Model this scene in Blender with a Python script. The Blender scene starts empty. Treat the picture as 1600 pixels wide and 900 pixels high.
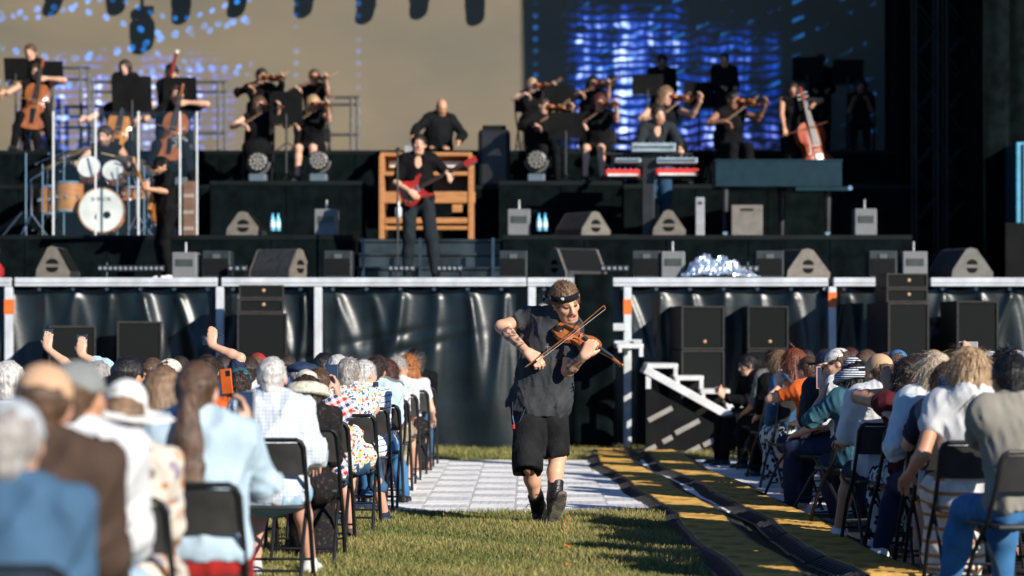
import bpy, bmesh, math, random
import numpy as np
from mathutils import Vector, Matrix

random.seed(7)
rng = np.random.default_rng(7)
R = math.radians
SC = bpy.context.scene
COL = SC.collection

# ------------------------------------------------------------------ camera
FPX, VX, VY, CAMZ = 3400.0, 827.0, 513.0, 1.41      # focal length in photo pixels, vanishing point, eye height
cam_data = bpy.data.cameras.new('camera')
cam = bpy.data.objects.new('camera', cam_data)
COL.objects.link(cam)
cam.location = (0, 0, CAMZ)
cam.rotation_euler = (R(90), 0, 0)
cam_data.sensor_width = 36
cam_data.lens = FPX / 1600 * 36
cam_data.shift_x = -(VX - 800) / 1600
cam_data.shift_y = (VY - 450) / 1600
cam_data.clip_end = 1000
cam_data.dof.use_dof = True
cam_data.dof.focus_distance = 15.25
cam_data.dof.aperture_fstop = 1.55
SC.camera = cam

# ------------------------------------------------------------------ sky and sun
SUN_EL, SUN_AZ = 22.5, 48.0      # elevation; degrees the sun stands behind the camera's right-hand side
sun_dir = Vector((math.cos(R(SUN_AZ)) * math.cos(R(SUN_EL)), -math.sin(R(SUN_AZ)) * math.cos(R(SUN_EL)), math.sin(R(SUN_EL))))
world = bpy.data.worlds.new('World')
SC.world = world
world.use_nodes = True
wn = world.node_tree.nodes
sky = wn.new('ShaderNodeTexSky')
sky.sky_type = 'NISHITA'
sky.sun_disc = False
sky.ozone_density = 10.0
sky.dust_density = 0.1
sky.sun_elevation = R(SUN_EL)
sky.sun_rotation = math.atan2(sun_dir.x, sun_dir.y)
bg = wn['Background']
bg.inputs['Strength'].default_value = 0.085
world.node_tree.links.new(sky.outputs[0], bg.inputs['Color'])
sun_data = bpy.data.lights.new('sun', 'SUN')
sun_data.energy = 5.0
sun_data.angle = R(0.5)
sun_data.color = (1.0, 0.93, 0.82)
sun = bpy.data.objects.new('sun', sun_data)
COL.objects.link(sun)
sun.rotation_euler = (-sun_dir).to_track_quat('-Z', 'Y').to_euler()
SC.view_settings.view_transform = 'Standard'
SC.view_settings.look = 'None'
SC.view_settings.exposure = 0.36
SC.view_settings.gamma = 1.0
SC.view_settings.use_curve_mapping = False

# ------------------------------------------------------------------ helpers
def P(px, py, D):
    """world point seen at photo pixel (px, py) standing D metres from the camera"""
    return Vector(((px - VX) * D / FPX, D, CAMZ - (py - VY) * D / FPX))

def PX(px, D): return (px - VX) * D / FPX
def PZ(py, D): return CAMZ - (py - VY) * D / FPX

def tag(o, label=None, cat=None, group=None, kind=None):
    if label: o['label'] = label
    if cat: o['category'] = cat
    if group: o['group'] = group
    if kind: o['kind'] = kind
    return o

def empty(name, loc, rz=0):
    o = bpy.data.objects.new(name, None)
    o.location = loc
    o.rotation_euler = (0, 0, rz)
    o.empty_display_size = 0.1
    COL.objects.link(o)
    return o

def link(name, me, mat=None, parent=None, loc=(0, 0, 0), rot=(0, 0, 0)):
    o = bpy.data.objects.new(name, me)
    COL.objects.link(o)
    o.location = loc
    o.rotation_euler = rot
    if mat is not None and not me.materials:
        me.materials.append(mat)
    if parent is not None:
        o.parent = parent
    return o

def copy_tree(o, parent=None):
    c = o.copy()
    COL.objects.link(c)
    c.parent = parent
    for ch in o.children:
        copy_tree(ch, c)
    return c

class MB:
    """collects simple shapes into one mesh"""
    def __init__(s): s.v, s.f, s.m = [], [], []
    def add(s, vs, fs, mi=0):
        n = len(s.v)
        s.v += [tuple(v) for v in vs]
        s.f += [tuple(i + n for i in f) for f in fs]
        s.m += [mi] * len(fs)
        return s
    def box(s, c, size, M=None, mi=0, bev=0.0):
        x, y, z = [k / 2 for k in size]
        c = Vector(c)
        if bev <= 0:
            vs = [Vector((a, b, d)) for a in (-x, x) for b in (-y, y) for d in (-z, z)]
            fs = [(0, 1, 3, 2), (4, 6, 7, 5), (0, 4, 5, 1), (2, 3, 7, 6), (0, 2, 6, 4), (1, 5, 7, 3)]
        else:
            bm = bmesh.new()
            bmesh.ops.create_cube(bm, size=1)
            for v in bm.verts: v.co = Vector((v.co.x * 2 * x, v.co.y * 2 * y, v.co.z * 2 * z))
            bmesh.ops.bevel(bm, geom=bm.edges[:], offset=min(bev, x * .9, y * .9, z * .9), segments=2, affect='EDGES', profile=.5)
            bm.verts.index_update()
            vs = [v.co.copy() for v in bm.verts]
            fs = [[v.index for v in f.verts] for f in bm.faces]
            bm.free()
        if M is not None: vs = [M @ v for v in vs]
        return s.add([v + c for v in vs], fs, mi)
    def tube(s, pts, r, n=8, mi=0, caps=True):
        pts = [Vector(p) for p in pts]
        rs = r if isinstance(r, (list, tuple)) else [r] * len(pts)
        vs, fs = [], []
        up = None
        for i, p in enumerate(pts):
            d = (pts[min(i + 1, len(pts) - 1)] - pts[max(i - 1, 0)]).normalized()
            if up is None:
                up = d.cross(Vector((0, 0, 1)) if abs(d.z) < .9 else Vector((1, 0, 0))).normalized()
            up = (up - d * up.dot(d)).normalized()
            w = d.cross(up)
            for k in range(n):
                a = 2 * math.pi * k / n
                vs.append(p + (up * math.cos(a) + w * math.sin(a)) * rs[i])
        for i in range(len(pts) - 1):
            for k in range(n):
                a, b = i * n + k, i * n + (k + 1) % n
                fs.append((a, b, b + n, a + n))
        if caps:
            fs.append(tuple(range(n - 1, -1, -1)))
            fs.append(tuple(range((len(pts) - 1) * n, len(pts) * n)))
        return s.add(vs, fs, mi)
    def lathe(s, prof, n=20, M=None, mi=0, caps=True):
        """prof: (radius, height) along local z"""
        vs, fs = [], []
        for (r, h) in prof:
            for k in range(n):
                a = 2 * math.pi * k / n
                vs.append(Vector((r * math.cos(a), r * math.sin(a), h)))
        for i in range(len(prof) - 1):
            for k in range(n):
                a, b = i * n + k, i * n + (k + 1) % n
                fs.append((a, b, b + n, a + n))
        if caps:
            fs.append(tuple(range(n - 1, -1, -1)))
            fs.append(tuple(range((len(prof) - 1) * n, len(prof) * n)))
        if M is not None: vs = [M @ v for v in vs]
        return s.add(vs, fs, mi)
    def prism(s, poly, d0, d1, M=None, mi=0):
        """poly (x, z) outline extruded along y from d0 to d1"""
        n = len(poly)
        vs = [Vector((x, d0, z)) for x, z in poly] + [Vector((x, d1, z)) for x, z in poly]
        fs = [tuple(range(n)), tuple(range(2 * n - 1, n - 1, -1))]
        fs += [(i, i + n, (i + 1) % n + n, (i + 1) % n) for i in range(n)]
        if M is not None: vs = [M @ v for v in vs]
        return s.add(vs, fs, mi)
    def mesh(s, name, mats=(), smooth=False):
        me = bpy.data.meshes.new(name)
        me.from_pydata(s.v, [], s.f)
        for m in mats: me.materials.append(m)
        if len(mats) > 1: me.polygons.foreach_set('material_index', s.m)
        bm = bmesh.new(); bm.from_mesh(me)
        bmesh.ops.recalc_face_normals(bm, faces=bm.faces[:])
        bm.to_mesh(me); bm.free()
        if smooth:
            me.polygons.foreach_set('use_smooth', [True] * len(me.polygons))
            try: me.set_sharp_from_angle(angle=R(40))
            except Exception: pass
        me.update()
        return me
    def build(s, name, mats, parent=None, loc=(0, 0, 0), rot=(0, 0, 0), smooth=False):
        if not isinstance(mats, (list, tuple)): mats = [mats]
        return link(name, s.mesh(name, mats, smooth), None, parent, loc, rot)

# ------------------------------------------------------------------ materials
MATS = {}
def mat(name, col=(.5, .5, .5), rough=.6, metal=0.0, spec=.5, var=.12, vscale=8.0, bump=0.0, bscale=60.0, stretch=(1, 1, 1), col2=None, coat=0.0, emit=None, es=0.0, sheen=0.0):
    if name in MATS: return MATS[name]
    m = bpy.data.materials.new(name)
    m.use_nodes = True
    nt = m.node_tree; N = nt.nodes; L = nt.links
    b = N['Principled BSDF']
    b.inputs['Roughness'].default_value = rough
    b.inputs['Metallic'].default_value = metal
    b.inputs['Specular IOR Level'].default_value = spec
    b.inputs['Coat Weight'].default_value = coat
    b.inputs['Sheen Weight'].default_value = sheen
    tc = N.new('ShaderNodeTexCoord')
    mp = N.new('ShaderNodeMapping'); mp.inputs['Scale'].default_value = stretch
    L.new(tc.outputs['Object'], mp.inputs['Vector'])
    nz = N.new('ShaderNodeTexNoise'); nz.inputs['Scale'].default_value = vscale; nz.inputs['Detail'].default_value = 4
    L.new(mp.outputs[0], nz.inputs['Vector'])
    mx = N.new('ShaderNodeMix'); mx.data_type = 'RGBA'
    c2 = col2 if col2 else tuple(c * (1 - 2.2 * var) for c in col)
    c1 = col if col2 else tuple(min(1, c * (1 + var)) for c in col)
    mx.inputs['A'].default_value = (*c1, 1); mx.inputs['B'].default_value = (*c2, 1)
    rp = N.new('ShaderNodeMapRange'); rp.inputs['From Min'].default_value = .35; rp.inputs['From Max'].default_value = .7
    L.new(nz.outputs['Fac'], rp.inputs['Value'])
    L.new(rp.outputs[0], mx.inputs['Factor'])
    L.new(mx.outputs['Result'], b.inputs['Base Color'])
    if bump > 0:
        n2 = N.new('ShaderNodeTexNoise'); n2.inputs['Scale'].default_value = bscale; n2.inputs['Detail'].default_value = 3
        L.new(mp.outputs[0], n2.inputs['Vector'])
        bp = N.new('ShaderNodeBump'); bp.inputs['Strength'].default_value = bump; bp.inputs['Distance'].default_value = .01
        L.new(n2.outputs['Fac'], bp.inputs['Height']); L.new(bp.outputs[0], b.inputs['Normal'])
    if emit:
        b.inputs['Emission Color'].default_value = (*emit, 1); b.inputs['Emission Strength'].default_value = es
    MATS[name] = m
    return m

def nodes_of(name, rough=.7, spec=.4):
    m = bpy.data.materials.new(name); m.use_nodes = True
    nt = m.node_tree
    b = nt.nodes['Principled BSDF']; b.inputs['Roughness'].default_value = rough; b.inputs['Specular IOR Level'].default_value = spec
    MATS[name] = m
    return m, nt.nodes, nt.links, b

def math_node(N, L, op, a, b=None, c=None):
    n = N.new('ShaderNodeMath'); n.operation = op
    for i, v in enumerate((a, b, c)):
        if v is None: continue
        if isinstance(v, (int, float)): n.inputs[i].default_value = v
        else: L.new(v, n.inputs[i])
    return n.outputs[0]

def mix_node(N, L, f, a, b):
    n = N.new('ShaderNodeMix'); n.data_type = 'RGBA'
    for k, v in (('Factor', f), ('A', a), ('B', b)):
        if isinstance(v, (int, float)): n.inputs[k].default_value = v
        elif isinstance(v, tuple): n.inputs[k].default_value = (*v, 1)
        else: L.new(v, n.inputs[k])
    return n.outputs['Result']

def obj_xyz(N, L, rotz=0):
    tc = N.new('ShaderNodeTexCoord'); mp = N.new('ShaderNodeMapping'); mp.inputs['Rotation'].default_value = (0, rotz, 0)
    L.new(tc.outputs['Object'], mp.inputs[0])
    s = N.new('ShaderNodeSeparateXYZ'); L.new(mp.outputs[0], s.inputs[0])
    return mp.outputs[0], s.outputs[0], s.outputs[1], s.outputs[2]

def stripes(name, base, line, period=.03, width=.35, axis='z', rough=.8, rotz=0):
    if name in MATS: return MATS[name]
    m, N, L, b = nodes_of(name, rough, .2)
    v, x, y, z = obj_xyz(N, L, rotz)
    f = None
    for a in axis:
        c = {'x': x, 'y': y, 'z': z}[a]
        w = math_node(N, L, 'LESS_THAN', math_node(N, L, 'FRACT', math_node(N, L, 'MULTIPLY', c, 1 / period)), width)
        f = w if f is None else math_node(N, L, 'MULTIPLY', math_node(N, L, 'ADD', f, w), .6)
    L.new(mix_node(N, L, f, base, line), b.inputs['Base Color'])
    return m

def plaid(name, base, c1, c2, period=.05):
    if name in MATS: return MATS[name]
    m, N, L, b = nodes_of(name, .85, .2)
    v, x, y, z = obj_xyz(N, L, R(28))
    fx = math_node(N, L, 'LESS_THAN', math_node(N, L, 'FRACT', math_node(N, L, 'MULTIPLY', x, 1 / period)), .5)
    fz = math_node(N, L, 'LESS_THAN', math_node(N, L, 'FRACT', math_node(N, L, 'MULTIPLY', z, 1 / period)), .5)
    f2 = math_node(N, L, 'LESS_THAN', math_node(N, L, 'FRACT', math_node(N, L, 'MULTIPLY', z, .5 / period)), .5)
    col = mix_node(N, L, f2, c1, c2)
    a = math_node(N, L, 'MULTIPLY', math_node(N, L, 'ADD', fx, fz), .5)
    L.new(mix_node(N, L, a, base, col), b.inputs['Base Color'])
    return m

def floral(name, base, cols, scale=28.0, amount=.34):
    if name in MATS: return MATS[name]
    m, N, L, b = nodes_of(name, .85, .2)
    v, x, y, z = obj_xyz(N, L)
    vo = N.new('ShaderNodeTexVoronoi'); vo.inputs['Scale'].default_value = scale
    nz = N.new('ShaderNodeTexNoise'); nz.inputs['Scale'].default_value = scale * 1.5
    L.new(v, nz.inputs['Vector'])
    add = N.new('ShaderNodeVectorMath'); add.operation = 'MULTIPLY_ADD'
    L.new(nz.outputs['Color'], add.inputs[0]); add.inputs[1].default_value = (.03, .03, .03); L.new(v, add.inputs[2])
    L.new(add.outputs[0], vo.inputs['Vector'])
    f = math_node(N, L, 'LESS_THAN', vo.outputs['Distance'], amount)
    rp = N.new('ShaderNodeValToRGB'); rp.color_ramp.interpolation = 'CONSTANT'
    sep = N.new('ShaderNodeSeparateXYZ'); L.new(vo.outputs['Color'], sep.inputs[0]); L.new(sep.outputs[0], rp.inputs[0])
    els = rp.color_ramp.elements
    while len(els) < len(cols): els.new(.5)
    for i, c in enumerate(cols):
        els[i].position = i / len(cols); els[i].color = (*c, 1)
    L.new(mix_node(N, L, f, base, rp.outputs[0]), b.inputs['Base Color'])
    return m

def skin_material():
    m, N, L, b = nodes_of('skin', .48, .45)
    at = N.new('ShaderNodeAttribute'); at.attribute_name = 'Col'
    v, x, y, z = obj_xyz(N, L)
    nz = N.new('ShaderNodeTexNoise'); nz.inputs['Scale'].default_value = 22; nz.inputs['Detail'].default_value = 4
    L.new(v, nz.inputs['Vector'])
    f = math_node(N, L, 'MULTIPLY', nz.outputs['Fac'], .5)
    mul = N.new('ShaderNodeMix'); mul.data_type = 'RGBA'; mul.blend_type = 'MULTIPLY'
    L.new(f, mul.inputs['Factor']); L.new(at.outputs['Color'], mul.inputs['A']); mul.inputs['B'].default_value = (.85, .6, .5, 1)
    L.new(mul.outputs['Result'], b.inputs['Base Color'])
    b.inputs['Subsurface Weight'].default_value = .06
    b.inputs['Subsurface Radius'].default_value = (.02, .008, .004)
    return m
SKIN = skin_material()

def hairmat(name, c1, c2):
    key = 'hair_' + name
    if key in MATS: return MATS[key]
    return mat(key, tuple(min(1, v * 1.15) for v in c1), .42, spec=.5, vscale=22, stretch=(3, 3, .22), col2=tuple(v * .8 for v in c2), bump=.9, bscale=42)
HAIR = {k: hairmat(k, a, b) for k, (a, b) in {
    'black': ((.012, .010, .010), (.005, .004, .004)),
    'dark': ((.045, .026, .017), (.016, .010, .007)),
    'brown': ((.12, .065, .036), (.045, .024, .014)),
    'lightbrown': ((.26, .155, .085), (.10, .058, .032)),
    'blonde': ((.52, .35, .19), (.22, .13, .065)),
    'platinum': ((.66, .54, .38), (.34, .25, .16)),
    'grey': ((.42, .39, .36), (.19, .17, .155)),
    'white': ((.68, .65, .62), (.40, .37, .35)),
    'red': ((.23, .060, .022), (.09, .022, .010)),
    'tawny': ((.22, .125, .062), (.075, .040, .020)),
    'ginger': ((.42, .155, .045), (.19, .06, .018)),
    'auburn': ((.085, .022, .018), (.03, .009, .008)),
}.items()}

def cloth(name, col, rough=.85, var=.08, bump=.15):
    return mat('cloth_' + name, col, rough, spec=.2, var=var, vscale=6, bump=bump, bscale=90, sheen=.0)
BLACKC = mat('cloth_black', (.0062, .0064, .0072), .85, spec=.12, var=.15, vscale=6, bump=.15, bscale=90)
# ------------------------------------------------------------------ solid modelling with distance fields (bodies, clothes, hair)
def npv(a): return np.asarray(a, dtype=np.float32)

class SDF:
    def __init__(s): s.p = []; s.noise = []
    def cap(s, a, b, ra, rb=None, k=.02, ax=None, f=1.0, op='add'):
        s.p.append(('cap', npv(a), npv(b), ra, ra if rb is None else rb, k, None if ax is None else npv(ax), f, op)); return s
    def ell(s, c, r, M=None, k=.02, op='add'):
        s.p.append(('ell', npv(c), npv(r), None if M is None else npv(M), k, op)); return s
    def box(s, c, h, r=.01, M=None, k=.01, op='add'):
        s.p.append(('box', npv(c), npv(h), r, None if M is None else npv(M), k, op)); return s
    def plane(s, c, n, k=.01):
        """keeps the side the normal points away from"""
        n = npv(n); n = n / np.linalg.norm(n)
        s.p.append(('pl', npv(c), n, k, 'int')); return s
    def wob(s, amp, freq, seed=0, ridge=None):
        s.noise.append((amp, freq, seed, ridge)); return s
    def bounds(s):
        lo, hi = np.full(3, 1e9), np.full(3, -1e9)
        for q in s.p:
            if q[-1] != 'add': continue
            if q[0] == 'cap':
                r = max(q[3], q[4])
                lo = np.minimum(lo, np.minimum(q[1], q[2]) - r); hi = np.maximum(hi, np.maximum(q[1], q[2]) + r)
            elif q[0] in ('ell', 'box'):
                r = float(np.max(q[2])) * (1.0 if q[0] == 'ell' else 1.74)
                lo = np.minimum(lo, q[1] - r); hi = np.maximum(hi, q[1] + r)
        return lo, hi
    def ev(s, p):
        d = np.full(len(p), 1e3, np.float32)
        for q in s.p:
            t = q[0]
            if t == 'cap':
                _, a, b, ra, rb, k, ax, f, op = q
                ba = b - a; pa = p - a
                if ax is not None:
                    pa = pa + np.outer(pa @ ax, ax) * (f - 1); ba = ba + ax * float(ba @ ax) * (f - 1)
                h = np.clip((pa @ ba) / max(float(ba @ ba), 1e-9), 0, 1)
                e = pa - h[:, None] * ba
                di = np.sqrt(np.einsum('ij,ij->i', e, e)) - (ra + (rb - ra) * h)
            elif t == 'ell':
                _, c, r, M, k, op = q
                e = p - c
                if M is not None: e = e @ M          # columns of M are the local axes
                e1 = e / r; e2 = e1 / r
                k0 = np.sqrt(np.einsum('ij,ij->i', e1, e1)); k1 = np.sqrt(np.einsum('ij,ij->i', e2, e2)) + 1e-6
                di = k0 * (k0 - 1) / k1
            elif t == 'box':
                _, c, hh, r, M, k, op = q
                e = p - c
                if M is not None: e = e @ M
                e = np.abs(e) - (hh - r)
                m = np.maximum(e, 0)
                di = np.sqrt(np.einsum('ij,ij->i', m, m)) + np.minimum(e.max(1), 0) - r
            else:
                _, c, n, k, op = q
                di = (p - c) @ n
            if op == 'add':
                hh = np.maximum(k - np.abs(d - di), 0) / k
                d = np.minimum(d, di) - hh * hh * k * .25
            else:
                if op == 'sub': di = -di
                hh = np.maximum(k - np.abs(d - di), 0) / k
                d = np.maximum(d, di) + hh * hh * k * .25
        for amp, fr, seed, ridge in s.noise:
            if isinstance(ridge, str):
                g = np.random.default_rng(seed)
                n = 0
                for o in range(3):
                    a_ = g.uniform(0, 6.28); v = np.array([math.cos(a_), math.sin(a_), g.normal(0, .45)]); v /= np.linalg.norm(v)
                    w = g.normal(size=3); w /= np.linalg.norm(w)
                    th = p @ npv(v * fr * (1 + .4 * o)) + 2.0 * np.sin(p @ npv(w * fr * .30) + o) + g.uniform(0, 6.3)
                    msk = .5 + .5 * np.sin(p @ npv(g.normal(size=3) * fr * .22) + o)
                    n = n + (1 - 2 * np.abs(np.sin(th * .5)) ** .8) * msk
                d = d - amp * .6 * np.clip(n, -.9, 1.6)
            elif ridge is None:
                g = np.random.default_rng(seed)
                n = 0
                for o in range(4):
                    v = g.normal(size=3); v /= np.linalg.norm(v)
                    w = g.normal(size=3); w /= np.linalg.norm(w)
                    n = n + np.sin(p @ npv(v * fr * (1 + .55 * o)) + 2.2 * np.sin(p @ npv(w * fr * .55) + o) + g.uniform(0, 6.3)) / (1 + .5 * o)
                d = d + amp * .55 * n
            else:
                c = npv(ridge)
                e = p - c
                a = np.arctan2(e[:, 0], e[:, 1] + 1e-6)
                d = d + amp * np.sin(a * fr + 3.0 * np.sin(e[:, 2] * 14 + a * 3)) * (.6 + .4 * np.sin(e[:, 2] * 9 + a * 7 + seed))
        return d.astype(np.float32)

def surface_nets(S, h):
    lo, hi = S.bounds()
    amp = sum(n[0] for n in S.noise)
    lo = lo - 3 * h - amp; hi = hi + 3 * h + amp
    B = 4
    nb = np.ceil((hi - lo) / (h * B)).astype(int) + 1
    n = nb * B
    gi = np.stack(np.meshgrid(*[np.arange(k) for k in nb], indexing='ij'), -1).reshape(-1, 3)
    cen = (lo + (gi * B + (B - 1) / 2) * h).astype(np.float32)
    dc = S.ev(cen)
    act = np.abs(dc) < B * h * 1.45 + amp + .012
    vol = np.repeat(np.repeat(np.repeat(dc.reshape(nb), B, 0), B, 1), B, 2)
    off = np.stack(np.meshgrid(*[np.arange(B)] * 3, indexing='ij'), -1).reshape(-1, 3)
    idx = (gi[act][:, None, :] * B + off[None]).reshape(-1, 3)
    pts = (lo + idx * h).astype(np.float32)
    vol[idx[:, 0], idx[:, 1], idx[:, 2]] = S.ev(pts)
    ins = vol < 0
    ins[0] = ins[-1] = False; ins[:, 0] = ins[:, -1] = False; ins[:, :, 0] = ins[:, :, -1] = False
    vol = np.where(ins, np.minimum(vol, -1e-6), np.maximum(vol, 1e-6))
    c8 = [ins[a:n[0] - 1 + a, b:n[1] - 1 + b, c:n[2] - 1 + c] for a in (0, 1) for b in (0, 1) for c in (0, 1)]
    cnt = sum(c.astype(np.uint8) for c in c8)
    cell = (cnt > 0) & (cnt < 8)
    ci = np.argwhere(cell)
    vid = np.full(cell.shape, -1, np.int32)
    vid[cell] = np.arange(len(ci))
    cor = [(a, b, c) for a in (0, 1) for b in (0, 1) for c in (0, 1)]
    V = np.stack([vol[ci[:, 0] + a, ci[:, 1] + b, ci[:, 2] + c] for a, b, c in cor], 1)
    acc = np.zeros((len(ci), 3)); num = np.zeros(len(ci))
    for i in range(8):
        for j in range(i + 1, 8):
            a, b = np.array(cor[i]), np.array(cor[j])
            if np.abs(a - b).sum() != 1: continue
            m = (V[:, i] < 0) != (V[:, j] < 0)
            t = V[m, i] / (V[m, i] - V[m, j])
            acc[m] += a + (b - a) * t[:, None]; num[m] += 1
    verts = lo + (ci + acc / num[:, None]) * h
    quads = []
    for ax in range(3):
        u, w = (ax + 1) % 3, (ax + 2) % 3
        s0 = [slice(1, -1)] * 3; s1 = [slice(1, -1)] * 3
        s0[ax] = slice(0, -1); s1[ax] = slice(1, None)
        A, Bv = ins[tuple(s0)], ins[tuple(s1)]
        e = np.argwhere(A != Bv)
        if len(e) == 0: continue
        fl = A[e[:, 0], e[:, 1], e[:, 2]]
        g = e + 1; g[:, ax] -= 1
        def at(du, dw):
            q = g.copy(); q[:, u] -= du; q[:, w] -= dw
            return vid[q[:, 0], q[:, 1], q[:, 2]]
        q = np.stack([at(1, 1), at(0, 1), at(0, 0), at(1, 0)], 1)
        q[~fl] = q[~fl][:, ::-1]
        quads.append(q)
    quads = np.concatenate(quads)
    quads = quads[(quads >= 0).all(1)]
    return verts, quads

def np_mesh(name, verts, quads, mats, cols=None, mi=None):
    me = bpy.data.meshes.new(name)
    me.vertices.add(len(verts)); me.vertices.foreach_set('co', verts.astype(np.float32).ravel())
    k = quads.shape[1]
    me.loops.add(len(quads) * k); me.loops.foreach_set('vertex_index', quads.astype(np.int32).ravel())
    me.polygons.add(len(quads))
    me.polygons.foreach_set('loop_start', np.arange(0, len(quads) * k, k, dtype=np.int32))
    me.polygons.foreach_set('use_smooth', np.ones(len(quads), bool))
    for m in mats: me.materials.append(m)
    if mi is not None: me.polygons.foreach_set('material_index', mi.astype(np.int32))
    if cols is not None:
        at = me.color_attributes.new('Col', 'FLOAT_COLOR', 'POINT')
        at.data.foreach_set('color', np.concatenate([cols, np.ones((len(cols), 1))], 1).astype(np.float32).ravel())
    me.update(calc_edges=True)
    me.validate()
    return me

# ------------------------------------------------------------------ people
def V3(*a): return np.array(a, dtype=np.float64)
def nrm(v):
    v = np.asarray(v, float); return v / max(np.linalg.norm(v), 1e-9)
def rotm(yaw=0, pitch=0, roll=0):
    """columns: right, forward, up. yaw turns to the left, pitch looks up, roll tips to the right; degrees"""
    return np.array((Matrix.Rotation(R(yaw), 3, 'Z') @ Matrix.Rotation(R(pitch), 3, 'X') @ Matrix.Rotation(R(roll), 3, 'Y')))

def ik(a, b, l1, l2, hint):
    a, b = np.asarray(a, float), np.asarray(b, float)
    d = b - a; L = np.linalg.norm(d)
    if L > (l1 + l2) * .995:
        b = a + d / L * (l1 + l2) * .995; d = b - a; L = np.linalg.norm(d)
    u = d / L
    x = (l1 * l1 - l2 * l2 + L * L) / (2 * L)
    y = math.sqrt(max(l1 * l1 - x * x, 1e-6))
    hv = np.asarray(hint, float); hv = nrm(hv - u * (hv @ u))
    return a + u * x + hv * y, b

def pose(kind='sit', lean=4, tilt=0, turn=0, head=(0, 0, 0), hands=(None, None), hints=(None, None), feet=None, sh=.175, hz=None, torso=.5, kneehint=None, hdirs=(None, None), hnorm=(None, None), curl=(.5, .5)):
    """joints in the person's own frame: facing +y, right hand on +x, soles at z = 0"""
    J = {}
    pz = (.54 if kind == 'sit' else .94) if hz is None else hz
    pel = V3(0, 0, pz)
    T = rotm(turn, 0, 0) @ rotm(0, -lean, tilt)
    up, fw, rt = T[:, 2], T[:, 1], T[:, 0]
    J.update(pel=pel, up=up, fw=fw, rt=rt, kind=kind)
    J['chest'] = pel + up * torso * .62
    J['neck'] = pel + up * torso
    H = T @ rotm(*head) if len(head) == 3 else T
    J['H'] = H
    J['headc'] = J['neck'] + up * .055 + nrm(up + H[:, 2]) * .075 + H[:, 1] * .028
    for i, sg in enumerate((1, -1)):           # 0 right, 1 left
        s = J['neck'] - up * .045 + rt * sg * sh
        t = hands[i]
        if t is None:
            t = V3(sg * .13, .36, pz + .09) if kind == 'sit' else V3(sg * .25, .02, pz - .12)
        hint = hints[i]
        if hint is None: hint = V3(sg * .28, -.7, -.7)
        e, w = ik(s, t, .285, .25, hint)
        J['s%d' % i], J['e%d' % i], J['w%d' % i] = s, e, w
        J['hd%d' % i] = nrm(hdirs[i]) if hdirs[i] is not None else nrm(w - e)
        J['hn%d' % i] = nrm(hnorm[i]) if hnorm[i] is not None else V3(0, 0, -1.)
        J['cu%d' % i] = curl[i]
        h = pel + V3(sg * .092, 0, -.02)
        if feet is not None: ft = V3(*feet[i])
        else: ft = V3(sg * .12, .44, .085) if kind == 'sit' else V3(sg * .1, .0, .085)
        kh = V3(0, 1, .6) if kneehint is None else V3(*kneehint)
        kn, an = ik(h, ft, .43, .42, kh)
        J['h%d' % i], J['k%d' % i], J['a%d' % i] = h, kn, an
        J['toe%d' % i] = nrm(V3(sg * .15, 1, 0))
    return J

def torso_prims(S, J, g=0.0, fat=0.0, bust=0.0):
    pel, up, fw, rt = J['pel'], J['up'], J['fw'], J['rt']
    ch, nk = J['chest'], J['neck']
    S.cap(pel + up * .02 - rt * .075, pel + up * .02 + rt * .075, .10 + g + fat * .6, k=.05, ax=fw, f=1.05)
    S.cap(pel + up * .05 + fw * fat * .3, pel + up * .22 + fw * fat * .2, .125 + g + fat, .13 + g + fat * .8, k=.06, ax=fw, f=1.12)
    S.cap(pel + up * .20 - rt * .03, ch + up * .02 - rt * .035, .115 + g + fat * .5, .125 + g + fat * .3, k=.06, ax=fw, f=1.22)
    S.cap(pel + up * .20 + rt * .03, ch + up * .02 + rt * .035, .115 + g + fat * .5, .125 + g + fat * .3, k=.06, ax=fw, f=1.22)
    S.cap(J['s0'] * .9 + J['s1'] * .1 - up * .005, J['s1'] * .9 + J['s0'] * .1 - up * .005, .062 + g, k=.09)
    for i in (0, 1):
        S.cap(nk + up * .02 - fw * .01, J['s%d' % i] * .8 + nk * .2 + up * .012, .045 + g * .7, .05 + g * .7, k=.05)
    if bust:
        for sg in (-1, 1): S.ell(ch + rt * sg * .075 + fw * .085 - up * .02, (.07 + g, .06 + g, .07 + g), k=.05)

def hand_prims(S, w, d, n, side, curl=.5, sc=1.0, spread=0.0):
    d = nrm(d); n = nrm(n - d * (n @ d)); t = np.cross(d, n) * side   # t: towards the thumb
    curls = curl if isinstance(curl, (list, tuple)) else (curl * .85, curl, curl * 1.05, curl * 1.1)
    ts = (.030, .010, -.010, -.029)
    for i in range(4):
        kn = w + (d * (.088, .092, .088, .080)[i] + t * ts[i]) * sc
        S.cap(w + (d * .012 + t * ts[i] * .55) * sc, kn, .0165 * sc, .0125 * sc, k=.018)
        q, a = kn, 0.0
        dd = nrm(d + t * (ts[i] * 6 * spread))
        for j, L in enumerate([(.042, .025, .019), (.046, .029, .02), (.043, .027, .019), (.034, .021, .017)][i]):
            a += curls[i] * (.9, 1.25, .8)[j]
            e = q + (dd * math.cos(a) + n * math.sin(a)) * L * sc
            S.cap(q, e, (.0098, .0092, .0085)[j] * sc, (.0092, .0085, .0072)[j] * sc, k=.005)
            q = e
    b = w + (d * .022 + t * .022) * sc
    m = b + (d * .036 + t * .026 + n * .014) * sc
    e = m + (d * .026 + t * .010 + n * .016) * sc
    S.cap(b, m, .0165 * sc, .0115 * sc, k=.012); S.cap(m, e, .0112 * sc, .0085 * sc, k=.006)

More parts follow.
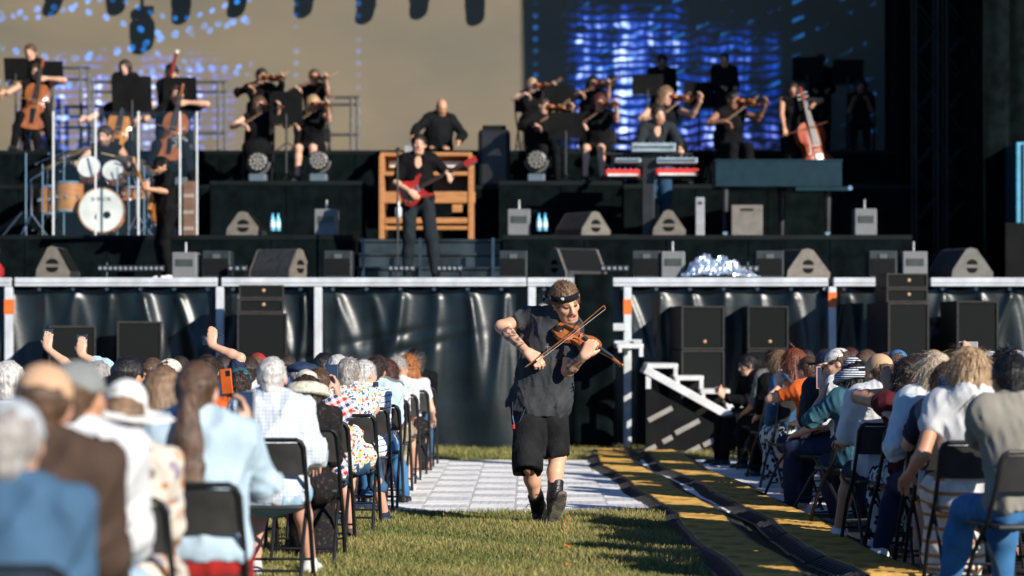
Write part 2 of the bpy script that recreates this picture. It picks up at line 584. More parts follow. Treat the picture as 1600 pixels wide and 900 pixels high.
def head_prims(S, c, H, sc=1.0, mouth=0.0, fine=False):
    q = lambda x, y, z: c + H @ (V3(x, y, z) * sc)
    e = lambda p, r, k=.02, op='add': S.ell(q(*p), V3(*r) * sc, H, k, op)
    e((0, -.012, .026), (.0765, .097, .091))
    e((0, .022, -.032), (.061, .074, .086), .03)
    S.cap(q(-.024, .05, -.09), q(.024, .05, -.09), .025 * sc, k=.035)
    e((0, .072, -.100), (.018, .016, .014), .015)
    for s in (-1, 1):
        e((s * .042, .062, -.02), (.022, .022, .02), .02)
        e((s * .031, .100, .006), (.019, .015, .0115), .012, 'sub')
        e((s * .031, .0815, .005), (.0135, .0135, .0105), .002)
        S.cap(q(s * .014, .094, .024), q(s * .05, .080, .024), .0085 * sc, .006 * sc, k=.016)
        e((s * .078, -.008, -.006), (.010, .021, .031), .008)
        e((s * .011, .103, -.033), (.010, .011, .008), .008)
    S.cap(q(0, .092, .016), q(0, .116, -.028), .0085 * sc, .0115 * sc, k=.014)
    S.cap(q(-.020, .091, -.055), q(.020, .091, -.055), .0075 * sc, k=.012)
    S.cap(q(-.017, .088, -.068 - .01 * mouth), q(.017, .088, -.068 - .01 * mouth), .0085 * sc, k=.012)
    if mouth:
        e((0, .098, -.061 - .004 * mouth), (.020, .014, .008 * mouth), .005, 'sub')

def face_paint(verts, c, H, col, sc=1.0, stubble=0.0, brow=(.05, .03, .02), scalp=None, mouth=0.0, soft=1.0):
    p = ((verts - c) @ H) / sc
    out = np.tile(npv(col), (len(verts), 1)).astype(np.float64)
    near = (np.abs(p) < .2).all(1)
    x, y, z = np.abs(p[:, 0]), p[:, 1], p[:, 2]
    fr = near & (y > .045)
    def mixin(m, cc, a=1.0): out[m] = out[m] * (1 - a) + np.array(cc) * a
    if stubble: mixin(near & (y > .0) & (z < -.045) & (z > -.13), np.array(brow) * 1.3, stubble)
    mixin(fr & (x < .035) & (z < -.05) & (z > -.08) & (y > .08), (col[0] * .8, col[1] * .48, col[2] * .45), .8)
    if mouth: mixin(fr & (x < .022) & (np.abs(z + .061 + .004 * mouth) < .0085 * mouth) & (y > .06), (.10, .02, .02), .95)
    mixin(fr & (x > .012) & (x < .054) & (z > .020 + .1 * np.maximum(x - .04, 0)) & (z < .0335), brow, .85 * soft)
    mixin(fr & (((x - .031) / .019) ** 2 + ((z - .004) / .0125) ** 2 < 1), (.16, .09, .07), .75 * soft)
    mixin(fr & (((x - .031) / .0085) ** 2 + ((z - .003) / .007) ** 2 < 1), (.02, .012, .01), .95 * soft)
    mixin(fr & (np.abs(p[:, 0]) < .07) & (((x - .04) / .025) ** 2 + ((z + .025) / .02) ** 2 < 1), (col[0], col[1] * .78, col[2] * .72), .35)
    if scalp is not None:
        m = near & (z > -.02) & ((z > .075) | (y < -.01 + .6 * (z - .02)))
        mixin(m, scalp, .55)
    return out

def hair_sdf(c, H, style, sc=1.0, L=.3, seed=0):
    S = SDF()
    q = lambda x, y, z: c + H @ (V3(x, y, z) * sc)
    t = {'short': .010, 'crop': .004, 'long': .014, 'bob': .028, 'curly': .035, 'tail': .008, 'bun': .010, 'ring': .010, 'curls': .024, 'messy': .016, 'swept': .010}[style]
    zc = -.016
    S.ell(q(0, -.014, .028), V3(.0765 + t, .097 + t, .091 + t) * sc, H, .02)
    if style == 'swept':
        S.ell(q(-.006, -.016, .070), V3(.066, .088, .056) * sc, H, .03)
    if style in ('short', 'crop', 'messy', 'ring', 'curls', 'swept'):
        S.cap(q(0, -.055, .02), q(0, -.062, -.055), (.062 + t) * sc, (.042 + t) * sc, k=.03)
    if style == 'curls':
        for s in (-1, 1): S.cap(q(s * .05, -.03, .0), q(s * .055, -.04, -.06), .05 * sc, k=.04)
    if style == 'curly':
        for a in range(9):
            an = R(20 + a * 40)
            S.ell(q(math.sin(an) * .075, -.02 - abs(math.cos(an)) * .045, .02 - .11 * (a % 3) / 2 - L * .25 * (a % 2)), V3(.065, .06, .075) * sc, H, .03)
        S.cap(q(0, -.06, 0), q(0, -.08, -L * .8), .10 * sc, .09 * sc, k=.05)
    if style in ('long', 'bob'):
        r0 = .098 if style == 'bob' else .084
        S.cap(q(0, -.045, .01), q(0, -.085, -L), r0 * sc, (.082 if style == 'bob' else .058) * sc, k=.05, ax=H[:, 1], f=1.15)
        for s in (-1, 1):
            S.cap(q(s * .052, -.015, .01), q(s * .066, -.045, -L * .9), .050 * sc, .036 * sc, k=.05)
            S.cap(q(s * .06, .03, .03), q(s * .075, .02, -L * .7), .022 * sc, .016 * sc, k=.03)
    if style == 'tail':
        S.cap(q(0, -.055, .02), q(0, -.065, -.05), .066 * sc, .040 * sc, k=.03)
        S.cap(q(0, -.10, .0), q(0, -.125, -.03), .030 * sc, .034 * sc, k=.02)
        S.cap(q(0, -.125, -.03), q(.0, -.15, -L * .45), .034 * sc, .062 * sc, k=.03, ax=H[:, 1], f=1.3)
        S.cap(q(0, -.15, -L * .45), q(.01, -.145, -L), .062 * sc, .088 * sc, k=.03, ax=H[:, 1], f=1.6)
    if style == 'bun':
        S.cap(q(0, -.055, .02), q(0, -.06, -.05), .066 * sc, .038 * sc, k=.03)
        S.ell(q(0, -.115, .03), V3(.042, .036, .042) * sc, H, .015)
    # open the face and the nape
    S.ell(q(0, .105, -.055), V3(.066 if style in ('long', 'bob', 'curly') else .074, .080, .115) * sc, H, .012, 'sub')
    if style in ('short', 'crop', 'messy', 'ring', 'swept'):
        for s in (-1, 1): S.ell(q(s * .088, .012, -.032), V3(.034, .034, .046) * sc, H, .008, 'sub')
    if style == 'ring':
        S.ell(q(0, .01, .11), V3(.066, .085, .07) * sc, H, .01, 'sub')
    if style in ('curly', 'curls', 'messy'):
        S.wob({'curly': .012, 'curls': .007, 'messy': .006}[style], 95 / sc, seed)
    elif style in ('long', 'tail', 'bob'):
        S.wob(.007, 24, seed, ridge=q(0, -.05, 0)); S.wob(.003, 40, seed)
    else:
        S.wob(.004, 85, seed)
    return S

def hat_sdf(c, H, style, sc=1.0):
    q = lambda x, y, z: c + H @ (V3(x, y, z) * sc)
    S = SDF()
    if style == 'cap':
        S.ell(q(0, -.012, .034), V3(.088, .108, .098) * sc, H); S.plane(q(0, 0, .020), -H[:, 2])
        B = SDF()
        S2 = B.ell(q(0, .105, .026), V3(.078, .085, .011) * sc, H)
        return S, S2
    if style == 'capback':
        S.ell(q(0, -.012, .034), V3(.088, .108, .098) * sc, H); S.plane(q(0, 0, .005), -H[:, 2] - .25 * H[:, 1])
        B = SDF(); B.ell(q(0, .10, .034), V3(.075, .075, .011) * sc, H)
        return S, B
    if style == 'bucket':
        S.cap(q(0, -.01, .03), q(0, -.012, .085), .096 * sc, .078 * sc, k=.02)
        B = SDF(); 
        B.cap(q(0, -.01, .028), q(0, -.01, .030), .150 * sc, k=.01, ax=H[:, 2], f=3.2)
        B.cap(q(0, -.01, -.012), q(0, -.01, -.010), .165 * sc, k=.03, ax=H[:, 2], f=4.0)
        B.ell(q(0, -.01, -.062), V3(.15, .16, .05) * sc, H, .02, 'sub')
        S.wob(.003, 60, 3); B.wob(.004, 26, 5)
        return S, B
    if style == 'sun':
        S.cap(q(0, -.012, .03), q(0, -.012, .075), .098 * sc, .082 * sc, k=.02)
        B = SDF(); B.cap(q(0, -.012, .020), q(0, -.012, .021), .195 * sc, k=.01, ax=H[:, 2], f=11.0)
        B.wob(.006, 14, 5)
        return S, B
    if style == 'beret':
        S.ell(q(.02, -.01, .075), V3(.135, .145, .055) * sc, H); S.wob(.004, 40, 2)
        B = SDF(); B.cap(q(0, -.012, .036), q(0, -.012, .05), .093 * sc, k=.01)
        return S, B
    if style == 'bandana':
        S.cap(q(0, -.010, .02), q(0, -.016, .075), .1185 * sc, .1150 * sc, k=.01, ax=H[:, 0], f=1.22)
        S.plane(q(0, 0, .070), H[:, 2] - .10 * H[:, 1]); S.plane(q(0, 0, .032), -H[:, 2] + .10 * H[:, 1])
        return S, None

def shoe(J, i, mats, h, style='low', par=None):
    a, t = J['a%d' % i], J['toe%d' % i]
    dn = nrm(J['sole%d' % i]) if ('sole%d' % i) in J else V3(0, 0, -1.)
    up = -dn; t = nrm(t - dn * (t @ dn)); s = np.cross(t, up)
    b = a + dn * .075
    S = SDF()
    S.cap(b - t * .045 + up * .035, b + t * .13 + up * .026, .040, .036, k=.02, ax=s, f=1.0)
    S.cap(b + t * .13 + up * .02, b + t * .165 + up * .016, .038, .030, k=.02)
    S.cap(b - t * .02 + up * .04, a + up * (.055 if style == 'boot' else .0), .040, .044 if style == 'boot' else .043, k=.03)
    if style == 'boot':
        lg = nrm(J['k%d' % i] - a); S.cap(a, a + lg * .165, .046, .052, k=.02); S.plane(a + lg * .165, lg, k=.006); S.wob(.0025, 70, 3)
    S.plane(b + dn * -.004, dn, k=.004)
    So = SDF()
    So.cap(b - t * .05 + up * .008, b + t * .08 + up * .008, .040, .042, k=.02); So.cap(b + t * .08 + up * .008, b + t * .165 + up * .012, .042, .036, k=.02)
    So.plane(b + up * .022, up, k=.003); So.plane(b - up * .004, dn, k=.003)
    return S, So

def hair_build(S, h, hm, body, sc, style, c, H, seed, n):
    v, q = surface_nets(S, h)
    if n:
        g = np.random.default_rng(seed + 77)
        e1 = v[q[:, 1]] - v[q[:, 0]]; e2 = v[q[:, 3]] - v[q[:, 0]]
        fn = np.cross(e1, e2); fn /= np.linalg.norm(fn, axis=1)[:, None] + 1e-9
        fc = v[q].mean(1)
        k = g.integers(0, len(q), n)
        p0, nn = fc[k], fn[k]
        loc = (p0 - c) @ H
        keep = (nn @ H)[:, 2] > -.75
        p0, nn, loc = p0[keep], nn[keep], loc[keep]; m = len(p0)
        crown = c + H @ V3(0, -.05, .115)
        L0, ran = {'long': (.11, .25), 'bob': (.09, .25), 'tail': (.08, .3), 'bun': (.05, .3), 'short': (.026, .6), 'crop': (.012, .8), 'messy': (.034, .9), 'curls': (.034, 1.6), 'curly': (.05, 1.8), 'ring': (.02, .6), 'swept': (.030, .45)}[style]
        d = p0 - crown; d = d / (np.linalg.norm(d, axis=1)[:, None] + 1e-6) + np.array([0, 0, -.9]) + g.normal(0, ran, (m, 3))
        if style == 'swept': d = np.tile(H @ V3(-.35, -.85, .25), (m, 1)) + g.normal(0, .40, (m, 3))
        d = d - nn * np.einsum('ij,ij->i', d, nn)[:, None]; d /= np.linalg.norm(d, axis=1)[:, None] + 1e-9
        w = np.cross(d, nn); L = L0 * g.uniform(.5, 1.3, m)[:, None]; lift = g.uniform(.06, .32, m)[:, None] * L * (1 + ran * .5) * (.35 if L0 > .06 else .8)
        wd = g.uniform(.0011, .0024, m)[:, None]
        P0 = p0 - nn * .003; P1 = p0 + d * L * .5 + nn * (lift * .55 + .0015); P2 = p0 + d * L + nn * lift * (.9 if ran < .5 else 1.3)
        V = np.stack([P0 - w * wd, P0 + w * wd, P1 - w * wd * .8, P1 + w * wd * .8, P2 - w * wd * .15, P2 + w * wd * .15], 1).reshape(-1, 3)
        i = np.arange(m)[:, None] * 6 + len(v)
        q = np.concatenate([q, i + [0, 1, 3, 2], i + [2, 3, 5, 4]]); v = np.concatenate([v, V])
    return link('hair', np_mesh('hair', v * sc, q, [hm]), None, body)

PEOPLE = {}
def build(S, h, name, mats, parent, sc, paint=None):
    v, q = surface_nets(S, h)
    cols = paint(v) if paint else None
    me = np_mesh(name, v * sc, q, mats, cols)
    return link(name, me, None, parent)

SKINS = {'fair': (.70, .43, .30), 'tan': (.58, .32, .195), 'pale': (.76, .51, .39), 'brown': (.35, .18, .11), 'rosy': (.67, .37, .27)}

def person(label, loc, yaw, J, skin='fair', hair=('short', 'brown'), hat=None, top=None, bottom=None, shoes=None, sc=1.0, h=.014, group=None, glasses=False, smile=0.0, stubble=0.0, cover_legs=True, seed=0, extra=None, beard=None):
    """top = dict(mat, sleeve 0..2, g, fat, bust, hem); bottom = dict(kind, mat); returns the body object"""
    c, H = J['headc'], J['H']
    S = SDF()
    tp = dict(sleeve=.75, g=.016, fat=0.0, bust=0.0, hem=-.06, collar=False, wr=.009); tp.update(top or {})
    torso_prims(S, J, -.016, tp['fat'], tp['bust'])
    S.cap(J['neck'] - J['up'] * .03, c - H[:, 2] * .05 - H[:, 1] * .022, .056, .053, k=.03)
    head_prims(S, c, H, mouth=smile)
    for i, side in ((0, 1), (1, -1)):
        S.cap(J['s%d' % i], J['e%d' % i], .050 + tp['fat'] * .15, .039 + tp['fat'] * .1, k=.03)
        m = J['e%d' % i] * .7 + J['w%d' % i] * .3
        S.cap(J['e%d' % i], m, .038, .039, k=.02); S.cap(m, J['w%d' % i], .039, .026, k=.02)
        hand_prims(S, J['w%d' % i], J['hd%d' % i], J['hn%d' % i], side, J['cu%d' % i])
        S.cap(J['h%d' % i], J['k%d' % i], .085 + tp['fat'] * .2, .056 + tp['fat'] * .1, k=.04)
        m = J['k%d' % i] * .68 + J['a%d' % i] * .32
        bk = nrm(np.cross(np.cross(J['k%d' % i] - J['h%d' % i], J['a%d' % i] - J['k%d' % i]), J['a%d' % i] - J['k%d' % i]))
        S.cap(J['k%d' % i], m + bk * .010, .050, .050, k=.03); S.cap(m + bk * .010, J['a%d' % i], .050, .034, k=.03)
        dn_ = nrm(J['sole%d' % i]) if ('sole%d' % i) in J else V3(0, 0, -1.)
        S.cap(J['a%d' % i] + dn_ * .03, J['a%d' % i] + J['toe%d' % i] * .12 + dn_ * .045, .030, .022, k=.02)
    hs, hc = (hair[0], hair[1]) if hair else (None, 'brown')
    hcol = tuple(MATS['hair_' + hc].node_tree.nodes['Mix'].inputs['A'].default_value)[:3]
    skinc = SKINS[skin]
    paint = lambda v: face_paint(v, c, H, skinc, 1.0, stubble, tuple(k * .6 + .01 for k in hcol), hcol if hs == 'crop' else None, smile, .5 if h > .012 else 1.0) if extra is None else extra(v, face_paint(v, c, H, skinc, 1.0, stubble, tuple(k * .6 + .01 for k in hcol), None, smile))
    body = build(S, h, 'person', [SKIN], None, sc, paint)
    body.location = loc; body.rotation_euler = (0, 0, R(yaw))
    tag(body, label, 'person', group)
    body['sc'] = sc
    if hs and hs != 'bald':
        L = hair[2] if len(hair) > 2 else .3
        hair_build(hair_sdf(c, H, hs, 1.0, L, seed), min(h, .012), HAIR[hc], body, sc, hs, c, H, seed, 0 if h > .0135 else 2600 if h < .008 else 1500)
    if beard:
        B = SDF(); q = lambda x, y, z: c + H @ V3(x, y, z)
        B.ell(q(0, .05, -.09), (.062, .055, .055), H); B.ell(q(0, .09, -.05), (.04, .02, .012), H, .01, 'sub'); B.plane(q(0, 0, -.035), H[:, 2]); B.wob(.004, 90, 1)
        build(B, h, 'beard', [HAIR[beard]], body, sc)
    if hat:
        a, b = hat_sdf(c, H, hat[0])
        ho = build(a, min(h, .011), 'hat', [hat[1]], body, sc)
        if b is not None: build(b, min(h, .008 if hat[0] == 'sun' else .011), 'brim', [hat[2] if len(hat) > 2 else hat[1]], ho, sc)
    if glasses:
        g = MB()
        q = lambda x, y, z: Vector(tuple((c + H @ V3(x, y, z)) * sc))
        for s in (-1, 1):
            g.box(q(s * .033, .112, .004), (.05 * sc, .006, .034 * sc), Matrix(H.tolist()), bev=.004); g.tube([q(s * .058, .108, .010), q(s * .08, .0, .012)], .0025, 5)
        g.tube([q(-.012, .116, .008), q(.012, .116, .008)], .003, 5)
        g.build('glasses', mat('lens', (.01, .01, .012), .08, spec=.8), body)
    # clothing
    T = SDF()
    g = tp['g']
    torso_prims(T, J, g, tp['fat'], tp['bust'])
    if tp['sleeve'] > 0:
        for i in (0, 1):
            s, e, w = J['s%d' % i], J['e%d' % i], J['w%d' % i]
            t = min(tp.get('sleeve1', tp['sleeve']) if i else tp['sleeve'], 1)
            en = s + (e - s) * t
            r1 = .046 + g * .6 + (.012 if tp['sleeve'] < 1 else 0)
            T.cap(s, en, .055 + g * .75, r1 + (.008 if tp['sleeve'] >= 1 else 0), k=.04)
            if tp.get('cut'):
                dd = nrm(en - s); uu = nrm(np.cross(dd, V3(.3, .5, .8))); T.box(en + dd * (.055), (.09, .09, .055), .004, np.stack([uu, np.cross(dd, uu), dd], 1), .006, 'sub')
            if tp['sleeve'] > 1: T.cap(e, e + (w - e) * (tp['sleeve'] - 1), .052 + g * .8, .042 + g * .7, k=.03)
    if tp.get('collar'): T.cap(J['neck'] + J['up'] * .015, J['neck'] + J['up'] * .045, .066, .064, k=.02)
    if tp.get('hood'): T.ell(J['neck'] - J['fw'] * .09 + J['up'] * .0, (.12, .06, .09), None, .04)
    if tp.get('vneck'): T.ell(J['neck'] + J['fw'] * .11 - J['up'] * .055, (.045, .075, .085), None, .012, 'sub')
    if tp.get('add'): tp['add'](T, J)
    if tp['hem'] > -.2: T.plane(J['pel'] + J['up'] * tp['hem'], -J['up'])
    else:
        T.cap(J['pel'], J['pel'] + J['up'] * tp['hem'], .14 + g, .16 + g, k=.04)
        if J['kind'] == 'sit':
            for i in (0, 1): T.cap(J['h%d' % i], J['k%d' % i], .10 + g, .085 + g, k=.06)
    if J['kind'] != 'sit': T.plane(J['pel'] + J['up'] * tp['hem'], -J['up'])
    T.wob(tp['wr'] * 2.2, 34, seed + 1, 'fold'); T.wob(tp['wr'] * 1.0, 75, seed + 2, 'fold')
    if tp.get('strapless'): T.plane(J['chest'] + J['up'] * .09, J['up'])
    nm = tp.get('name', 'shirt')
    top_o = build(T, h, nm, [tp.get('mat', BLACKC)], body, sc)
    if bottom:
        bk_, bm_ = bottom[0], bottom[1]
        B = SDF()
        pel, up, rt = J['pel'], J['up'], J['rt']
        B.cap(pel + up * .02 - rt * .075, pel + up * .02 + rt * .075, .108 + tp['fat'] * .6, k=.05)
        B.cap(pel, pel + up * .08, .12 + tp['fat'] * .8, k=.05, ax=J['fw'], f=1.1)
        for i in (0, 1):
            hp, kn, an = J['h%d' % i], J['k%d' % i], J['a%d' % i]
            ko = .012 if len(bottom) > 2 else .04
            if bk_ == 'trousers':
                B.cap(hp, kn, .098 + tp['fat'] * .2, .078, k=.04); B.cap(kn, kn + (an - kn) * .40, .076, .074, k=.03); B.cap(kn + (an - kn) * .4, kn + (an - kn) * .95, .074, .056, k=.03)
            elif bk_ == 'shorts':
                wd = bottom[2][i] if len(bottom) > 2 else 0
                B.cap(hp, hp + (kn - hp) * (1.0 + wd), .100 + tp['fat'] * .2 + wd * .1, .080 + wd * .09, k=ko)
                dd = nrm(kn - hp); uu = nrm(np.cross(dd, V3(1, .1, .1))); B.box(hp + (kn - hp) * (.95 + wd) + dd * .08, (.11, .11, .08), .004, np.stack([uu, np.cross(dd, uu), dd], 1), .008, 'sub')
            elif bk_ == 'capri':
                B.cap(hp, kn, .098 + tp['fat'] * .2, .072, k=.04); B.cap(kn, kn + (an - kn) * .45, .072, .066, k=.03)
            elif bk_ == 'skirt':
                B.cap(hp, kn, .115 + tp['fat'] * .2, .105, k=.08); B.cap((J['k0'] + J['k1']) / 2, (J['a0'] + J['a1']) / 2 + (kn - an) * (.15 if len(bottom) < 3 else bottom[2]), .14, .16, k=.06)
        B.plane(pel + up * .11, up)
        B.wob(.012, 36, seed + 4, 'fold')
        build(B, h, {'trousers': 'trousers', 'shorts': 'shorts', 'capri': 'trousers', 'skirt': 'skirt'}[bk_], [bm_], body, sc)
    if shoes:
        for i in (0, 1):
            S1, S2 = shoe(J, i, shoes, h, shoes[2] if len(shoes) > 2 else 'low')
            so = build(S1, min(h, .011), 'shoe', [shoes[0]], body, sc); build(S2, min(h, .010), 'sole', [shoes[1]], so, sc)
    return body

def PW(body, p):
    """point of a person's own frame (before scaling) in world space"""
    sc = body.get('sc', 1.0)
    return Matrix.Translation(body.location) @ Matrix.Rotation(body.rotation_euler.z, 4, 'Z') @ (Vector(tuple(p)) * sc)
def PD(body, d):
    return Matrix.Rotation(body.rotation_euler.z, 3, 'Z') @ Vector(tuple(d))
# ------------------------------------------------------------------ materials of the setting
M_BLACK = mat('matte_black', (.008, .0085, .009), .8, spec=.12, var=.2, vscale=3)
M_BLACKG = mat('satin_black', (.014, .0145, .016), .38, spec=.5, var=.2, vscale=4)
M_STAGE = mat('stage_black', (.0045, .0080, .0088), .6, spec=.15, var=.25, vscale=2)
M_GRILLE = mat('grille_black', (.0065, .0075, .008), .7, spec=.15, var=.3, vscale=120, bump=.4, bscale=300)
M_CABINET = mat('cabinet_grey', (.034, .033, .032), .6, spec=.15, var=.12, vscale=20, bump=.2, bscale=200)
M_ALU = mat('aluminium', (.60, .63, .66), .40, metal=.08, var=.10, vscale=6, stretch=(1, 1, 1), bump=.08, bscale=40)
M_ORANGE = mat('orange_tape', (.80, .15, .02), .5, var=.08)
M_TARP = mat('pvc_tarp', (.006, .013, .016), .36, spec=.55, var=.25, vscale=3, bump=.16, bscale=16)
M_DRAPE = mat('drape_black', (.0038, .0070, .0076), .9, spec=.04, var=.25, vscale=5, bump=.3, bscale=160)
M_CHROME = mat('chrome', (.75, .76, .78), .12, metal=1.0, var=.03)
M_RUBBER = mat('ramp_rubber', (.017, .018, .021), .5, spec=.45, var=.35, vscale=14, bump=.3, bscale=70)
M_YELLOW = mat('ramp_yellow', (.52, .315, .075), .55, spec=.35, var=.20, vscale=7, bump=.2, bscale=60)
M_WHITE = mat('white_plastic', (.80, .80, .78), .45, spec=.4, var=.05, vscale=5)
M_TILE = mat('floor_tile_white', (.85, .85, .84), .42, spec=.45, var=.05, vscale=2.2, bump=.05, bscale=35)
M_TILE2 = mat('floor_tile_offwhite', (.82, .82, .81), .42, spec=.45, var=.06, vscale=2.6, bump=.05, bscale=35)

def ground_mat():
    m, N, L, b = nodes_of('turf_soil', .95, .1)
    v, x, y, z = obj_xyz(N, L)
    n1 = N.new('ShaderNodeTexNoise'); n1.inputs['Scale'].default_value = 1.3; n1.inputs['Detail'].default_value = 5; L.new(v, n1.inputs['Vector'])
    n2 = N.new('ShaderNodeTexNoise'); n2.inputs['Scale'].default_value = 45; n2.inputs['Detail'].default_value = 4; L.new(v, n2.inputs['Vector'])
    c = mix_node(N, L, n1.outputs['Fac'], (.045, .055, .022), (.105, .095, .045))
    c = mix_node(N, L, n2.outputs['Fac'], c, (.030, .034, .016))
    L.new(c, b.inputs['Base Color'])
    return m
M_SOIL = ground_mat()

def grass_mat():
    m, N, L, b = nodes_of('grass_blades', .6, .25)
    at = N.new('ShaderNodeAttribute'); at.attribute_name = 'Col'
    L.new(at.outputs['Color'], b.inputs['Base Color'])
    return m
M_GRASS = grass_mat()

# ------------------------------------------------------------------ ground
g = MB(); g.add([(-300, -60, 0), (300, -60, 0), (300, 500, 0), (-300, 500, 0)], [(0, 1, 2, 3)])
tag(g.build('ground', M_SOIL), 'grassy field in front of the stage', None, None, 'structure')

def grass(name, regions, label):
    vs, qs, cs = [], [], []
    n0 = 0
    for (x0, x1, y0, y1, dens, hh) in regions:
        n = int((x1 - x0) * (y1 - y0) * dens)
        x = rng.uniform(x0, x1, n); y = rng.uniform(y0, y1, n)
        y = np.where(y > y1 - .12, np.where(rng.random(n) < .5, y1 - rng.random(n) ** 2 * .10, y), y)
        patch = (np.sin(x * 3.1 + 1.3 * np.sin(y * 2.2)) + np.sin(y * 4.3 + 2 * np.sin(x * 1.7)) + np.sin((x + y) * 7.1) * .6) / 2.6
        hgt = hh * rng.uniform(.45, 1.25, n) * (1 + .42 * patch)
        a = rng.uniform(0, 2 * math.pi, n); w = rng.uniform(.0022, .0045, n)
        lean = rng.uniform(.1, .75, n) * hgt; la = rng.uniform(0, 2 * math.pi, n)
        dx, dy = np.cos(a) * w, np.sin(a) * w
        lx, ly = np.cos(la) * lean, np.sin(la) * lean
        b0 = np.stack([x - dx, y - dy, np.full(n, -.004)], 1); b1 = np.stack([x + dx, y + dy, np.full(n, -.004)], 1)
        m0 = np.stack([x - dx * .8 + lx * .4, y - dy * .8 + ly * .4, hgt * .6], 1); m1 = np.stack([x + dx * .8 + lx * .4, y + dy * .8 + ly * .4, hgt * .6], 1)
        t0 = np.stack([x - dx * .15 + lx, y - dy * .15 + ly, hgt], 1); t1 = np.stack([x + dx * .15 + lx, y + dy * .15 + ly, hgt], 1)
        V = np.stack([b0, b1, m0, m1, t0, t1], 1).reshape(-1, 3)
        i = np.arange(n)[:, None] * 6 + n0
        Q = np.concatenate([i + [0, 1, 3, 2], i + [2, 3, 5, 4]])
        dry = np.clip(rng.normal(.38 + .36 * patch, .24, n), 0, 1)[:, None]
        c = (1 - dry) * np.array([.110, .145, .036]) + dry * np.array([.43, .35, .13])
        c = c * rng.uniform(.6, 1.25, n)[:, None]
        vs.append(V); qs.append(Q); cs.append(np.repeat(c, 6, 0)); n0 += n * 6
    me = np_mesh(name, np.concatenate(vs), np.concatenate(qs), [M_GRASS], np.concatenate(cs))
    return tag(link(name, me), label, 'grass', None, 'stuff')
grass('grass', [(-2.2, 1.02, 11.9, 14.3, 8200, .047), (-2.0, .98, 14.3, 16.42, 7800, .050), (.98, 2.6, 11.9, 12.7, 1200, .03)], 'short sunlit green and straw coloured grass in the aisle')
grass('grass', [(-2.6, 3.2, 23.1, 25.2, 2300, .06)], 'narrow strip of grass at the foot of the stage skirt')
# fallen orange leaves in the grass
for k, (px, py) in enumerate(((1142, 838), (1143, 888), (1140, 866), (886, 868))):
    if k < 2: continue
M_LEAF = mat('dry_leaf', (.50, .16, .03), .7, var=.2)
for k, (px, py, what) in enumerate(((887, 824, 'dry orange leaf lying right beside the stepping boot'), (886, 839, 'small orange leaf in the grass a step in front of the boots'), (886, 866, 'orange leaf midway down the strip of lawn'), (887, 896, 'orange leaf nearest the camera at the lower edge'))):
    D = CAMZ * FPX / (py - VY)
    b = MB(); n = 9
    pts = [(math.cos(2 * math.pi * i / n) * .026 * (1 + .3 * (i % 2)), math.sin(2 * math.pi * i / n) * .020, .008 * math.sin(i * 2.1)) for i in range(n)]
    b.add([(0, 0, .006)] + pts, [(0, 1 + i, 1 + (i + 1) % n) for i in range(n)])
    o = b.build('leaf', M_LEAF, None, (PX(px, D), D, .052), (R(15), R(-20), k))
    tag(o, what, 'leaf', 'orange leaves in the grass')

# ------------------------------------------------------------------ white floor of square plastic tiles
TS = .36
wf = empty('floor', (0, 16.42, 0)); tag(wf, 'white plastic tile floor laid across the aisle', None, None, 'structure')
def tile_mesh(name, m):
    b = MB()
    b.box((0, 0, .012), (TS - .0022, TS - .0022, .016), bev=0)
    for k in range(5):
        b.box(((k - 2) * TS / 5.2, 0, .0207), (.050, TS - .02, .0026))
    return b.mesh(name, [m])
tiles = [tile_mesh('tile', M_TILE), tile_mesh('tile', M_TILE2)]
for i in range(16):
    for j in range(18):
        x = -2.45 + i * TS; y = 16.42 + TS / 2 + j * TS
        o = link('tile', tiles[(i * 7 + j * 3 + random.randint(0, 1)) % 2], None, wf, (x, y - 16.42, .004 + random.uniform(-.001, .0015)), (random.uniform(-.004, .004), random.uniform(-.004, .004), R(90) if (i + j) % 2 else 0))

# light strip of boards behind the tiles on the right, dark rubber mat on the right in front
M_PATH = mat('pale_board', (.30, .25, .19), .8, var=.18, vscale=2, stretch=(.6, 6, 1), bump=.2, bscale=30)
pth = empty('path', (2.6, 24.0, 0)); tag(pth, 'pale wooden boards at the foot of the stage', None, None, 'structure')
for k in range(4):
    b = MB(); b.box((0, 0, .014), (1.9, .44, .02), bev=.004); b.build('board', M_PATH, pth, (random.uniform(-.05, .05), -.72 + k * .46, 0), (0, 0, random.uniform(-.01, .01)))
M_MAT = mat('rubber_mat', (.030, .032, .036), .75, spec=.3, var=.35, vscale=3, bump=.4, bscale=40)
b = MB(); b.box((4.3, 13.35, .008), (4.7, 6.1, .012), bev=.004)
tag(b.build('pavement', M_MAT), 'dark rubber matting under the right hand rows', None, None, 'structure')
b = MB(); b.box((-5.3, 16.0, .006), (5.4, 16.0, .010))
tag(b.build('pavement', mat('trodden_turf', (.075, .075, .035), .95, var=.3, vscale=9, bump=.5, bscale=60)), 'trodden turf under the left hand rows', None, None, 'structure')

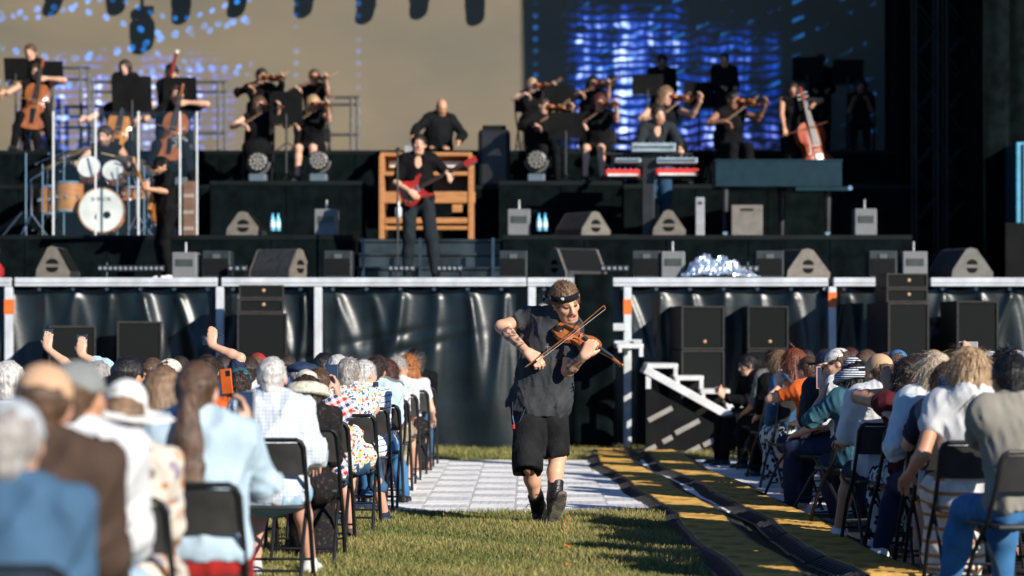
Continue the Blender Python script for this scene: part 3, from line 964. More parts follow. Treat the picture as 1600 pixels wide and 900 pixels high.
# ------------------------------------------------------------------ two cable ramps
def cable_ramp(label, path, seed):
    rr = random.Random(seed)
    root = empty('cable_ramp', (path[0][0], path[0][1], 0)); tag(root, label, 'cable ramp', 'yellow and black cable ramps')
    ys = [p[1] for p in path]; xs = [p[0] for p in path]
    def X(y): return float(np.interp(y, ys, xs)) + .030 * math.sin(y * 1.6 + seed) + .012 * math.sin(y * 3.9 + seed * 2)
    SL = .50
    prof_l = [(-.295, .006), (-.185, .052), (-.170, .056), (-.170, .006)]
    y = ys[0]
    segs = []
    while y < ys[-1]:
        segs.append((y, y + SL)); y += SL
    b1 = MB(); n = 6
    rib = MB()
    for sg in (1, -1):
        pr = [(px * sg, pz) for px, pz in prof_l]
        rib.prism(pr, 0, SL - .012)
        for k in range(7): rib.box((sg * .238, .035 + k * .068, .0315), (.09, .016, .008), Matrix.Rotation(sg * R(20), 3, 'Y'))
    rib.box((0, SL / 2 - .006, .012), (.338, SL - .012, .010))
    ramp_me = rib.mesh('ramp', [M_RUBBER])
    lid = MB(); lid.box((0, SL / 2 - .006, .050), (.335, SL - .016, .016), bev=.004)
    for k in range(9): lid.box((0, .035 + k * .054, .0595), (.31, .020, .005))
    lid_me = lid.mesh('lid', [M_YELLOW])
    for (a, c) in segs:
        xa, xc = X(a), X(c)
        o = link('ramp', ramp_me, None, root, (xa - path[0][0], a - path[0][1], .004 + rr.uniform(0, .006)), (rr.uniform(-.008, .008), rr.uniform(-.012, .012), math.atan2(-(xc - xa), SL)))
        link('lid', lid_me, None, o, (0, 0, rr.uniform(-.001, .003)), (rr.uniform(-.006, .006), rr.uniform(-.006, .006), rr.uniform(-.004, .004)))
    return root
cable_ramp('yellow and black cable ramp bordering the grass in the aisle', [(1.32, 11.9), (1.29, 13.2), (1.17, 17.3), (.93, 20.9), (.87, 24.4)], 1)
cable_ramp('yellow and black cable ramp nearer the right hand seats', [(2.0, 11.9), (1.93, 13.2), (1.77, 17.3), (1.52, 20.9), (1.41, 24.4)], 2)

# ------------------------------------------------------------------ stage
DS = 25.2          # distance of the stage front
b = MB(); b.box((0, DS + .1 + 6, 1.94), (26, 12, .10))
tag(b.build('stage_deck', M_STAGE), 'black stage deck above the skirt', None, None, 'structure')
fr = empty('stage_scaffold', (0, DS, 0)); tag(fr, 'silver aluminium stage frame of rails and posts along the skirt', 'stage scaffold')
for (a, c) in ((-60, 20), (26, 341), (348, 822), (824, 903), (957, 1292), (1301, 1383), (1452, 1660)):
    xa, xc = PX(a, DS), PX(c, DS)
    b = MB(); b.box((0, 0, 0), (xc - xa, .09, .100), bev=.006)
    o = b.build('rail', M_ALU, fr, ((xa + xc) / 2, -.06, 1.945))
    e = MB(); e.box((0, -.047, -.012), (xc - xa - .01, .006, .008)); e.build('groove', mat('alu_groove', (.22, .24, .27), .5, metal=.4), o)
for (px, tape) in ((16, (468, 491)), (345, None), (498, None), (831, None), (980, (468, 491)), (1299, (457, 480)), (1640, None)):
    x = PX(px, DS)
    b = MB(); b.box((0, 0, .945), (.088, .085, 1.89), bev=.006)
    o = b.build('post', M_ALU, fr, (x, -.055, 0))
    f = MB(); f.box((0, 0, .015), (.16, .16, .02)); f.build('foot_plate', M_ALU, o)
    if tape:
        z0, z1 = PZ(tape[1], DS), PZ(tape[0], DS)
        t = MB(); t.box((0, 0, (z0 + z1) / 2), (.094, .091, z1 - z0)); t.build('tape', M_ORANGE, o)
# the platform bracket beside the stairs
for (a, c, y) in ((957, 978, 511), (959, 990, 538), (983, 1002, 536)):
    b = MB(); b.box((0, 0, 0), (PX(c, DS) - PX(a, DS), .08, .085), bev=.005); b.build('bracket', M_ALU, fr, (PX((a + c) / 2, DS), -.14, PZ(y, DS)))

def tarp(label, pa, pb, seed, depth=0.06, dens=.39):
    rr = np.random.default_rng(seed)
    xa, xb = PX(pa, DS), PX(pb, DS); zt = 1.90
    nx, nz = int((xb - xa) / .022), 80
    xs = np.linspace(xa, xb, nx); zs = np.linspace(.015, zt, nz)
    X, Z = np.meshgrid(xs, zs, indexing='ij')
    dn = zt - Z
    Y = np.zeros_like(X)
    gx = np.arange(xa + .12, xb, dens)
    for gq in gx:                       # folds fan down from every eyelet
        for k in range(3):
            sl = rr.normal(0, .17); w = rr.uniform(.030, .07)
            xc = gq + sl * dn * (1 - .12 * dn) + .05 * np.sin(dn * 2 + k)
            amp = rr.uniform(.014, .045) * np.clip(dn / .12, 0, 1) * np.exp(-((dn - rr.uniform(.2, 1.1)) / rr.uniform(.5, 1.2)) ** 2)
            Y -= amp * np.exp(-np.abs((X - xc) / (w * (1 + .9 * dn))) ** 1.7)
        X_ = (X - gq)
        Z = Z - .025 * np.exp(-((dn) / .25) ** 2) * np.sin(np.clip(np.abs(X_) / dens, 0, 1) * math.pi) * (np.abs(X_) < dens)
    for k in range(2):                  # creases running across
        a = rr.uniform(-.5, .5); c0 = rr.uniform(.3, 1.5); x0 = rr.uniform(xa, xb)
        Y += .020 * np.exp(-(((Z - c0) - a * (X - x0)) / .05) ** 2) * np.exp(-((X - x0) / .6) ** 2)
    Y += .03 * np.sin(X * 3.1 + seed) * np.clip(dn, 0, 1) + .02 * np.sin(X * 7.7 + Z * 2.2 + seed)
    V = np.stack([X, Y, Z], -1).reshape(-1, 3)
    i = np.arange(nx - 1)[:, None] * nz + np.arange(nz - 1)[None]
    Q = np.stack([i, i + nz, i + nz + 1, i + 1], -1).reshape(-1, 4)
    o = link('tarpaulin', np_mesh('tarpaulin', V - np.array([0, 0, 0]), Q, [M_TARP]), None, None, (0, DS + .06, 0))
    tag(o, label, 'tarpaulin', 'black tarpaulins closing the stage front')
    for gq in gx:
        e = MB(); e.lathe([(.012, -.012), (.022, -.010), (.024, 0), (.020, .006)], 10, Matrix.Rotation(R(90), 3, 'X')); e.build('eyelet', M_ALU, o, (gq, -.055, zt - .035))
    return o
tarp('creased glossy black tarpaulin at the far left of the stage front', -60, 343, 11)
tarp('narrow glossy black tarpaulin behind the stacked column speakers', 348, 494, 12)
tarp('wide glossy black tarpaulin left of the violinist', 504, 828, 13)
tarp('glossy black tarpaulin behind the violinist', 834, 905, 17)
tarp('glossy black tarpaulin behind the metal stairs', 957, 1294, 14)
tarp('black tarpaulin just right of the orange banded post', 1303, 1400, 15)
tarp('glossy black tarpaulin at the far right of the stage front', 1404, 1660, 16)

# black cloth column behind the violinist
def drape(name, label, x0, x1, y, z0, z1, folds, amp, m=M_DRAPE, axis='x', nz=14, cat='curtain', kind=None):
    n = max(8, int(abs(x1 - x0) / .05))
    u = np.linspace(x0, x1, n); z = np.linspace(z0, z1, nz)
    U, Z = np.meshgrid(u, z, indexing='ij')
    W = amp * np.sin(U * folds + .6 * np.sin(U * folds * .37)) + amp * .4 * np.sin(U * folds * 2.3 + Z)
    V = np.stack([U, y + W, Z], -1) if axis == 'x' else np.stack([y + W, U, Z], -1)
    i = np.arange(n - 1)[:, None] * nz + np.arange(nz - 1)[None]
    Q = np.stack([i, i + nz, i + nz + 1, i + 1], -1).reshape(-1, 4)
    o = link(name, np_mesh(name, V.reshape(-1, 3), Q, [m]))
    sm = o.modifiers.new('thickness', 'SOLIDIFY'); sm.thickness = .006
    return tag(o, label, cat, None, kind)
drape('curtain', 'matte black cloth hanging behind the violinist down to the ground', PX(897, 24.9), PX(958, 24.9), 24.85, .02, 2.03, 26, .012)

# dark space under the stage stays closed: back wall under the deck
b = MB(); b.box((0, DS + 1.2, .95), (26, .05, 1.9)); tag(b.build('wall', M_BLACK), 'black wall closing the space below the stage', None, None, 'structure')

# roof and wings
b = MB(); b.box((0, 33.2, 16.6), (30, 10.4, .3)); tag(b.build('stage_roof', M_BLACK), 'black stage roof', None, None, 'structure')
tag(drape('backdrop', 'black backdrop', 5.6, 13, 36.2, 1.9, 16, 9, .05), None, None, None, 'structure')
tag(drape('backdrop', 'black backdrop left of the screen', -10.6, -9.4, 36.2, 1.9, 16, 9, .05), None, None, None, 'structure')
drape('curtain', 'black side curtain at the right edge of the big screen', 28.3, 36.2, 5.95, 2.0, 15.0, 11, .04, axis='y')
drape('curtain', 'black wing curtain behind the truss towers at the right', PX(1500, 31.5), PX(1578, 31.5), 31.5, 2.0, 12.0, 12, .04)
drape('curtain', 'unseen black curtain added in the left wing against skylight', 27.0, 36.0, -10.4, 1.9, 16, 9, .05, axis='y')  # out of view, added to cut sky light at the back of the stage
# blue lit container beyond the right wing
bc = MB(); bc.box((0, 0, 0), (1.2, 2.4, 1.15), bev=.02)
o = bc.build('storage_container', mat('container_blue', (.10, .42, .62), .5, var=.08), None, (PX(1583, 31) + .6, 32, PZ(287, 31)))
tag(o, 'pale blue container glimpsed beyond the right wing', 'container')
for k in range(3):
    r = MB(); r.box((0, 0, 0), (.02, .05, 1.1)); r.build('rib', mat('container_dark', (.02, .07, .10), .5), o, (-.5 + k * .25, -1.21, 0))
bs = MB(); bs.box((0, 0, 0), (1.6, 2.8, PZ(287, 31) - .575 - 0), bev=.01); tag(bs.build('platform', M_BLACK, None, (PX(1583, 31) + .6, 32, (PZ(287, 31) - .575) / 2)), 'black platform beneath the pale blue container', 'platform')

def truss_tower(label, px, D, z1):
    o = empty('truss_tower', (PX(px, D), D, 1.99)); tag(o, label, 'truss', 'truss towers in the right wing')
    m = mat('truss_dark', (.010, .011, .012), .5, metal=.2, var=.2)
    w = .15
    for sx in (-1, 1):
        for sy in (-1, 1):
            b = MB(); b.tube([(sx * w, sy * w, 0), (sx * w, sy * w, z1)], .024, 8); b.build('chord', m, o)
    b = MB(); k = 0; z = .1
    while z < z1 - .4:
        s = 1 if k % 2 else -1
        for sy in (-1, 1): b.tube([(s * w, sy * w, z), (-s * w, sy * w, z + .38)], .011, 6)
        for sx in (-1, 1): b.tube([(sx * w, s * w, z), (sx * w, -s * w, z + .38)], .011, 6)
        z += .38; k += 1
    q = b.build('bracing', m, o); q['kind'] = 'stuff'
truss_tower('dark truss tower at the inner edge of the right wing', 1446, 30.0, 9.0)
truss_tower('dark truss tower farther right beside the wing curtain', 1494, 29.9, 9.0)

# ------------------------------------------------------------------ LED wall
def led_mat():
    m, N, L, b = nodes_of('led_wall', .55, .35)
    tc = N.new('ShaderNodeTexCoord'); v = tc.outputs['Object']
    s = N.new('ShaderNodeSeparateXYZ'); L.new(v, s.inputs[0]); x, z = s.outputs[0], s.outputs[2]
    mn = lambda op, a, b=None, c=None: math_node(N, L, op, a, b, c)
    def noise(scale, detail=2, st=(1, 1, 1), off=0):
        mp = N.new('ShaderNodeMapping'); mp.inputs['Scale'].default_value = st; mp.inputs['Location'].default_value = (off, 0, off)
        L.new(v, mp.inputs[0]); n = N.new('ShaderNodeTexNoise'); n.inputs['Scale'].default_value = scale; n.inputs['Detail'].default_value = detail
        L.new(mp.outputs[0], n.inputs['Vector']); return n.outputs['Fac']
    def win(c, lo, hi, soft):
        a = N.new('ShaderNodeMapRange'); a.interpolation_type = 'SMOOTHSTEP'; a.inputs['From Min'].default_value = lo; a.inputs['From Max'].default_value = lo + soft; L.new(c, a.inputs['Value'])
        d = N.new('ShaderNodeMapRange'); d.interpolation_type = 'SMOOTHSTEP'; d.inputs['From Min'].default_value = hi - soft; d.inputs['From Max'].default_value = hi; d.inputs['To Min'].default_value = 1; d.inputs['To Max'].default_value = 0; L.new(c, d.inputs['Value'])
        return mn('MULTIPLY', a.outputs[0], d.outputs[0])
    def gate(f, lo, hi):
        a = N.new('ShaderNodeMapRange'); a.inputs['From Min'].default_value = lo; a.inputs['From Max'].default_value = hi; L.new(f, a.inputs['Value']); return a.outputs[0]
    # panel face: grey-tan with faint panel and row structure
    base = mix_node(N, L, gate(noise(.45, 3, (1, 1, 2.0)), .3, .7), (.215, .175, .115), (.150, .136, .104))
    seam = mn('LESS_THAN', mn('FRACT', mn('MULTIPLY', z, 9.0)), .12)
    base = mix_node(N, L, mn('MULTIPLY', seam, .10), base, (.12, .12, .12))
    L.new(base, b.inputs['Base Color'])
    # lit windows: rows and columns broken by noise
    rows = win(mn('FRACT', mn('MULTIPLY', mn('ADD', z, mn('MULTIPLY', noise(1.4, 2), .34)), 7.2)), .10, .98, .30)
    cols = win(mn('FRACT', mn('MULTIPLY', mn('ADD', x, mn('MULTIPLY', noise(2.0, 2, (1, 1, 1), 2), .25)), 7.0)), .04, .98, .30)
    brk = mn('MULTIPLY', gate(noise(3.2, 3, (1.0, 1, 1.6)), .38, .62), mn('ADD', mn('MULTIPLY', gate(noise(2.6, 1, (1, 1, .02), 3), .42, .58), 1.3), .30))
    grid = mn('MULTIPLY', mn('MULTIPLY', rows, mn('ADD', mn('MULTIPLY', cols, .5), .5)), brk)
    rL = mn('MULTIPLY', win(x, -8.4, -4.55, .9), win(z, 3.6, 6.0, .9))
    rR1 = mn('MULTIPLY', win(x, .55, 2.6, .35), win(z, 3.6, 6.75, .6))
    rR2 = mn('MULTIPLY', mn('MULTIPLY', win(x, 2.3, 4.1, .3), win(z, 3.4, 6.4, .7)), .75)
    tower = mn('MULTIPLY', mn('MULTIPLY', win(x, 1.35, 1.95, .15), win(z, 4.5, 6.5, .4)), .55)
    tower = mn('ADD', tower, mn('MULTIPLY', mn('MULTIPLY', win(x, .72, 1.05, .1), win(z, 4.5, 6.2, .4)), .35))
    low = mn('MULTIPLY', mn('MULTIPLY', win(x, .4, 4.2, .4), win(z, 3.6, 4.9, .3)), .6)
    reg = mn('ADD', mn('ADD', mn('MULTIPLY', rL, 1.7), mn('ADD', mn('MULTIPLY', rR1, 1.9), rR2)), low)
    em = mn('MULTIPLY', grid, reg)
    em = mn('ADD', em, mn('MULTIPLY', tower, mn('ADD', mn('MULTIPLY', rows, .7), .3)))
    # dotted light trails
    def dots(zf, k, w, reg_):
        d = mn('SUBTRACT', z, zf)
        fx = mn('SUBTRACT', mn('FRACT', mn('MULTIPLY', x, k)), .5)
        r = mn('ADD', mn('POWER', mn('MULTIPLY', fx, 1.0 / k), 2.0), mn('POWER', d, 2.0))
        return mn('MULTIPLY', mn('MULTIPLY', mn('LESS_THAN', r, w * w), reg_), 1.0)
    tr = None
    for (z0, a, f, ph, k, w) in ((6.05, .30, 1.1, .3, 4.3, .060), (6.35, .22, 1.6, 1.2, 3.6, .055), (5.75, .16, 2.0, 2.0, 4.6, .05), (6.55, .15, 2.6, .5, 5.0, .045), (5.45, .14, 1.4, 3.0, 5.2, .05)):
        zf = mn('ADD', mn('MULTIPLY', mn('SINE', mn('ADD', mn('MULTIPLY', x, f), ph)), a), z0)
        q = dots(zf, k, w, win(x, -8.8, -4.4, .2))
        tr = q if tr is None else mn('MAXIMUM', tr, q)
    for x0 in (-3.75, -2.75, .1):      # sparse vertical runs of dots
        fz = mn('SUBTRACT', mn('FRACT', mn('MULTIPLY', z, 5.2)), .5)
        r = mn('ADD', mn('POWER', mn('DIVIDE', fz, 5.2), 2.0), mn('POWER', mn('SUBTRACT', x, x0), 2.0))
        tr = mn('MAXIMUM', tr, mn('MULTIPLY', mn('LESS_THAN', r, .0022), .30))
    # slanted dashes on the dark right part
    sh = mn('FRACT', mn('MULTIPLY', mn('ADD', z, mn('MULTIPLY', x, -.45)), 3.4)); sx = mn('FRACT', mn('MULTIPLY', x, 2.6))
    da = mn('MULTIPLY', mn('MULTIPLY', mn('LESS_THAN', sh, .22), mn('LESS_THAN', sx, .5)), mn('MULTIPLY', win(x, .5, 5.7, .2), gate(noise(2.2, 1, (1, 1, 1), 5), .50, .62)))
    da = mn('MULTIPLY', da, mn('MULTIPLY', win(z, 4.2, 7.4, .5), .30))
    col = mix_node(N, L, gate(em, .5, 1.5), (.006, .105, .95), (.42, .58, 1.0))
    lila = gate(z, 5.0, 4.2)
    col = mix_node(N, L, mn('MULTIPLY', lila, .35), col, (.34, .30, 1.0))
    cole = N.new('ShaderNodeVectorMath'); cole.operation = 'SCALE'; L.new(col, cole.inputs[0]); L.new(em, cole.inputs['Scale'])
    c2 = N.new('ShaderNodeVectorMath'); c2.operation = 'SCALE'; c2.inputs[0].default_value = (.03, .30, 1.0); L.new(mn('ADD', mn('MULTIPLY', tr, gate(noise(2.4, 2, (1, 1, 1), 9), .36, .60)), da), c2.inputs['Scale'])
    ad = N.new('ShaderNodeVectorMath'); ad.operation = 'ADD'; L.new(cole.outputs[0], ad.inputs[0]); L.new(c2.outputs[0], ad.inputs[1])
    L.new(ad.outputs[0], b.inputs['Emission Color']); b.inputs['Emission Strength'].default_value = .75
    return m
lw = MB(); lw.box((0, 35.1, 6.2), (0.01, .01, .01))
lw = MB(); xa, xb = -9.6, 5.72
lw.box(((xa + xb) / 2, 35.1, 6.3), (xb - xa, .2, 5.4))
tag(lw.build('led_screen', led_mat()), 'huge video screen with blue city lights behind the orchestra', 'screen')

# lamps hung from a truss above the picture: their shadows fall on the screen
tr = empty('lighting_truss', (0, 33.6, 8.45)); tag(tr, 'lighting truss above the screen carrying moving lamps', 'truss')
mt = mat('truss_black', (.02, .02, .022), .5, metal=.4)
for sy in (-1, 1):
    for sz in (0, 1):
        b = MB(); b.tube([(-7.5, sy * .15, sz * .3), (5, sy * .15, sz * .3)], .024, 8); b.build('chord', mt, tr)
def lamp_proto():
    o = empty('moving_lamp', (0, 0, 0))
    b = MB(); b.box((0, 0, -.06), (.20, .14, .12), bev=.02); b.build('base', M_BLACKG, o)
    b = MB()
    for s in (-1, 1): b.tube([(s * .08, 0, -.12), (s * .135, 0, -.22), (s * .135, 0, -.42)], .022, 8)
    b.build('yoke', M_BLACKG, o)
    b = MB(); b.lathe([(.05, .22), (.10, .18), (.115, .0), (.115, -.14), (.10, -.21), (.06, -.25)], 16); b.build('head', M_BLACKG, o, (0, 0, -.42), (0, 0, 0), True)
    return o
proto = lamp_proto()
off = sun_dir * (1.4 / -sun_dir.y) if False else sun_dir * (1.4 / abs(sun_dir.y))
for k, (px, py, tilt) in enumerate(((85, 24, 20), (180, 22, -6), (222, 78, 0), (283, 36, 3), (372, 26, 14), (475, 26, 5), (572, 36, 12), (655, 28, 4), (742, 38, -3), (832, 38, 0))):
    o = proto if k == 0 else copy_tree(proto)
    p = P(px, py, 35.0)
    o.location = (p.x + off.x, 33.6, p.z + off.z + .67)
    tag(o, 'black moving lamp hanging above the picture, number %s from the left' % ('one two three four five six seven eight nine ten'.split()[k]), 'stage lamp', 'lamps hung above the screen')
    for c in o.children:
        if c.name.startswith('head'): c.rotation_euler = (0, R(tilt), 0)
    if k == 2:
        for c in o.children: c.scale = (1.25, 1.25, 1.15)
for o in [q for q in COL.objects if q.name.startswith('moving_lamp')]:
    b = MB(); b.tube([(0, 0, -.01), (0, 0, max(.05, 8.45 - o.location.z))], .022, 8); b.build('drop_pole', mt, o)
# ------------------------------------------------------------------ risers
def riser(label, pa, pb, D0, D1, z0, z1, m=M_STAGE):
    xa, xb = PX(pa, D0), PX(pb, D0)
    o = empty('riser', ((xa + xb) / 2, D0, z0)); tag(o, label, 'riser', 'black stage risers')
    w = xb - xa
    b = MB(); b.box((0, (D1 - D0) / 2, (z1 - z0) - .03), (w, D1 - D0, .06), bev=.004); b.build('deck', M_STAGE, o)
    n = max(1, round(w / 1.0))
    for k in range(n):
        b = MB(); b.box((-w / 2 + (k + .5) * w / n, .02, (z1 - z0 - .06) / 2), (w / n - .012, .03, z1 - z0 - .066)); b.build('panel', M_DRAPE, o)
    for s in (-1, 1):
        b = MB(); b.box((s * (w / 2 - .02), (D1 - D0) / 2 + .03, (z1 - z0 - .06) / 2), (.03, D1 - D0 - .06, z1 - z0 - .066)); b.build('side_panel', M_DRAPE, o)
    return o
Z1, Z2, Z3 = 2.59, 3.41, 4.0
riser('low black riser under the drum kit and left monitors', -90, 552, 27.5, 37, 1.99, Z1)
riser('low black riser under the keyboards and grand piano', 785, 1425, 27.5, 37, 1.99, Z1)
riser('low black riser behind the centre steps under the organ', 553, 784, 28.7, 37, 1.99, Z1)
riser('black orchestra riser with two round lamps on its edge', 328, 566, 29.5, 31.6, Z1 + .003, Z2)
riser('black orchestra riser just right of the organ', 779, 972, 29.5, 31.6, Z1 + .003, Z2)
riser('black orchestra riser behind the drum kit', -70, 326, 30.3, 31.6, Z1 + .003, Z2)
riser('black orchestra riser behind the organ', 568, 777, 30.4, 31.6, Z1 + .003, Z2)
riser('black riser behind the keyboards and piano', 974, 1425, 30.2, 31.6, Z1 + .003, Z2)
riser('highest black riser along the foot of the screen', -80, 1400, 31.65, 35.0, Z1 + .003, Z3)
# centre steps
st = empty('stage_steps', (PX(669, 27.5), 27.5, 1.99)); tag(st, 'dark glossy steps in the middle of the stage below the organ', 'steps')
M_STEP = mat('step_blue_black', (.028, .040, .048), .28, spec=.6, var=.3, vscale=3)
W = PX(783, 27.5) - PX(555, 27.5)
for k in range(3):
    b = MB(); b.box((0, .2 + k * .38, .18 + k * .19), (W - .02, .40, .035), bev=.005); b.build('tread', M_STEP, st)
    b = MB(); b.box((0, .04 + k * .38, .075 + k * .19), (W - .04, .02, .15)); b.build('riser_board', M_STEP, st)
for x in (-.82, -.1, .82):
    b = MB(); b.box((x, -.02, .28), (.035, .035, .56)); b.build('upright', mat('step_edge', (.06, .10, .13), .25, metal=.5), st)

# ------------------------------------------------------------------ loudspeakers, monitors and boxes
def cabinet(label, pa, pb, pt, pbm, D, yaw=0, depth=.7, name='speaker_cabinet', group='loudspeakers before the stage', badge=True, grille=M_GRILLE):
    x = PX((pa + pb) / 2, D); w = (pb - pa) * D / FPX / max(.5, math.cos(R(yaw))); z1, z0 = PZ(pt, D), max(0, PZ(pbm, D))
    o = empty(name, (x, D, z0), R(yaw)); tag(o, label, 'loudspeaker', group)
    hh = z1 - z0
    b = MB(); t = .022
    b.box((0, depth / 2 + .012, hh / 2), (w, depth, hh), bev=.008)
    for (cx, cz, sx, sz) in ((0, t / 2, w, t), (0, hh - t / 2, w, t), (-w / 2 + t / 2, hh / 2, t, hh - 2 * t), (w / 2 - t / 2, hh / 2, t, hh - 2 * t)):
        b.box((cx, -.002, cz), (sx - .002, .030, sz - .002))
    b.build('housing', M_CABINET, o)
    b = MB(); b.box((0, .006, hh / 2), (w - 2 * t - .006, .012, hh - 2 * t - .006)); b.build('grille', grille, o)
    if badge:
        b = MB(); b.lathe([(.017, 0), (.019, .006), (.012, .010)], 12, Matrix.Rotation(R(90), 3, 'X')); b.build('badge', mat('badge_brass', (.62, .38, .20), .4, metal=.3), o, (w * .05, .0, .09))
    return o
cabinet('black subwoofer left of the pair behind the left crowd', 78, 148, 509, 730, 24.3, 14)
cabinet('black subwoofer right of the pair behind the left crowd', 184, 252, 502, 730, 24.3, 10)
cabinet('tall black subwoofer under the column speakers at left', 371, 448, 489, 730, 24.2, 6, badge=False)
cabinet('lower small black speaker on the tall left subwoofer', 374, 443, 467, 488.5, 24.2, 6, .45)
cabinet('upper small black speaker on the tall left subwoofer', 374, 443, 445, 466.5, 24.2, 6, .45)
cabinet('upper left subwoofer of the stack behind the stairs', 1064, 1132, 478, 546, 24.6, 8)
cabinet('upper right subwoofer of the stack behind the stairs', 1168, 1232, 478, 546, 24.6, 0)
cabinet('lower left subwoofer of the stack behind the stairs', 1064, 1132, 547, 730, 24.6, 8, badge=False)
cabinet('lower right subwoofer of the stack behind the stairs', 1168, 1232, 547, 730, 24.6, 0, badge=False)
cabinet('black subwoofer left of the pair behind the right crowd', 1386, 1452, 473, 730, 24.2, 10)
cabinet('black subwoofer right of the pair behind the right crowd', 1494, 1560, 470, 730, 24.2, 4)
cabinet('lower small black speaker on the right hand subwoofer', 1384, 1450, 451, 472.5, 24.2, 6, .45, badge=True)
cabinet('upper small black speaker on the right hand subwoofer', 1384, 1450, 427, 450.5, 24.2, 6, .45, badge=True)

M_WEDGE = mat('wedge_grey', (.155, .137, .115), .7, var=.12, vscale=14, bump=.15, bscale=120)
M_DARKWEDGE = mat('wedge_dark', (.03, .032, .034), .6, var=.2, vscale=20)
def wedge(label, px, D, z, w, h, yaw, m=M_WEDGE):
    """stage monitor: grey side cheeks with a pair of half round handles, dark sloped grille"""
    o = empty('stage_monitor', (PX(px, D), D, z), R(yaw)); tag(o, label, 'stage monitor', 'wedge monitors on the stage')
    d = w
    pr = [(-d * .5, 0), (d * .5, 0), (d * .52, h * .22), (d * .12, h * .95), (-d * .02, h), (-d * .14, h * .95), (-d * .47, h * .30)]
    b = MB(); b.prism(pr, .01, .55); b.build('housing', M_DARKWEDGE, o)
    for y0, y1 in ((-.012, .008), (.552, .572)):
        b = MB(); b.prism(pr, y0, y1); c = b.build('cheek', m, o)
        if y0 < 0:
            for s in (1, -1):
                q = MB(); pp = [(math.cos(a) * .075, .02 * s + math.sin(a) * .062 * s) for a in [math.pi * k / 10 for k in range(11)]]
                q.prism(pp, -.018, -.011); q.build('handle', M_BLACK, c, (0, 0, h * .42))
    b = MB(); M = Matrix.Rotation(math.atan2(h * .65, -d * .33), 3, 'Y')
    b.add([(d * .50, .03, h * .27), (d * .14, .03, h * .93), (d * .14, .53, h * .93), (d * .50, .53, h * .27)], [(0, 1, 2, 3)]); b.build('grille', M_GRILLE, o, (.006, 0, .004))
    return o
zf = 2.0
wedge('grey cheeked wedge monitor at the far left of the stage front', 82, 25.9, 1.99, .40, .40, 0)
wedge('grey wedge monitor on the riser near the drum kit', 380, 27.9, Z1, .44, .32, 0)
wedge('wedge monitor at the stage front left of the centre steps', 468, 25.9, 1.99, .46, .37, 62)
wedge('wedge monitor at the stage front right of the centre steps', 868, 25.9, 1.99, .46, .38, -58, M_WEDGE)
wedge('grey wedge monitor on the riser beside the blue bottles', 930, 27.9, Z1, .46, .32, 35)
wedge('grey wedge monitor on the riser below the keyboards', 1045, 27.9, Z1, .42, .34, 0)
wedge('large grey wedge monitor right of the silver heap', 1262, 25.9, 1.99, .58, .37, 22)
wedge('dim wedge monitor at the far right of the stage front', 1518, 25.9, 1.99, .56, .38, 20, mat('wedge_dim', (.12, .115, .105), .7))

M_EFF = mat('machine_grey', (.17, .175, .18), .5, var=.06)
def effect_box(label, px, D, z, w=.30, h=.34):
    o = empty('effect_machine', (PX(px, D), D, z)); tag(o, label, 'effect machine', 'grey machines with upright rods')
    b = MB(); b.box((0, .15, h / 2), (w, .30, h), bev=.012); b.build('housing', M_EFF, o)
    b = MB(); b.box((0, -.004, h * .60), (w * .70, .012, h * .26)); b.build('panel', mat('machine_panel', (.05, .06, .055), .35), o)
    b = MB(); b.tube([(.0, .12, h - .01), (.0, .12, h + .12)], .013, 8); b.build('rod', mat('rod_grey', (.45, .46, .48), .4, metal=.5), o)
    b = MB()
    for s in (-1, 1): b.box((s * w * .38, .15, -.004), (.03, .26, .02))
    b.build('foot', M_BLACK, o)
effect_box('grey machine with upright rod beside the bass player', 288, 25.7, 2.0, .29, .31)
effect_box('grey machine with upright rod on the riser left of the organ', 509, 27.8, Z1 + .01, .29, .335)
effect_box('grey machine with upright rod on the riser right of the organ', 811, 27.8, Z1 + .01, .29, .335)
effect_box('grey machine with upright rod left of the silver heap', 1052, 25.7, 2.0, .28, .32)
effect_box('grey machine with upright rod on the riser under the piano', 1353, 27.8, Z1 + .01, .28, .34)
effect_box('grey machine with upright rod near the right wing', 1430, 25.7, 2.0, .29, .32)

M_FILL = mat('fill_blue_black', (.022, .030, .034), .45, var=.2)
def fill_box(label, px, D, z, w=.33, h=.33):
    o = empty('fill_speaker', (PX(px, D), D, z)); tag(o, label, 'loudspeaker', 'small fill speakers along the stage edge')
    b = MB(); b.box((0, .16, h / 2), (w, .32, h), bev=.012); b.build('housing', M_FILL, o)
    b = MB(); b.box((0, -.006, h * .42), (w - .05, .014, h * .6)); b.build('grille', M_GRILLE, o)
    b = MB(); b.box((.0, -.010, h * .80), (.09, .012, .05)); b.build('badge', mat('fill_badge', (.10, .115, .12), .4), o)
for px, t in ((338, 'small black fill speaker right of the grey machine at left'), (528, 'small black fill speaker beside the left end of the steps'), (802, 'small black fill speaker beside the right end of the steps'), (1010, 'small black fill speaker left of the silver heap'), (1203, 'small black fill speaker right of the silver heap'), (1380, 'small black fill speaker left of the last grey machine')):
    fill_box(t, px, 25.75, 2.0)

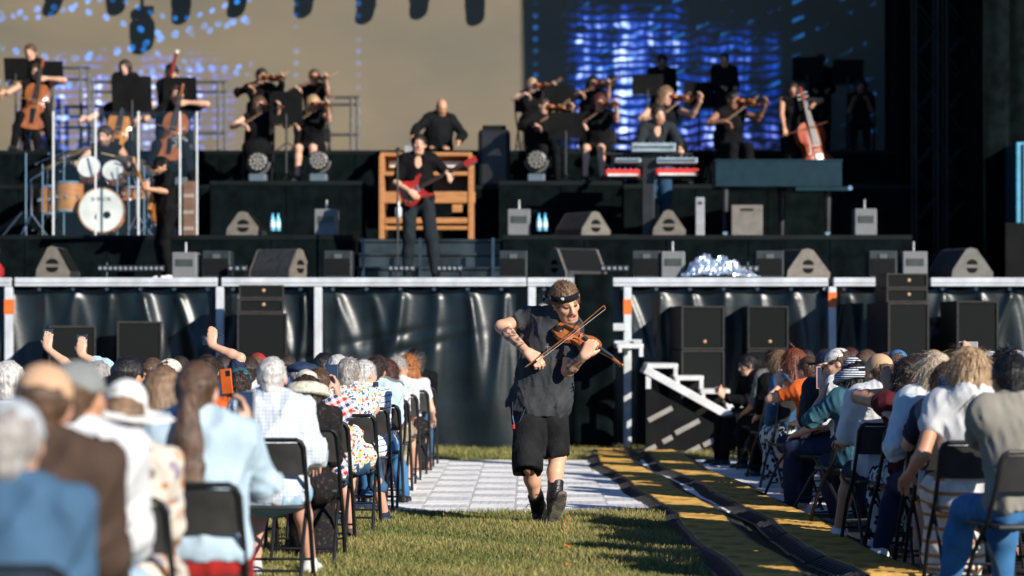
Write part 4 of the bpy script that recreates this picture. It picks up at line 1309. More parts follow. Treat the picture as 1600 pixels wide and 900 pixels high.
# low light bars with a row of round lenses
M_LENS = mat('lens_glass', (.55, .58, .60), .08, spec=.9, metal=.6)
def light_bar(label, pa, pb, D=25.6):
    x0, x1 = PX(pa, D), PX(pb, D)
    o = empty('light_bar', ((x0 + x1) / 2, D, 2.0)); tag(o, label, 'light bar', 'low light bars along the stage edge')
    w = x1 - x0
    b = MB(); b.box((0, .04, .115), (w, .08, .075), bev=.01); b.build('housing', M_BLACKG, o)
    for s in (-1, 1):
        b = MB(); b.box((s * w * .42, .05, .035), (.03, .06, .085)); b.build('foot', M_BLACK, o)
    n = max(3, int(w / .06))
    for k in range(n):
        b = MB(); b.lathe([(.019, 0), (.021, .006), (.012, .012)], 10, Matrix.Rotation(R(90), 3, 'X')); b.build('lens', M_LENS, o, (-w / 2 + (k + .5) * w / n, .0, .115))
light_bar('light bar in front of the drum kit left of the bass player', 152, 256)
light_bar('short light bar right of the left fill speaker', 355, 386)
light_bar('light bar at the left foot of the guitarist', 606, 648)
light_bar('light bar at the right foot of the guitarist', 682, 722)
light_bar('short light bar left of the dark box near the steps', 938, 982)
light_bar('short light bar peeping out behind the silver heap', 1158, 1186)

# water bottles
M_WATER = mat('bottle_blue', (.20, .62, .80), .1, spec=.7, var=.1)
M_LBL = mat('bottle_label', (.72, .85, .90), .4)
def bottle(label, px, D, z):
    o = empty('water_bottle', (PX(px, D), D, z)); tag(o, label, 'bottle', 'blue water bottles')
    b = MB(); b.lathe([(.028, 0), (.032, .01), (.032, .13), (.026, .155), (.014, .18), (.013, .2)], 12); b.build('body', M_WATER, o, smooth=True)
    b = MB(); b.lathe([(.034, .045), (.034, .115)], 12); b.build('paper_label', M_LBL, o, smooth=True)
    b = MB(); b.lathe([(.016, .198), (.016, .225)], 10); b.build('cap', mat('cap_blue', (.05, .35, .6), .4), o)
bottle('left water bottle of the pair near the wedge by the drums', 426, 27.7, Z1 + .06)
bottle('right water bottle of the pair near the wedge by the drums', 434.5, 27.7, Z1 + .06)
bottle('left water bottle of the pair right of the organ', 842, 27.7, Z1 + .06)
bottle('right water bottle of the pair right of the organ', 851.5, 27.7, Z1 + .06)

# crumpled silver foil heap
def foil():
    n1, n2 = 46, 22
    x = np.linspace(-.46, .46, n1); y = np.linspace(-.2, .2, n2)
    X, Y = np.meshgrid(x, y, indexing='ij')
    g = np.random.default_rng(4)
    env = np.exp(-(X / .38) ** 4) * np.exp(-(Y / .17) ** 4) * (.20 - .20 * X + .018 * np.sin(X * 19) + .02 * np.sin(X * 37 + 1))
    Z = np.maximum(env, .01) * (.70 + .55 * g.random(X.shape)) + .005
    X = X + g.normal(0, .008, X.shape); Y = Y + g.normal(0, .012, X.shape)
    V = np.stack([X, Y, Z], -1).reshape(-1, 3)
    i = np.arange(n1 - 1)[:, None] * n2 + np.arange(n2 - 1)[None]
    Q = np.stack([i, i + n2, i + n2 + 1, i + 1], -1).reshape(-1, 4)
    T = np.concatenate([Q[:, [0, 1, 2]], Q[:, [0, 2, 3]]])
    me = np_mesh('foil_heap', V, T, [mat('foil', (.80, .88, .95), .22, metal=.85, var=.05)])
    me.polygons.foreach_set('use_smooth', np.zeros(len(me.polygons), bool))
    tag(link('foil_heap', me, None, None, (PX(1126, 25.6), 25.62, 2.0)), 'glittering heap of crumpled silver foil on the stage edge', 'foil')
foil()

# ------------------------------------------------------------------ metal stairs in front of the skirt
sd = 24.2
ss = empty('metal_stairs', (PX(1080, sd), sd, 0)); tag(ss, 'white metal stairs descending to the right from the stage', 'stairs')
M_STAIR = mat('stair_alu', (.74, .74, .73), .45, metal=.2, var=.08)
x0 = PX(1080, sd)
def T(px, py): return (PX(px, sd) - x0, PZ(py, sd))
for (a, c, y) in ((966, 1003, 537), (1013, 1057, 568), (1056, 1097, 587), (1096, 1138, 608), (1136, 1176, 629)):
    xa, za = T(a, y); xc, _ = T(c, y)
    b = MB(); b.box(((xa + xc) / 2, .36, za - .026), (xc - xa + .03, .80, .052), bev=.005); o = b.build('tread', M_STAIR, ss)
    b = MB(); b.box((xc - .01, -.02, za - .085), (.045, .05, .12)); b.build('bracket', M_STAIR, o)
    b = MB(); b.box((xa + .02, -.02, za - .06), (.04, .05, .07)); b.build('bracket', M_STAIR, o)
xa, za = T(1008, 577); xc, zc = T(1152, 657)
for yy in (-.03, .76):
    b = MB(); L_ = math.hypot(xc - xa, zc - za); an = -math.atan2(zc - za, xc - xa)
    b.box((0, 0, 0), (L_, .05, .088), Matrix.Rotation(an, 3, 'Y'), bev=.004); b.build('stringer', M_STAIR, ss, ((xa + xc) / 2, yy, (za + zc) / 2))
for px in (1013, 1146):
    b = MB(); x, z = T(px, 572 if px < 1100 else 650); b.box((x, -.01, z / 2), (.055, .055, z)); b.build('leg', M_STAIR if px < 1100 else M_BLACK, ss)
# slotted black board under the stairs
sl = empty('slotted_board', (PX(1074, sd - .12), sd - .12, 0)); tag(sl, 'black board with slanting grey slots below the stairs', 'board')
b = MB(); b.prism([(-.46, .01), (.54, .01), (.54, .22), (-.40, .74), (-.46, .74)], 0, .03); b.build('panel', M_BLACK, sl)
for (u, w_, l) in ((-.30, .52, .30), (.0, .38, .30), (.30, .24, .28), (-.40, .14, .12), (-.22, .24, .12), (.02, .10, .28)):
    b = MB(); b.box((0, 0, 0), (l, .012, .055), Matrix.Rotation(-R(28), 3, 'Y')); b.build('slot', mat('slot_grey', (.30, .285, .26), .6), sl, (u, -.008, w_ - .06))
# timber chocks on the ground left of the stairs
for k, (px, rz, t) in enumerate(((966, .3, 'short brown timber block on the ground left of the stairs'), (983, -.5, 'longer brown timber block nearest the stairs post'))):
    b = MB(); b.box((0, 0, .03), (.14 + .08 * k, .05, .05), bev=.004); tag(b.build('timber_block', mat('timber', (.30, .13, .06), .7), None, (PX(px, 23.9), 23.9, .02), (0, R(12), rz)), t, 'timber', 'timber blocks by the stairs')

# ------------------------------------------------------------------ string instruments
OUT = [(0, .0), (.050, .004), (.085, .025), (.103, .070), (.098, .115), (.078, .145), (.066, .152), (.058, .175), (.0555, .195), (.060, .215), (.072, .232), (.080, .245), (.084, .280), (.078, .320), (.055, .348), (.024, .356), (0, .357)]
def spline_out(n=4):
    pts = [Vector((x, y)) for x, y in OUT]
    res = []
    for i in range(len(pts) - 1):
        p0, p1, p2, p3 = pts[max(i - 1, 0)], pts[i], pts[i + 1], pts[min(i + 2, len(pts) - 1)]
        for k in range(n):
            t = k / n
            res.append(.5 * ((2 * p1) + (-p0 + p2) * t + (2 * p0 - 5 * p1 + 4 * p2 - p3) * t * t + (-p0 + 3 * p1 - 3 * p2 + p3) * t ** 3))
    res.append(pts[-1]); res[0].x = 0; res[-1].x = 0
    return [(max(p.x, 0), p.y) for p in res]
WOODS = {'violin': ((.42, .125, .030), (.24, .060, .014)), 'cello': ((.36, .12, .035), (.20, .055, .015)), 'cello_light': ((.55, .24, .05), (.36, .13, .025)), 'red': ((.46, .075, .014), (.22, .028, .007))}
def viol_meshes(key, rib=.036, n=4):
    o = spline_out(n)
    loop = o + [(-x, y) for x, y in reversed(o[1:-1])]
    N_ = len(loop)
    c1, c2 = WOODS[key]
    m = mat('varnish_' + key, c1, .22 if key != 'red' else .42, spec=.55, vscale=9, stretch=(6, 1, 6), col2=c2, coat=.4)
    cx, cy = 0, .18
    def ring(sx, z, grow=0.0):
        out = []
        for x, y in loop:
            d = Vector((x - cx, y - cy)); 
            out.append(Vector((cx + d.x * sx, cy + d.y * (1 - (1 - sx) * .92), z)) if not grow else Vector((x + (grow if x > 0 else -grow if x < 0 else 0), y + (grow if y > .18 else -grow), z)))
        return out
    vs, fs = [], []
    rings = [ring(.35, -rib / 2 - .012), ring(.7, -rib / 2 - .008), ring(.92, -rib / 2 - .002), ring(1, -rib / 2, .003), ring(1, -rib / 2 + .004, .003), ring(1, -rib / 2 + .005), ring(1, rib / 2 - .005), ring(1, rib / 2 - .004, .003), ring(1, rib / 2, .003), ring(.92, rib / 2 + .002), ring(.7, rib / 2 + .010), ring(.35, rib / 2 + .015)]
    for r_ in rings: vs += r_
    for a in range(len(rings) - 1):
        for k in range(N_):
            fs.append((a * N_ + k, a * N_ + (k + 1) % N_, (a + 1) * N_ + (k + 1) % N_, (a + 1) * N_ + k))
    fs.append(tuple(range(N_ - 1, -1, -1))); fs.append(tuple(range((len(rings) - 1) * N_, len(rings) * N_)))
    body = MB(); body.add(vs, fs)
    me = {'body': body.mesh('body', [m], True)}
    eb = mat('ebony', (.012, .011, .011), .3, spec=.5)
    b = MB(); t = rib / 2
    b.add([(-.021, .215, t + .020), (.021, .215, t + .020), (.012, .487, t + .012), (-.012, .487, t + .012), (-.021, .215, t + .026), (.021, .215, t + .026), (.012, .487, t + .018), (-.012, .487, t + .018)], [(0, 1, 2, 3), (4, 5, 6, 7), (0, 1, 5, 4), (1, 2, 6, 5), (2, 3, 7, 6), (3, 0, 4, 7)])
    me['fingerboard'] = b.mesh('fingerboard', [eb])
    b = MB(); b.tube([(0, .34, t - .004), (0, .42, t + .002), (0, .487, t + .004)], [.016, .0125, .0115], 10)
    b.tube([(0, .487, t + .003), (0, .53, t - .004), (0, .565, t - .012)], [.0125, .011, .009], 8)
    sc_ = [(0, .565 + .014 * math.cos(a) * (1 - a / 9), t - .014 + .016 * math.sin(a) * (1 - a / 9)) for a in [k * .5 for k in range(13)]]
    b.tube(sc_, .0085, 8); me['neck'] = b.mesh('neck', [m], True)
    b = MB()
    for k in range(4): s = 1 if k % 2 else -1; b.tube([(-s * .012, .505 + k * .013, t - .002), (s * .034, .505 + k * .013, t - .004)], [.003, .005], 6)
    me['peg'] = b.mesh('peg', [eb])
    b = MB(); b.prism([(-.021, 0), (.021, 0), (.016, .026), (.008, .032), (-.008, .032), (-.016, .026)], .193, .197); me['bridge'] = b.mesh('bridge', [mat('maple', (.72, .52, .32), .5)])
    for v in me['bridge'].vertices: v.co.z += t + .010
    b = MB(); b.add([(-.021, .15, t + .028), (.021, .15, t + .028), (.013, .04, t + .022), (-.013, .04, t + .022), (-.021, .15, t + .020), (.021, .15, t + .020), (.013, .04, t + .014), (-.013, .04, t + .014)], [(0, 1, 2, 3), (7, 6, 5, 4), (0, 4, 5, 1), (1, 5, 6, 2), (2, 6, 7, 3), (3, 7, 4, 0)]); me['tailpiece'] = b.mesh('tailpiece', [eb])
    b = MB()
    for k in range(4):
        x = (k - 1.5)
        b.tube([(x * .007, .15, t + .029), (x * .009, .195, t + .043), (x * .0045, .487, t + .021)], .0008, 4)
    me['string'] = b.mesh('string', [mat('string_steel', (.6, .6, .58), .3, metal=.9)])
    for s, ky in ((-1, 'sound_hole'), (1, 'sound_hole_b')):
        b = MB()
        b.box((s * .040, .192, t + .0105), (.005, .062, .006), Matrix.Rotation(s * .18, 3, 'Z')); b.lathe([(.006, 0), (.006, .004)], 8, Matrix.Translation((s * .033, .222, t + .009))); b.lathe([(.007, 0), (.007, .004)], 8, Matrix.Translation((s * .048, .162, t + .007)))
        me[ky] = b.mesh('sound_hole', [eb])
    return me
VIO = viol_meshes('violin'); CEL = viol_meshes('cello', .055); CELL = viol_meshes('cello_light', .055); BAS = viol_meshes('red', .065)
def viol(name, meshes, label, cat, origin, u, n, size=1.0, group=None, tail=True):
    """u: tail to scroll, n: out of the top plate"""
    u = Vector(tuple(u)).normalized(); n = Vector(tuple(n)); n = (n - u * n.dot(u)).normalized(); w = u.cross(n)
    M = Matrix((w, u, n)).transposed()
    o = empty(name, Vector(tuple(origin))); o.rotation_mode = 'QUATERNION'; o.rotation_quaternion = M.to_quaternion(); o.scale = (size,) * 3
    tag(o, label, cat, group)
    for k, me in meshes.items(): link('sound_hole' if k == 'sound_hole_b' else k, me, None, o)
    if name in ('cello', 'double_bass'):
        b = MB(); b.tube([(0, 0, 0), (0, -.10, 0)], .004, 6); b.build('endpin', M_CHROME, o)
    return o
def make_bow(label, a, d, L=.74, hairdir=(0, 0, -1), group=None):
    d = Vector(tuple(d)).normalized(); h = Vector(tuple(hairdir)); h = (h - d * h.dot(d)).normalized()
    M = Matrix((d.cross(h), d, h)).transposed()
    o = empty('bow', Vector(tuple(a))); o.rotation_mode = 'QUATERNION'; o.rotation_quaternion = M.to_quaternion(); tag(o, label, 'bow', group)
    b = MB(); b.tube([(0, 0, 0), (0, L * .35, .006), (0, L * .7, .006), (0, L, -.004)], [.0048, .0045, .0040, .0036], 8); b.tube([(0, L, -.004), (0, L - .004, .020)], [.005, .004], 6); b.build('stick', mat('bow_wood', (.34, .12, .045), .3), o, smooth=True)
    b = MB(); b.box((0, L * .53, .0225), (.008, L * .92, .002)); b.build('bow_hair', mat('bow_hair', (.75, .70, .60), .6), o)
    b = MB(); b.box((0, .055, .013), (.010, .045, .018), bev=.003); b.build('frog', mat('ebony', (.012, .011, .011), .3), o)
    b = MB(); b.tube([(0, -.012, 0), (0, .004, 0)], .0048, 8); b.build('screw', M_CHROME, o)
    return o

# ------------------------------------------------------------------ chairs
M_CHAIRM = mat('chair_metal', (.018, .019, .021), .38, metal=.2, spec=.5, var=.2)
M_CHAIRP = mat('chair_plastic', (.030, .029, .028), .5, spec=.4, var=.15, vscale=9, bump=.1, bscale=120)
def chair_meshes():
    d = {}
    for nm, s in (('leg', 1), ('leg_left', -1)):
        b = MB(); b.tube([(s * .205, .30, .0), (s * .205, .12, .30), (s * .205, -.04, .46), (s * .205, -.15, .64), (s * .200, -.185, .77), (s * .185, -.192, .80), (s * .160, -.195, .812)], .0125, 8); d[nm] = b.mesh('leg', [M_CHAIRM], True)
        b = MB(); b.tube([(s * .185, -.26, .0), (s * .185, -.10, .25), (s * .185, .12, .445)], .011, 8); d['rear' + nm] = b.mesh('leg', [M_CHAIRM], True)
    b = MB(); b.tube([(.165, -.195, .812), (-.165, -.195, .812)], .0125, 8); d['top_rail'] = b.mesh('top_rail', [M_CHAIRM], True)
    b = MB(); b.tube([(.185, -.19, .11), (-.185, -.19, .11)], .008, 6); d['stretcher'] = b.mesh('stretcher', [M_CHAIRM], True)
    b = MB(); b.tube([(.205, .22, .13), (-.205, .22, .13)], .008, 6); d['front_stretcher'] = b.mesh('stretcher', [M_CHAIRM], True)
    b = MB()
    n = 10
    vs = []; fs = []
    for k in range(n + 1):
        x = -.195 + .39 * k / n; c = -.03 * (1 - (x / .195) ** 2)
        for (y, z) in ((-.150, .62), (-.185, .795)):
            vs += [(x, y + c, z), (x, y + c + .014, z)]
    for k in range(n):
        a = k * 4; e = a + 4
        fs += [(a, a + 2, e + 2, e), (a + 1, e + 1, e + 3, a + 3), (a, e, e + 1, a + 1), (a + 2, a + 3, e + 3, e + 2)]
    fs += [(0, 1, 3, 2), (n * 4, n * 4 + 2, n * 4 + 3, n * 4 + 1)]
    b.add(vs, fs); d['backrest'] = b.mesh('backrest', [M_CHAIRP], True)
    b = MB(); b.box((0, .04, .445), (.385, .38, .022), bev=.010); d['seat'] = b.mesh('seat', [M_CHAIRP], True)
    return d
CHAIR = chair_meshes()
def chair(label, x, y, yaw=0, z=0, group='black folding chairs of the audience', name='folding_chair'):
    o = empty(name, (x, y, z), R(yaw)); tag(o, label, 'chair', group)
    for k, me in CHAIR.items():
        link({'front_stretcher': 'stretcher', 'leg_left': 'leg', 'rearleg': 'leg', 'rearleg_left': 'leg'}.get(k, k), me, None, o)
    return o
# ------------------------------------------------------------------ organ
M_WOOD = mat('organ_wood', (.52, .235, .085), .42, spec=.4, vscale=5, stretch=(1, 1, 7), col2=(.36, .15, .05))
OD = 29.2
og = empty('electric_organ', (PX(666, OD), OD, Z1)); tag(og, 'orange brown wooden organ behind the guitarist', 'organ')
def oz(py): return PZ(py, OD) - Z1
def ox(px): return PX(px, OD) - PX(666, OD)
def obox(name, a, c, t, bt, d0, d1, m=M_WOOD, par=og):
    b = MB(); b.box(((ox(a) + ox(c)) / 2, (d0 + d1) / 2, (oz(t) + oz(bt)) / 2), (ox(c) - ox(a), d1 - d0, oz(t) - oz(bt)), bev=.008); return b.build(name, m, par)
obox('top', 593, 737, 237, 243, .10, .62)
obox('back_panel', 596, 734, 243, 272, .52, .56)
for a, c in ((592, 600), (731, 740)):
    b = MB(); b.box((ox((a + c) / 2), .30, oz(243) / 2), (.07, .56, oz(243)), bev=.008); b.build('side_post', M_WOOD, og)
kb = obox('key_bed', 600.5, 730.5, 268, 274, .02, .54)
for a, c, y0, y1 in ((606, 640, 249, 259), (687, 722, 249, 259)):
    obox('keyboard', a, c, y0, y1, .30, .36, mat('ivory_keys', (.78, .74, .66), .35), og)
obox('back_board', 603, 728, 275, 299, .40, .44, mat('organ_dark', (.09, .055, .035), .6))
obox('lower_shelf', 594, 742, 299, 317, .04, .16)
obox('bracket', 706, 722, 319, 331, .06, .12)
for y0, y1 in ((340, 349), (353, 359)): obox('pedal_rail', 600.5, 730, y0, y1, .02, .08)
obox('reading_lamp', 630, 646, 225, 236, .25, .35, mat('lamp_grey', (.3, .31, .32), .4))

# covered black case right of the organ and tall speaker with a warm instrument body
cc = empty('covered_case', (PX(772, 31.0), 31.0, Z2)); tag(cc, 'black covered case standing behind the organ on its right', 'case')
b = MB(); b.box((0, .25, .42), (.46, .5, .84), bev=.06); b.build('body', M_BLACKG, cc); b = MB(); b.box((0, .25, .87), (.34, .3, .07), bev=.02); b.build('lid', M_BLACK, cc)
b = MB(); b.tube([(-.30, .1, .0), (-.28, .1, .35), (-.2, .15, .5)], .035, 8); b.build('handle', M_BLACK, cc)

# ------------------------------------------------------------------ drum kit
KD = 28.7
dk = empty('drum_kit', (PX(160, KD), KD, Z1)); tag(dk, 'orange wooden drum kit with white front head behind clear screens', 'drum kit')
M_SHELL = mat('drum_wood', (.62, .27, .085), .3, vscale=6, stretch=(1, 1, 6), col2=(.40, .15, .045), coat=.3)
M_HEAD = mat('drum_head', (.78, .76, .72), .45, var=.10, vscale=4)
def kz(py, D=KD): return PZ(py, D) - Z1
def kx(px, D=KD): return PX(px, D) - PX(160, KD)
def drum(px, py, r, dep, tilt=(90, 0, 0), yy=0.0, name='tom'):
    M = (Matrix.Rotation(R(tilt[2]), 3, 'Z') @ Matrix.Rotation(R(tilt[0]), 3, 'X'))
    c = Vector((kx(px), yy, kz(py)))
    b = MB(); b.lathe([(r, -dep / 2), (r * 1.005, 0), (r, dep / 2)], 28, M); s = b.build(name, M_SHELL, dk, c, smooth=True)
    for e in (-1, 1):
        b = MB(); b.lathe([(r * 1.005, e * dep / 2 - .012), (r * 1.05, e * dep / 2 - .012), (r * 1.05, e * dep / 2 + .012), (r * 1.005, e * dep / 2 + .012), (r * 1.005, e * dep / 2 - .012)], 28, M, caps=False)
        b.build('hoop', M_CHROME if name != 'bass_drum' else M_SHELL, s, smooth=True)
    for e in (-1, 1):
        b = MB(); b.lathe([(r * .99, e * (dep / 2 + .002)), (r * .99, e * (dep / 2 + .006))], 28, M); b.build('drum_skin', M_HEAD, s, smooth=True)
    for k in range(8):
        a = 2 * math.pi * k / 8
        b = MB(); b.box(M @ Vector((r * 1.03 * math.cos(a), r * 1.03 * math.sin(a), 0)), (.03, .03, .05), M, bev=.008); b.build('lug', M_CHROME, s)
    return s
bd = drum(160, 330, .285, .42, (90, 0, 8), -.02, 'bass_drum')
fc = bpy.data.curves.new('lettering', 'FONT'); fc.body = 'SONOR'; fc.size = .075; fc.align_x = 'CENTER'; fc.extrude = .001
fc.materials.append(mat('print_grey', (.10, .10, .10), .6))
ft = bpy.data.objects.new('lettering_source', fc); COL.objects.link(ft)
bpy.context.view_layer.update()
fm = bpy.data.meshes.new_from_object(ft.evaluated_get(bpy.context.evaluated_depsgraph_get())); bpy.data.objects.remove(ft)
fo = link('lettering', fm)
fo.parent = bd; Mx = Matrix.Rotation(R(8), 3, 'Z') @ Matrix.Rotation(R(90), 3, 'X'); fo.rotation_euler = Mx.to_euler(); fo.location = Mx @ Vector((0, .12, .222))
b = MB(); b.lathe([(.048, .0), (.048, .004)], 20, Mx); b.build('port', M_BLACK, bd, Mx @ Vector((.075, -.06, .219)))
drum(138, 265, .15, .22, (70, 0, 5), .10); drum(177, 270, .14, .20, (70, 0, -4), .10)
drum(77, 312, .17, .36, (0, 0, 0), .15); drum(108, 308, .19, .38, (0, 0, 0), .0); drum(205, 300, .16, .14, (8, 0, 0), .25, 'snare')
M_CYM = mat('cymbal_bronze', (.62, .42, .16), .25, metal=.9, var=.12)
def cymbal(px, py, r, yy, tx, ty, basepx):
    c = Vector((kx(px), yy, kz(py)))
    b = MB(); M = Matrix.Rotation(R(tx), 3, 'X') @ Matrix.Rotation(R(ty), 3, 'Y'); b.lathe([(r, 0), (r * .6, .010), (.05, .018), (.03, .03), (.004, .034)], 24, M); cy = b.build('cymbal', M_CYM, dk, c, smooth=True)
    b = MB(); x = kx(basepx); b.tube([(x, yy, .30), (x, yy, c.z * .8), tuple(c)], .011, 8)
    for a in (0, 2.1, 4.2): b.tube([(x, yy, .32), (x + .22 * math.cos(a), yy + .22 * math.sin(a), .012)], .009, 6)
    b.build('stand', M_CHROME, dk, smooth=True)
cymbal(112, 236, .24, .25, 16, -18, 68); cymbal(196, 246, .22, .3, 14, 12, 226); cymbal(88, 258, .20, -.1, 12, -20, 52); cymbal(208, 272, .17, .0, 8, 8, 214); cymbal(222, 262, .2, .4, 20, 20, 236)
for px, p0, p1 in ((44, 366, 240), (70, 366, 258), (103, 366, 232), (186, 366, 262), (204, 366, 275), (228, 366, 260)): b = MB(); b.tube([(kx(px), -.12, .01), (kx(px), -.12, kz(p1))], .010, 8); b.build('stand_pole', M_CHROME, dk, smooth=True)
for p0, p1, r_ in (((kx(10), -.2, .03), (kx(40), -.2, kz(333)), .012), ((kx(58), -.15, kz(258)), (kx(112), -.15, kz(237)), .011), ((kx(192), -.1, kz(245)), (kx(252), -.1, kz(282)), .011), ((kx(214), -.1, kz(254)), (kx(248), -.1, kz(280)), .009)):
    b = MB(); b.tube([p0, p1], r_, 8); b.build('boom_arm', M_CHROME, dk, smooth=True)
for k in range(26):       # clamps, wing nuts and clips that catch the sun
    q = MB(); q.lathe([(.012, -.012), (.018, 0), (.012, .012)], 8); q.build('clamp', M_CHROME, dk, (random.uniform(kx(42), kx(236)), -.16, random.uniform(.05, kz(236))), (random.uniform(0, 3), random.uniform(0, 3), 0))
M_GOLD = mat('warm_clamp', (.6, .3, .1), .3, metal=.7)
ra = empty('equipment_rack', (PX(294, 29.2), 29.2, Z1)); tag(ra, 'tall wooden rack of gear behind the bass player', 'rack')
b = MB(); b.box((0, .2, .40), (.16, .3, .8), bev=.01); b.build('housing', mat('rack_brown', (.20, .11, .07), .5), ra)
for k in range(3):
    b = MB(); b.box((0, .045, .16 + k * .22), (.14, .012, .05)); b.build('face_plate', mat('rack_plate', (.5, .4, .33), .35, metal=.3), ra)

# clear drum screens with white edges
def plexi_mat():
    m = bpy.data.materials.new('clear_acrylic'); m.use_nodes = True; N = m.node_tree.nodes; L = m.node_tree.links
    N.remove(N['Principled BSDF']); out = N['Material Output']
    t = N.new('ShaderNodeBsdfTransparent'); t.inputs[0].default_value = (.95, .97, .97, 1); gl = N.new('ShaderNodeBsdfGlossy'); gl.inputs['Roughness'].default_value = .04
    lw_ = N.new('ShaderNodeLayerWeight'); lw_.inputs[0].default_value = .5; mx = N.new('ShaderNodeMixShader'); L.new(math_node(N, L, 'ADD', math_node(N, L, 'MULTIPLY', math_node(N, L, 'POWER', lw_.outputs['Facing'], 4.0), .6), .03), mx.inputs[0]); L.new(t.outputs[0], mx.inputs[1]); L.new(gl.outputs[0], mx.inputs[2]); L.new(mx.outputs[0], out.inputs[0])
    return m
M_PLEX = plexi_mat(); MATS['clear_acrylic'] = M_PLEX
M_EDGE = mat('acrylic_edge', (.72, .74, .75), .3, var=.05)
ps = ((82, 148, 28.0), (148, 215, 27.8), (215, 280, 27.8), (280, 308, 28.1))
for k, (a, c, D) in enumerate(ps):
    xa, xc = PX(a, D), PX(c, D)
    o = empty('acrylic_screen', ((xa + xc) / 2, D, Z1)); tag(o, 'clear acrylic drum screen panel, %s from the left' % ('first', 'second', 'third', 'narrow fourth')[k], 'screen', 'clear panels before the drums')
    hh = PZ(174, D) - Z1
    b = MB(); b.box((0, 0, hh / 2), (xc - xa - .02, .010, hh)); b.build('pane', M_PLEX, o)
    b = MB(); b.box((-(xc - xa) / 2 + .012, -.003, hh / 2), (.022, .018, hh), bev=.003); b.build('edge_strip', M_EDGE, o)
    if k == 3: b = MB(); b.box(((xc - xa) / 2, -.003, hh / 2), (.020, .018, hh), bev=.003); b.build('edge_strip', M_EDGE, o)

# ------------------------------------------------------------------ keyboards and piano
KB = 28.2
def keyboard(label, a, c, yt, yb, col, keys, group='stacked keyboards'):
    xa, xc = PX(a, KB), PX(c, KB); zt, zb = PZ(yt, KB), PZ(yb, KB)
    o = empty('keyboard', ((xa + xc) / 2, KB, zb)); tag(o, label, 'keyboard', group)
    b = MB(); b.box((0, .16, (zt - zb) / 2), (xc - xa, .30, zt - zb), bev=.01); b.build('case', col, o)
    if keys:
        b = MB(); b.box((0, -.012, .022), (xc - xa - .06, .05, .03)); b.build('keys', mat('white_keys', (.72, .70, .66), .35), o)
    else:
        b = MB(); b.box((0, -.001, (zt - zb) * .55), (xc - xa - .06, .012, .02)); b.build('panel', mat('panel_dark', (.08, .10, .11), .4), o)
    for k in range(6):
        b = MB(); b.lathe([(.010, 0), (.009, .02)], 8); b.build('knob', M_CHROME, o, (-(xc - xa) * .4 + k * (xc - xa) * .16, .1, zt - zb))
M_SILVER = mat('silver_case', (.34, .42, .46), .4, metal=.3); M_REDK = mat('red_case', (.62, .035, .025), .35, spec=.5)
keyboard('silver keyboard on the top tier before the keyboard player', 987, 1056, 223, 237, M_SILVER, False)
keyboard('grey keyboard at the left of the middle tier', 961, 1002, 247, 254, M_SILVER, False)
keyboard('grey keyboard at the right of the middle tier', 1026, 1090, 246, 255, M_SILVER, False)
keyboard('red keyboard at the left of the bottom tier', 946, 1000, 264, 276, M_REDK, True)
keyboard('red keyboard at the right of the bottom tier', 1025, 1092, 263, 275, M_REDK, True)
ks = empty('keyboard_stand', (PX(1014, KB), KB + .16, Z1)); tag(ks, 'black column stand carrying the tiers of keyboards', 'keyboard stand')
b = MB(); b.box((0, .05, PZ(237, KB) / 2 - Z1 / 2), (.16, .14, PZ(238, KB) - Z1), bev=.01); b.build('column', M_BLACKG, ks)
for py in (239, 256.5, 277.5):
    b = MB(); b.box((0, .0, PZ(py, KB) - Z1), (1.15, .06, .022)); b.build('arm', M_BLACKG, ks)
b = MB()
for s in (-1, 1): b.box((s * .28, 0, .02), (.5, .06, .04))
b.build('foot', M_BLACKG, ks)
PD_ = 27.9
pi_ = empty('grand_piano', (PX(1217, PD_), PD_, Z1)); tag(pi_, 'dark teal grand piano with closed lid on the right', 'piano')
M_PIANO = mat('piano_teal', (.005, .020, .026), .25, spec=.55, var=.15, coat=.3)
w = PX(1316, PD_) - PX(1119, PD_); zt, zb = PZ(252, PD_) - Z1, PZ(291, PD_) - Z1
out = [(-w / 2, 0), (w / 2, 0), (w / 2, 1.35), (w * .2, 1.4), (-w * .2, 1.0), (-w * .42, .9), (-w / 2, .7)]
b = MB(); n = len(out); b.add([(x, y, zb) for x, y in out] + [(x, y, zt) for x, y in out], [tuple(range(n)), tuple(range(2 * n - 1, n - 1, -1))] + [(i, (i + 1) % n, (i + 1) % n + n, i + n) for i in range(n)]); b.build('case', M_PIANO, pi_)
b = MB(); b.add([(x * 1.015, y * 1.01 - .01, zt + .003) for x, y in out] + [(x * 1.015, y * 1.01 - .01, zt + .025) for x, y in out], [tuple(range(n)), tuple(range(2 * n - 1, n - 1, -1))] + [(i, (i + 1) % n, (i + 1) % n + n, i + n) for i in range(n)]); b.build('lid', M_PIANO, pi_)
b = MB(); b.box((w * .34, .10, zb - .035), (w * .42, .24, .06), bev=.01); b.build('key_slip', M_PIANO, pi_)
b = MB()
for x, y in ((-w * .42, .12), (w * .40, .16), (w * .1, 1.1)):
    q = MB(); q.tube([(x, y, .06), (x, y, zb)], [.035, .055], 10); q.build('leg', M_BLACKG, pi_); q = MB(); q.lathe([(.03, -.02), (.04, 0), (.03, .02)], 10, Matrix.Rotation(R(90), 3, 'X')); q.build('castor', M_CHROME, pi_, (x, y, .045))
q = MB(); q.lathe([(.035, 0), (.04, .02), (.03, .04)], 12, Matrix.Rotation(R(90), 3, 'X')); q.build('knob', M_CHROME, pi_, (w * .57, .08, zb - .02))
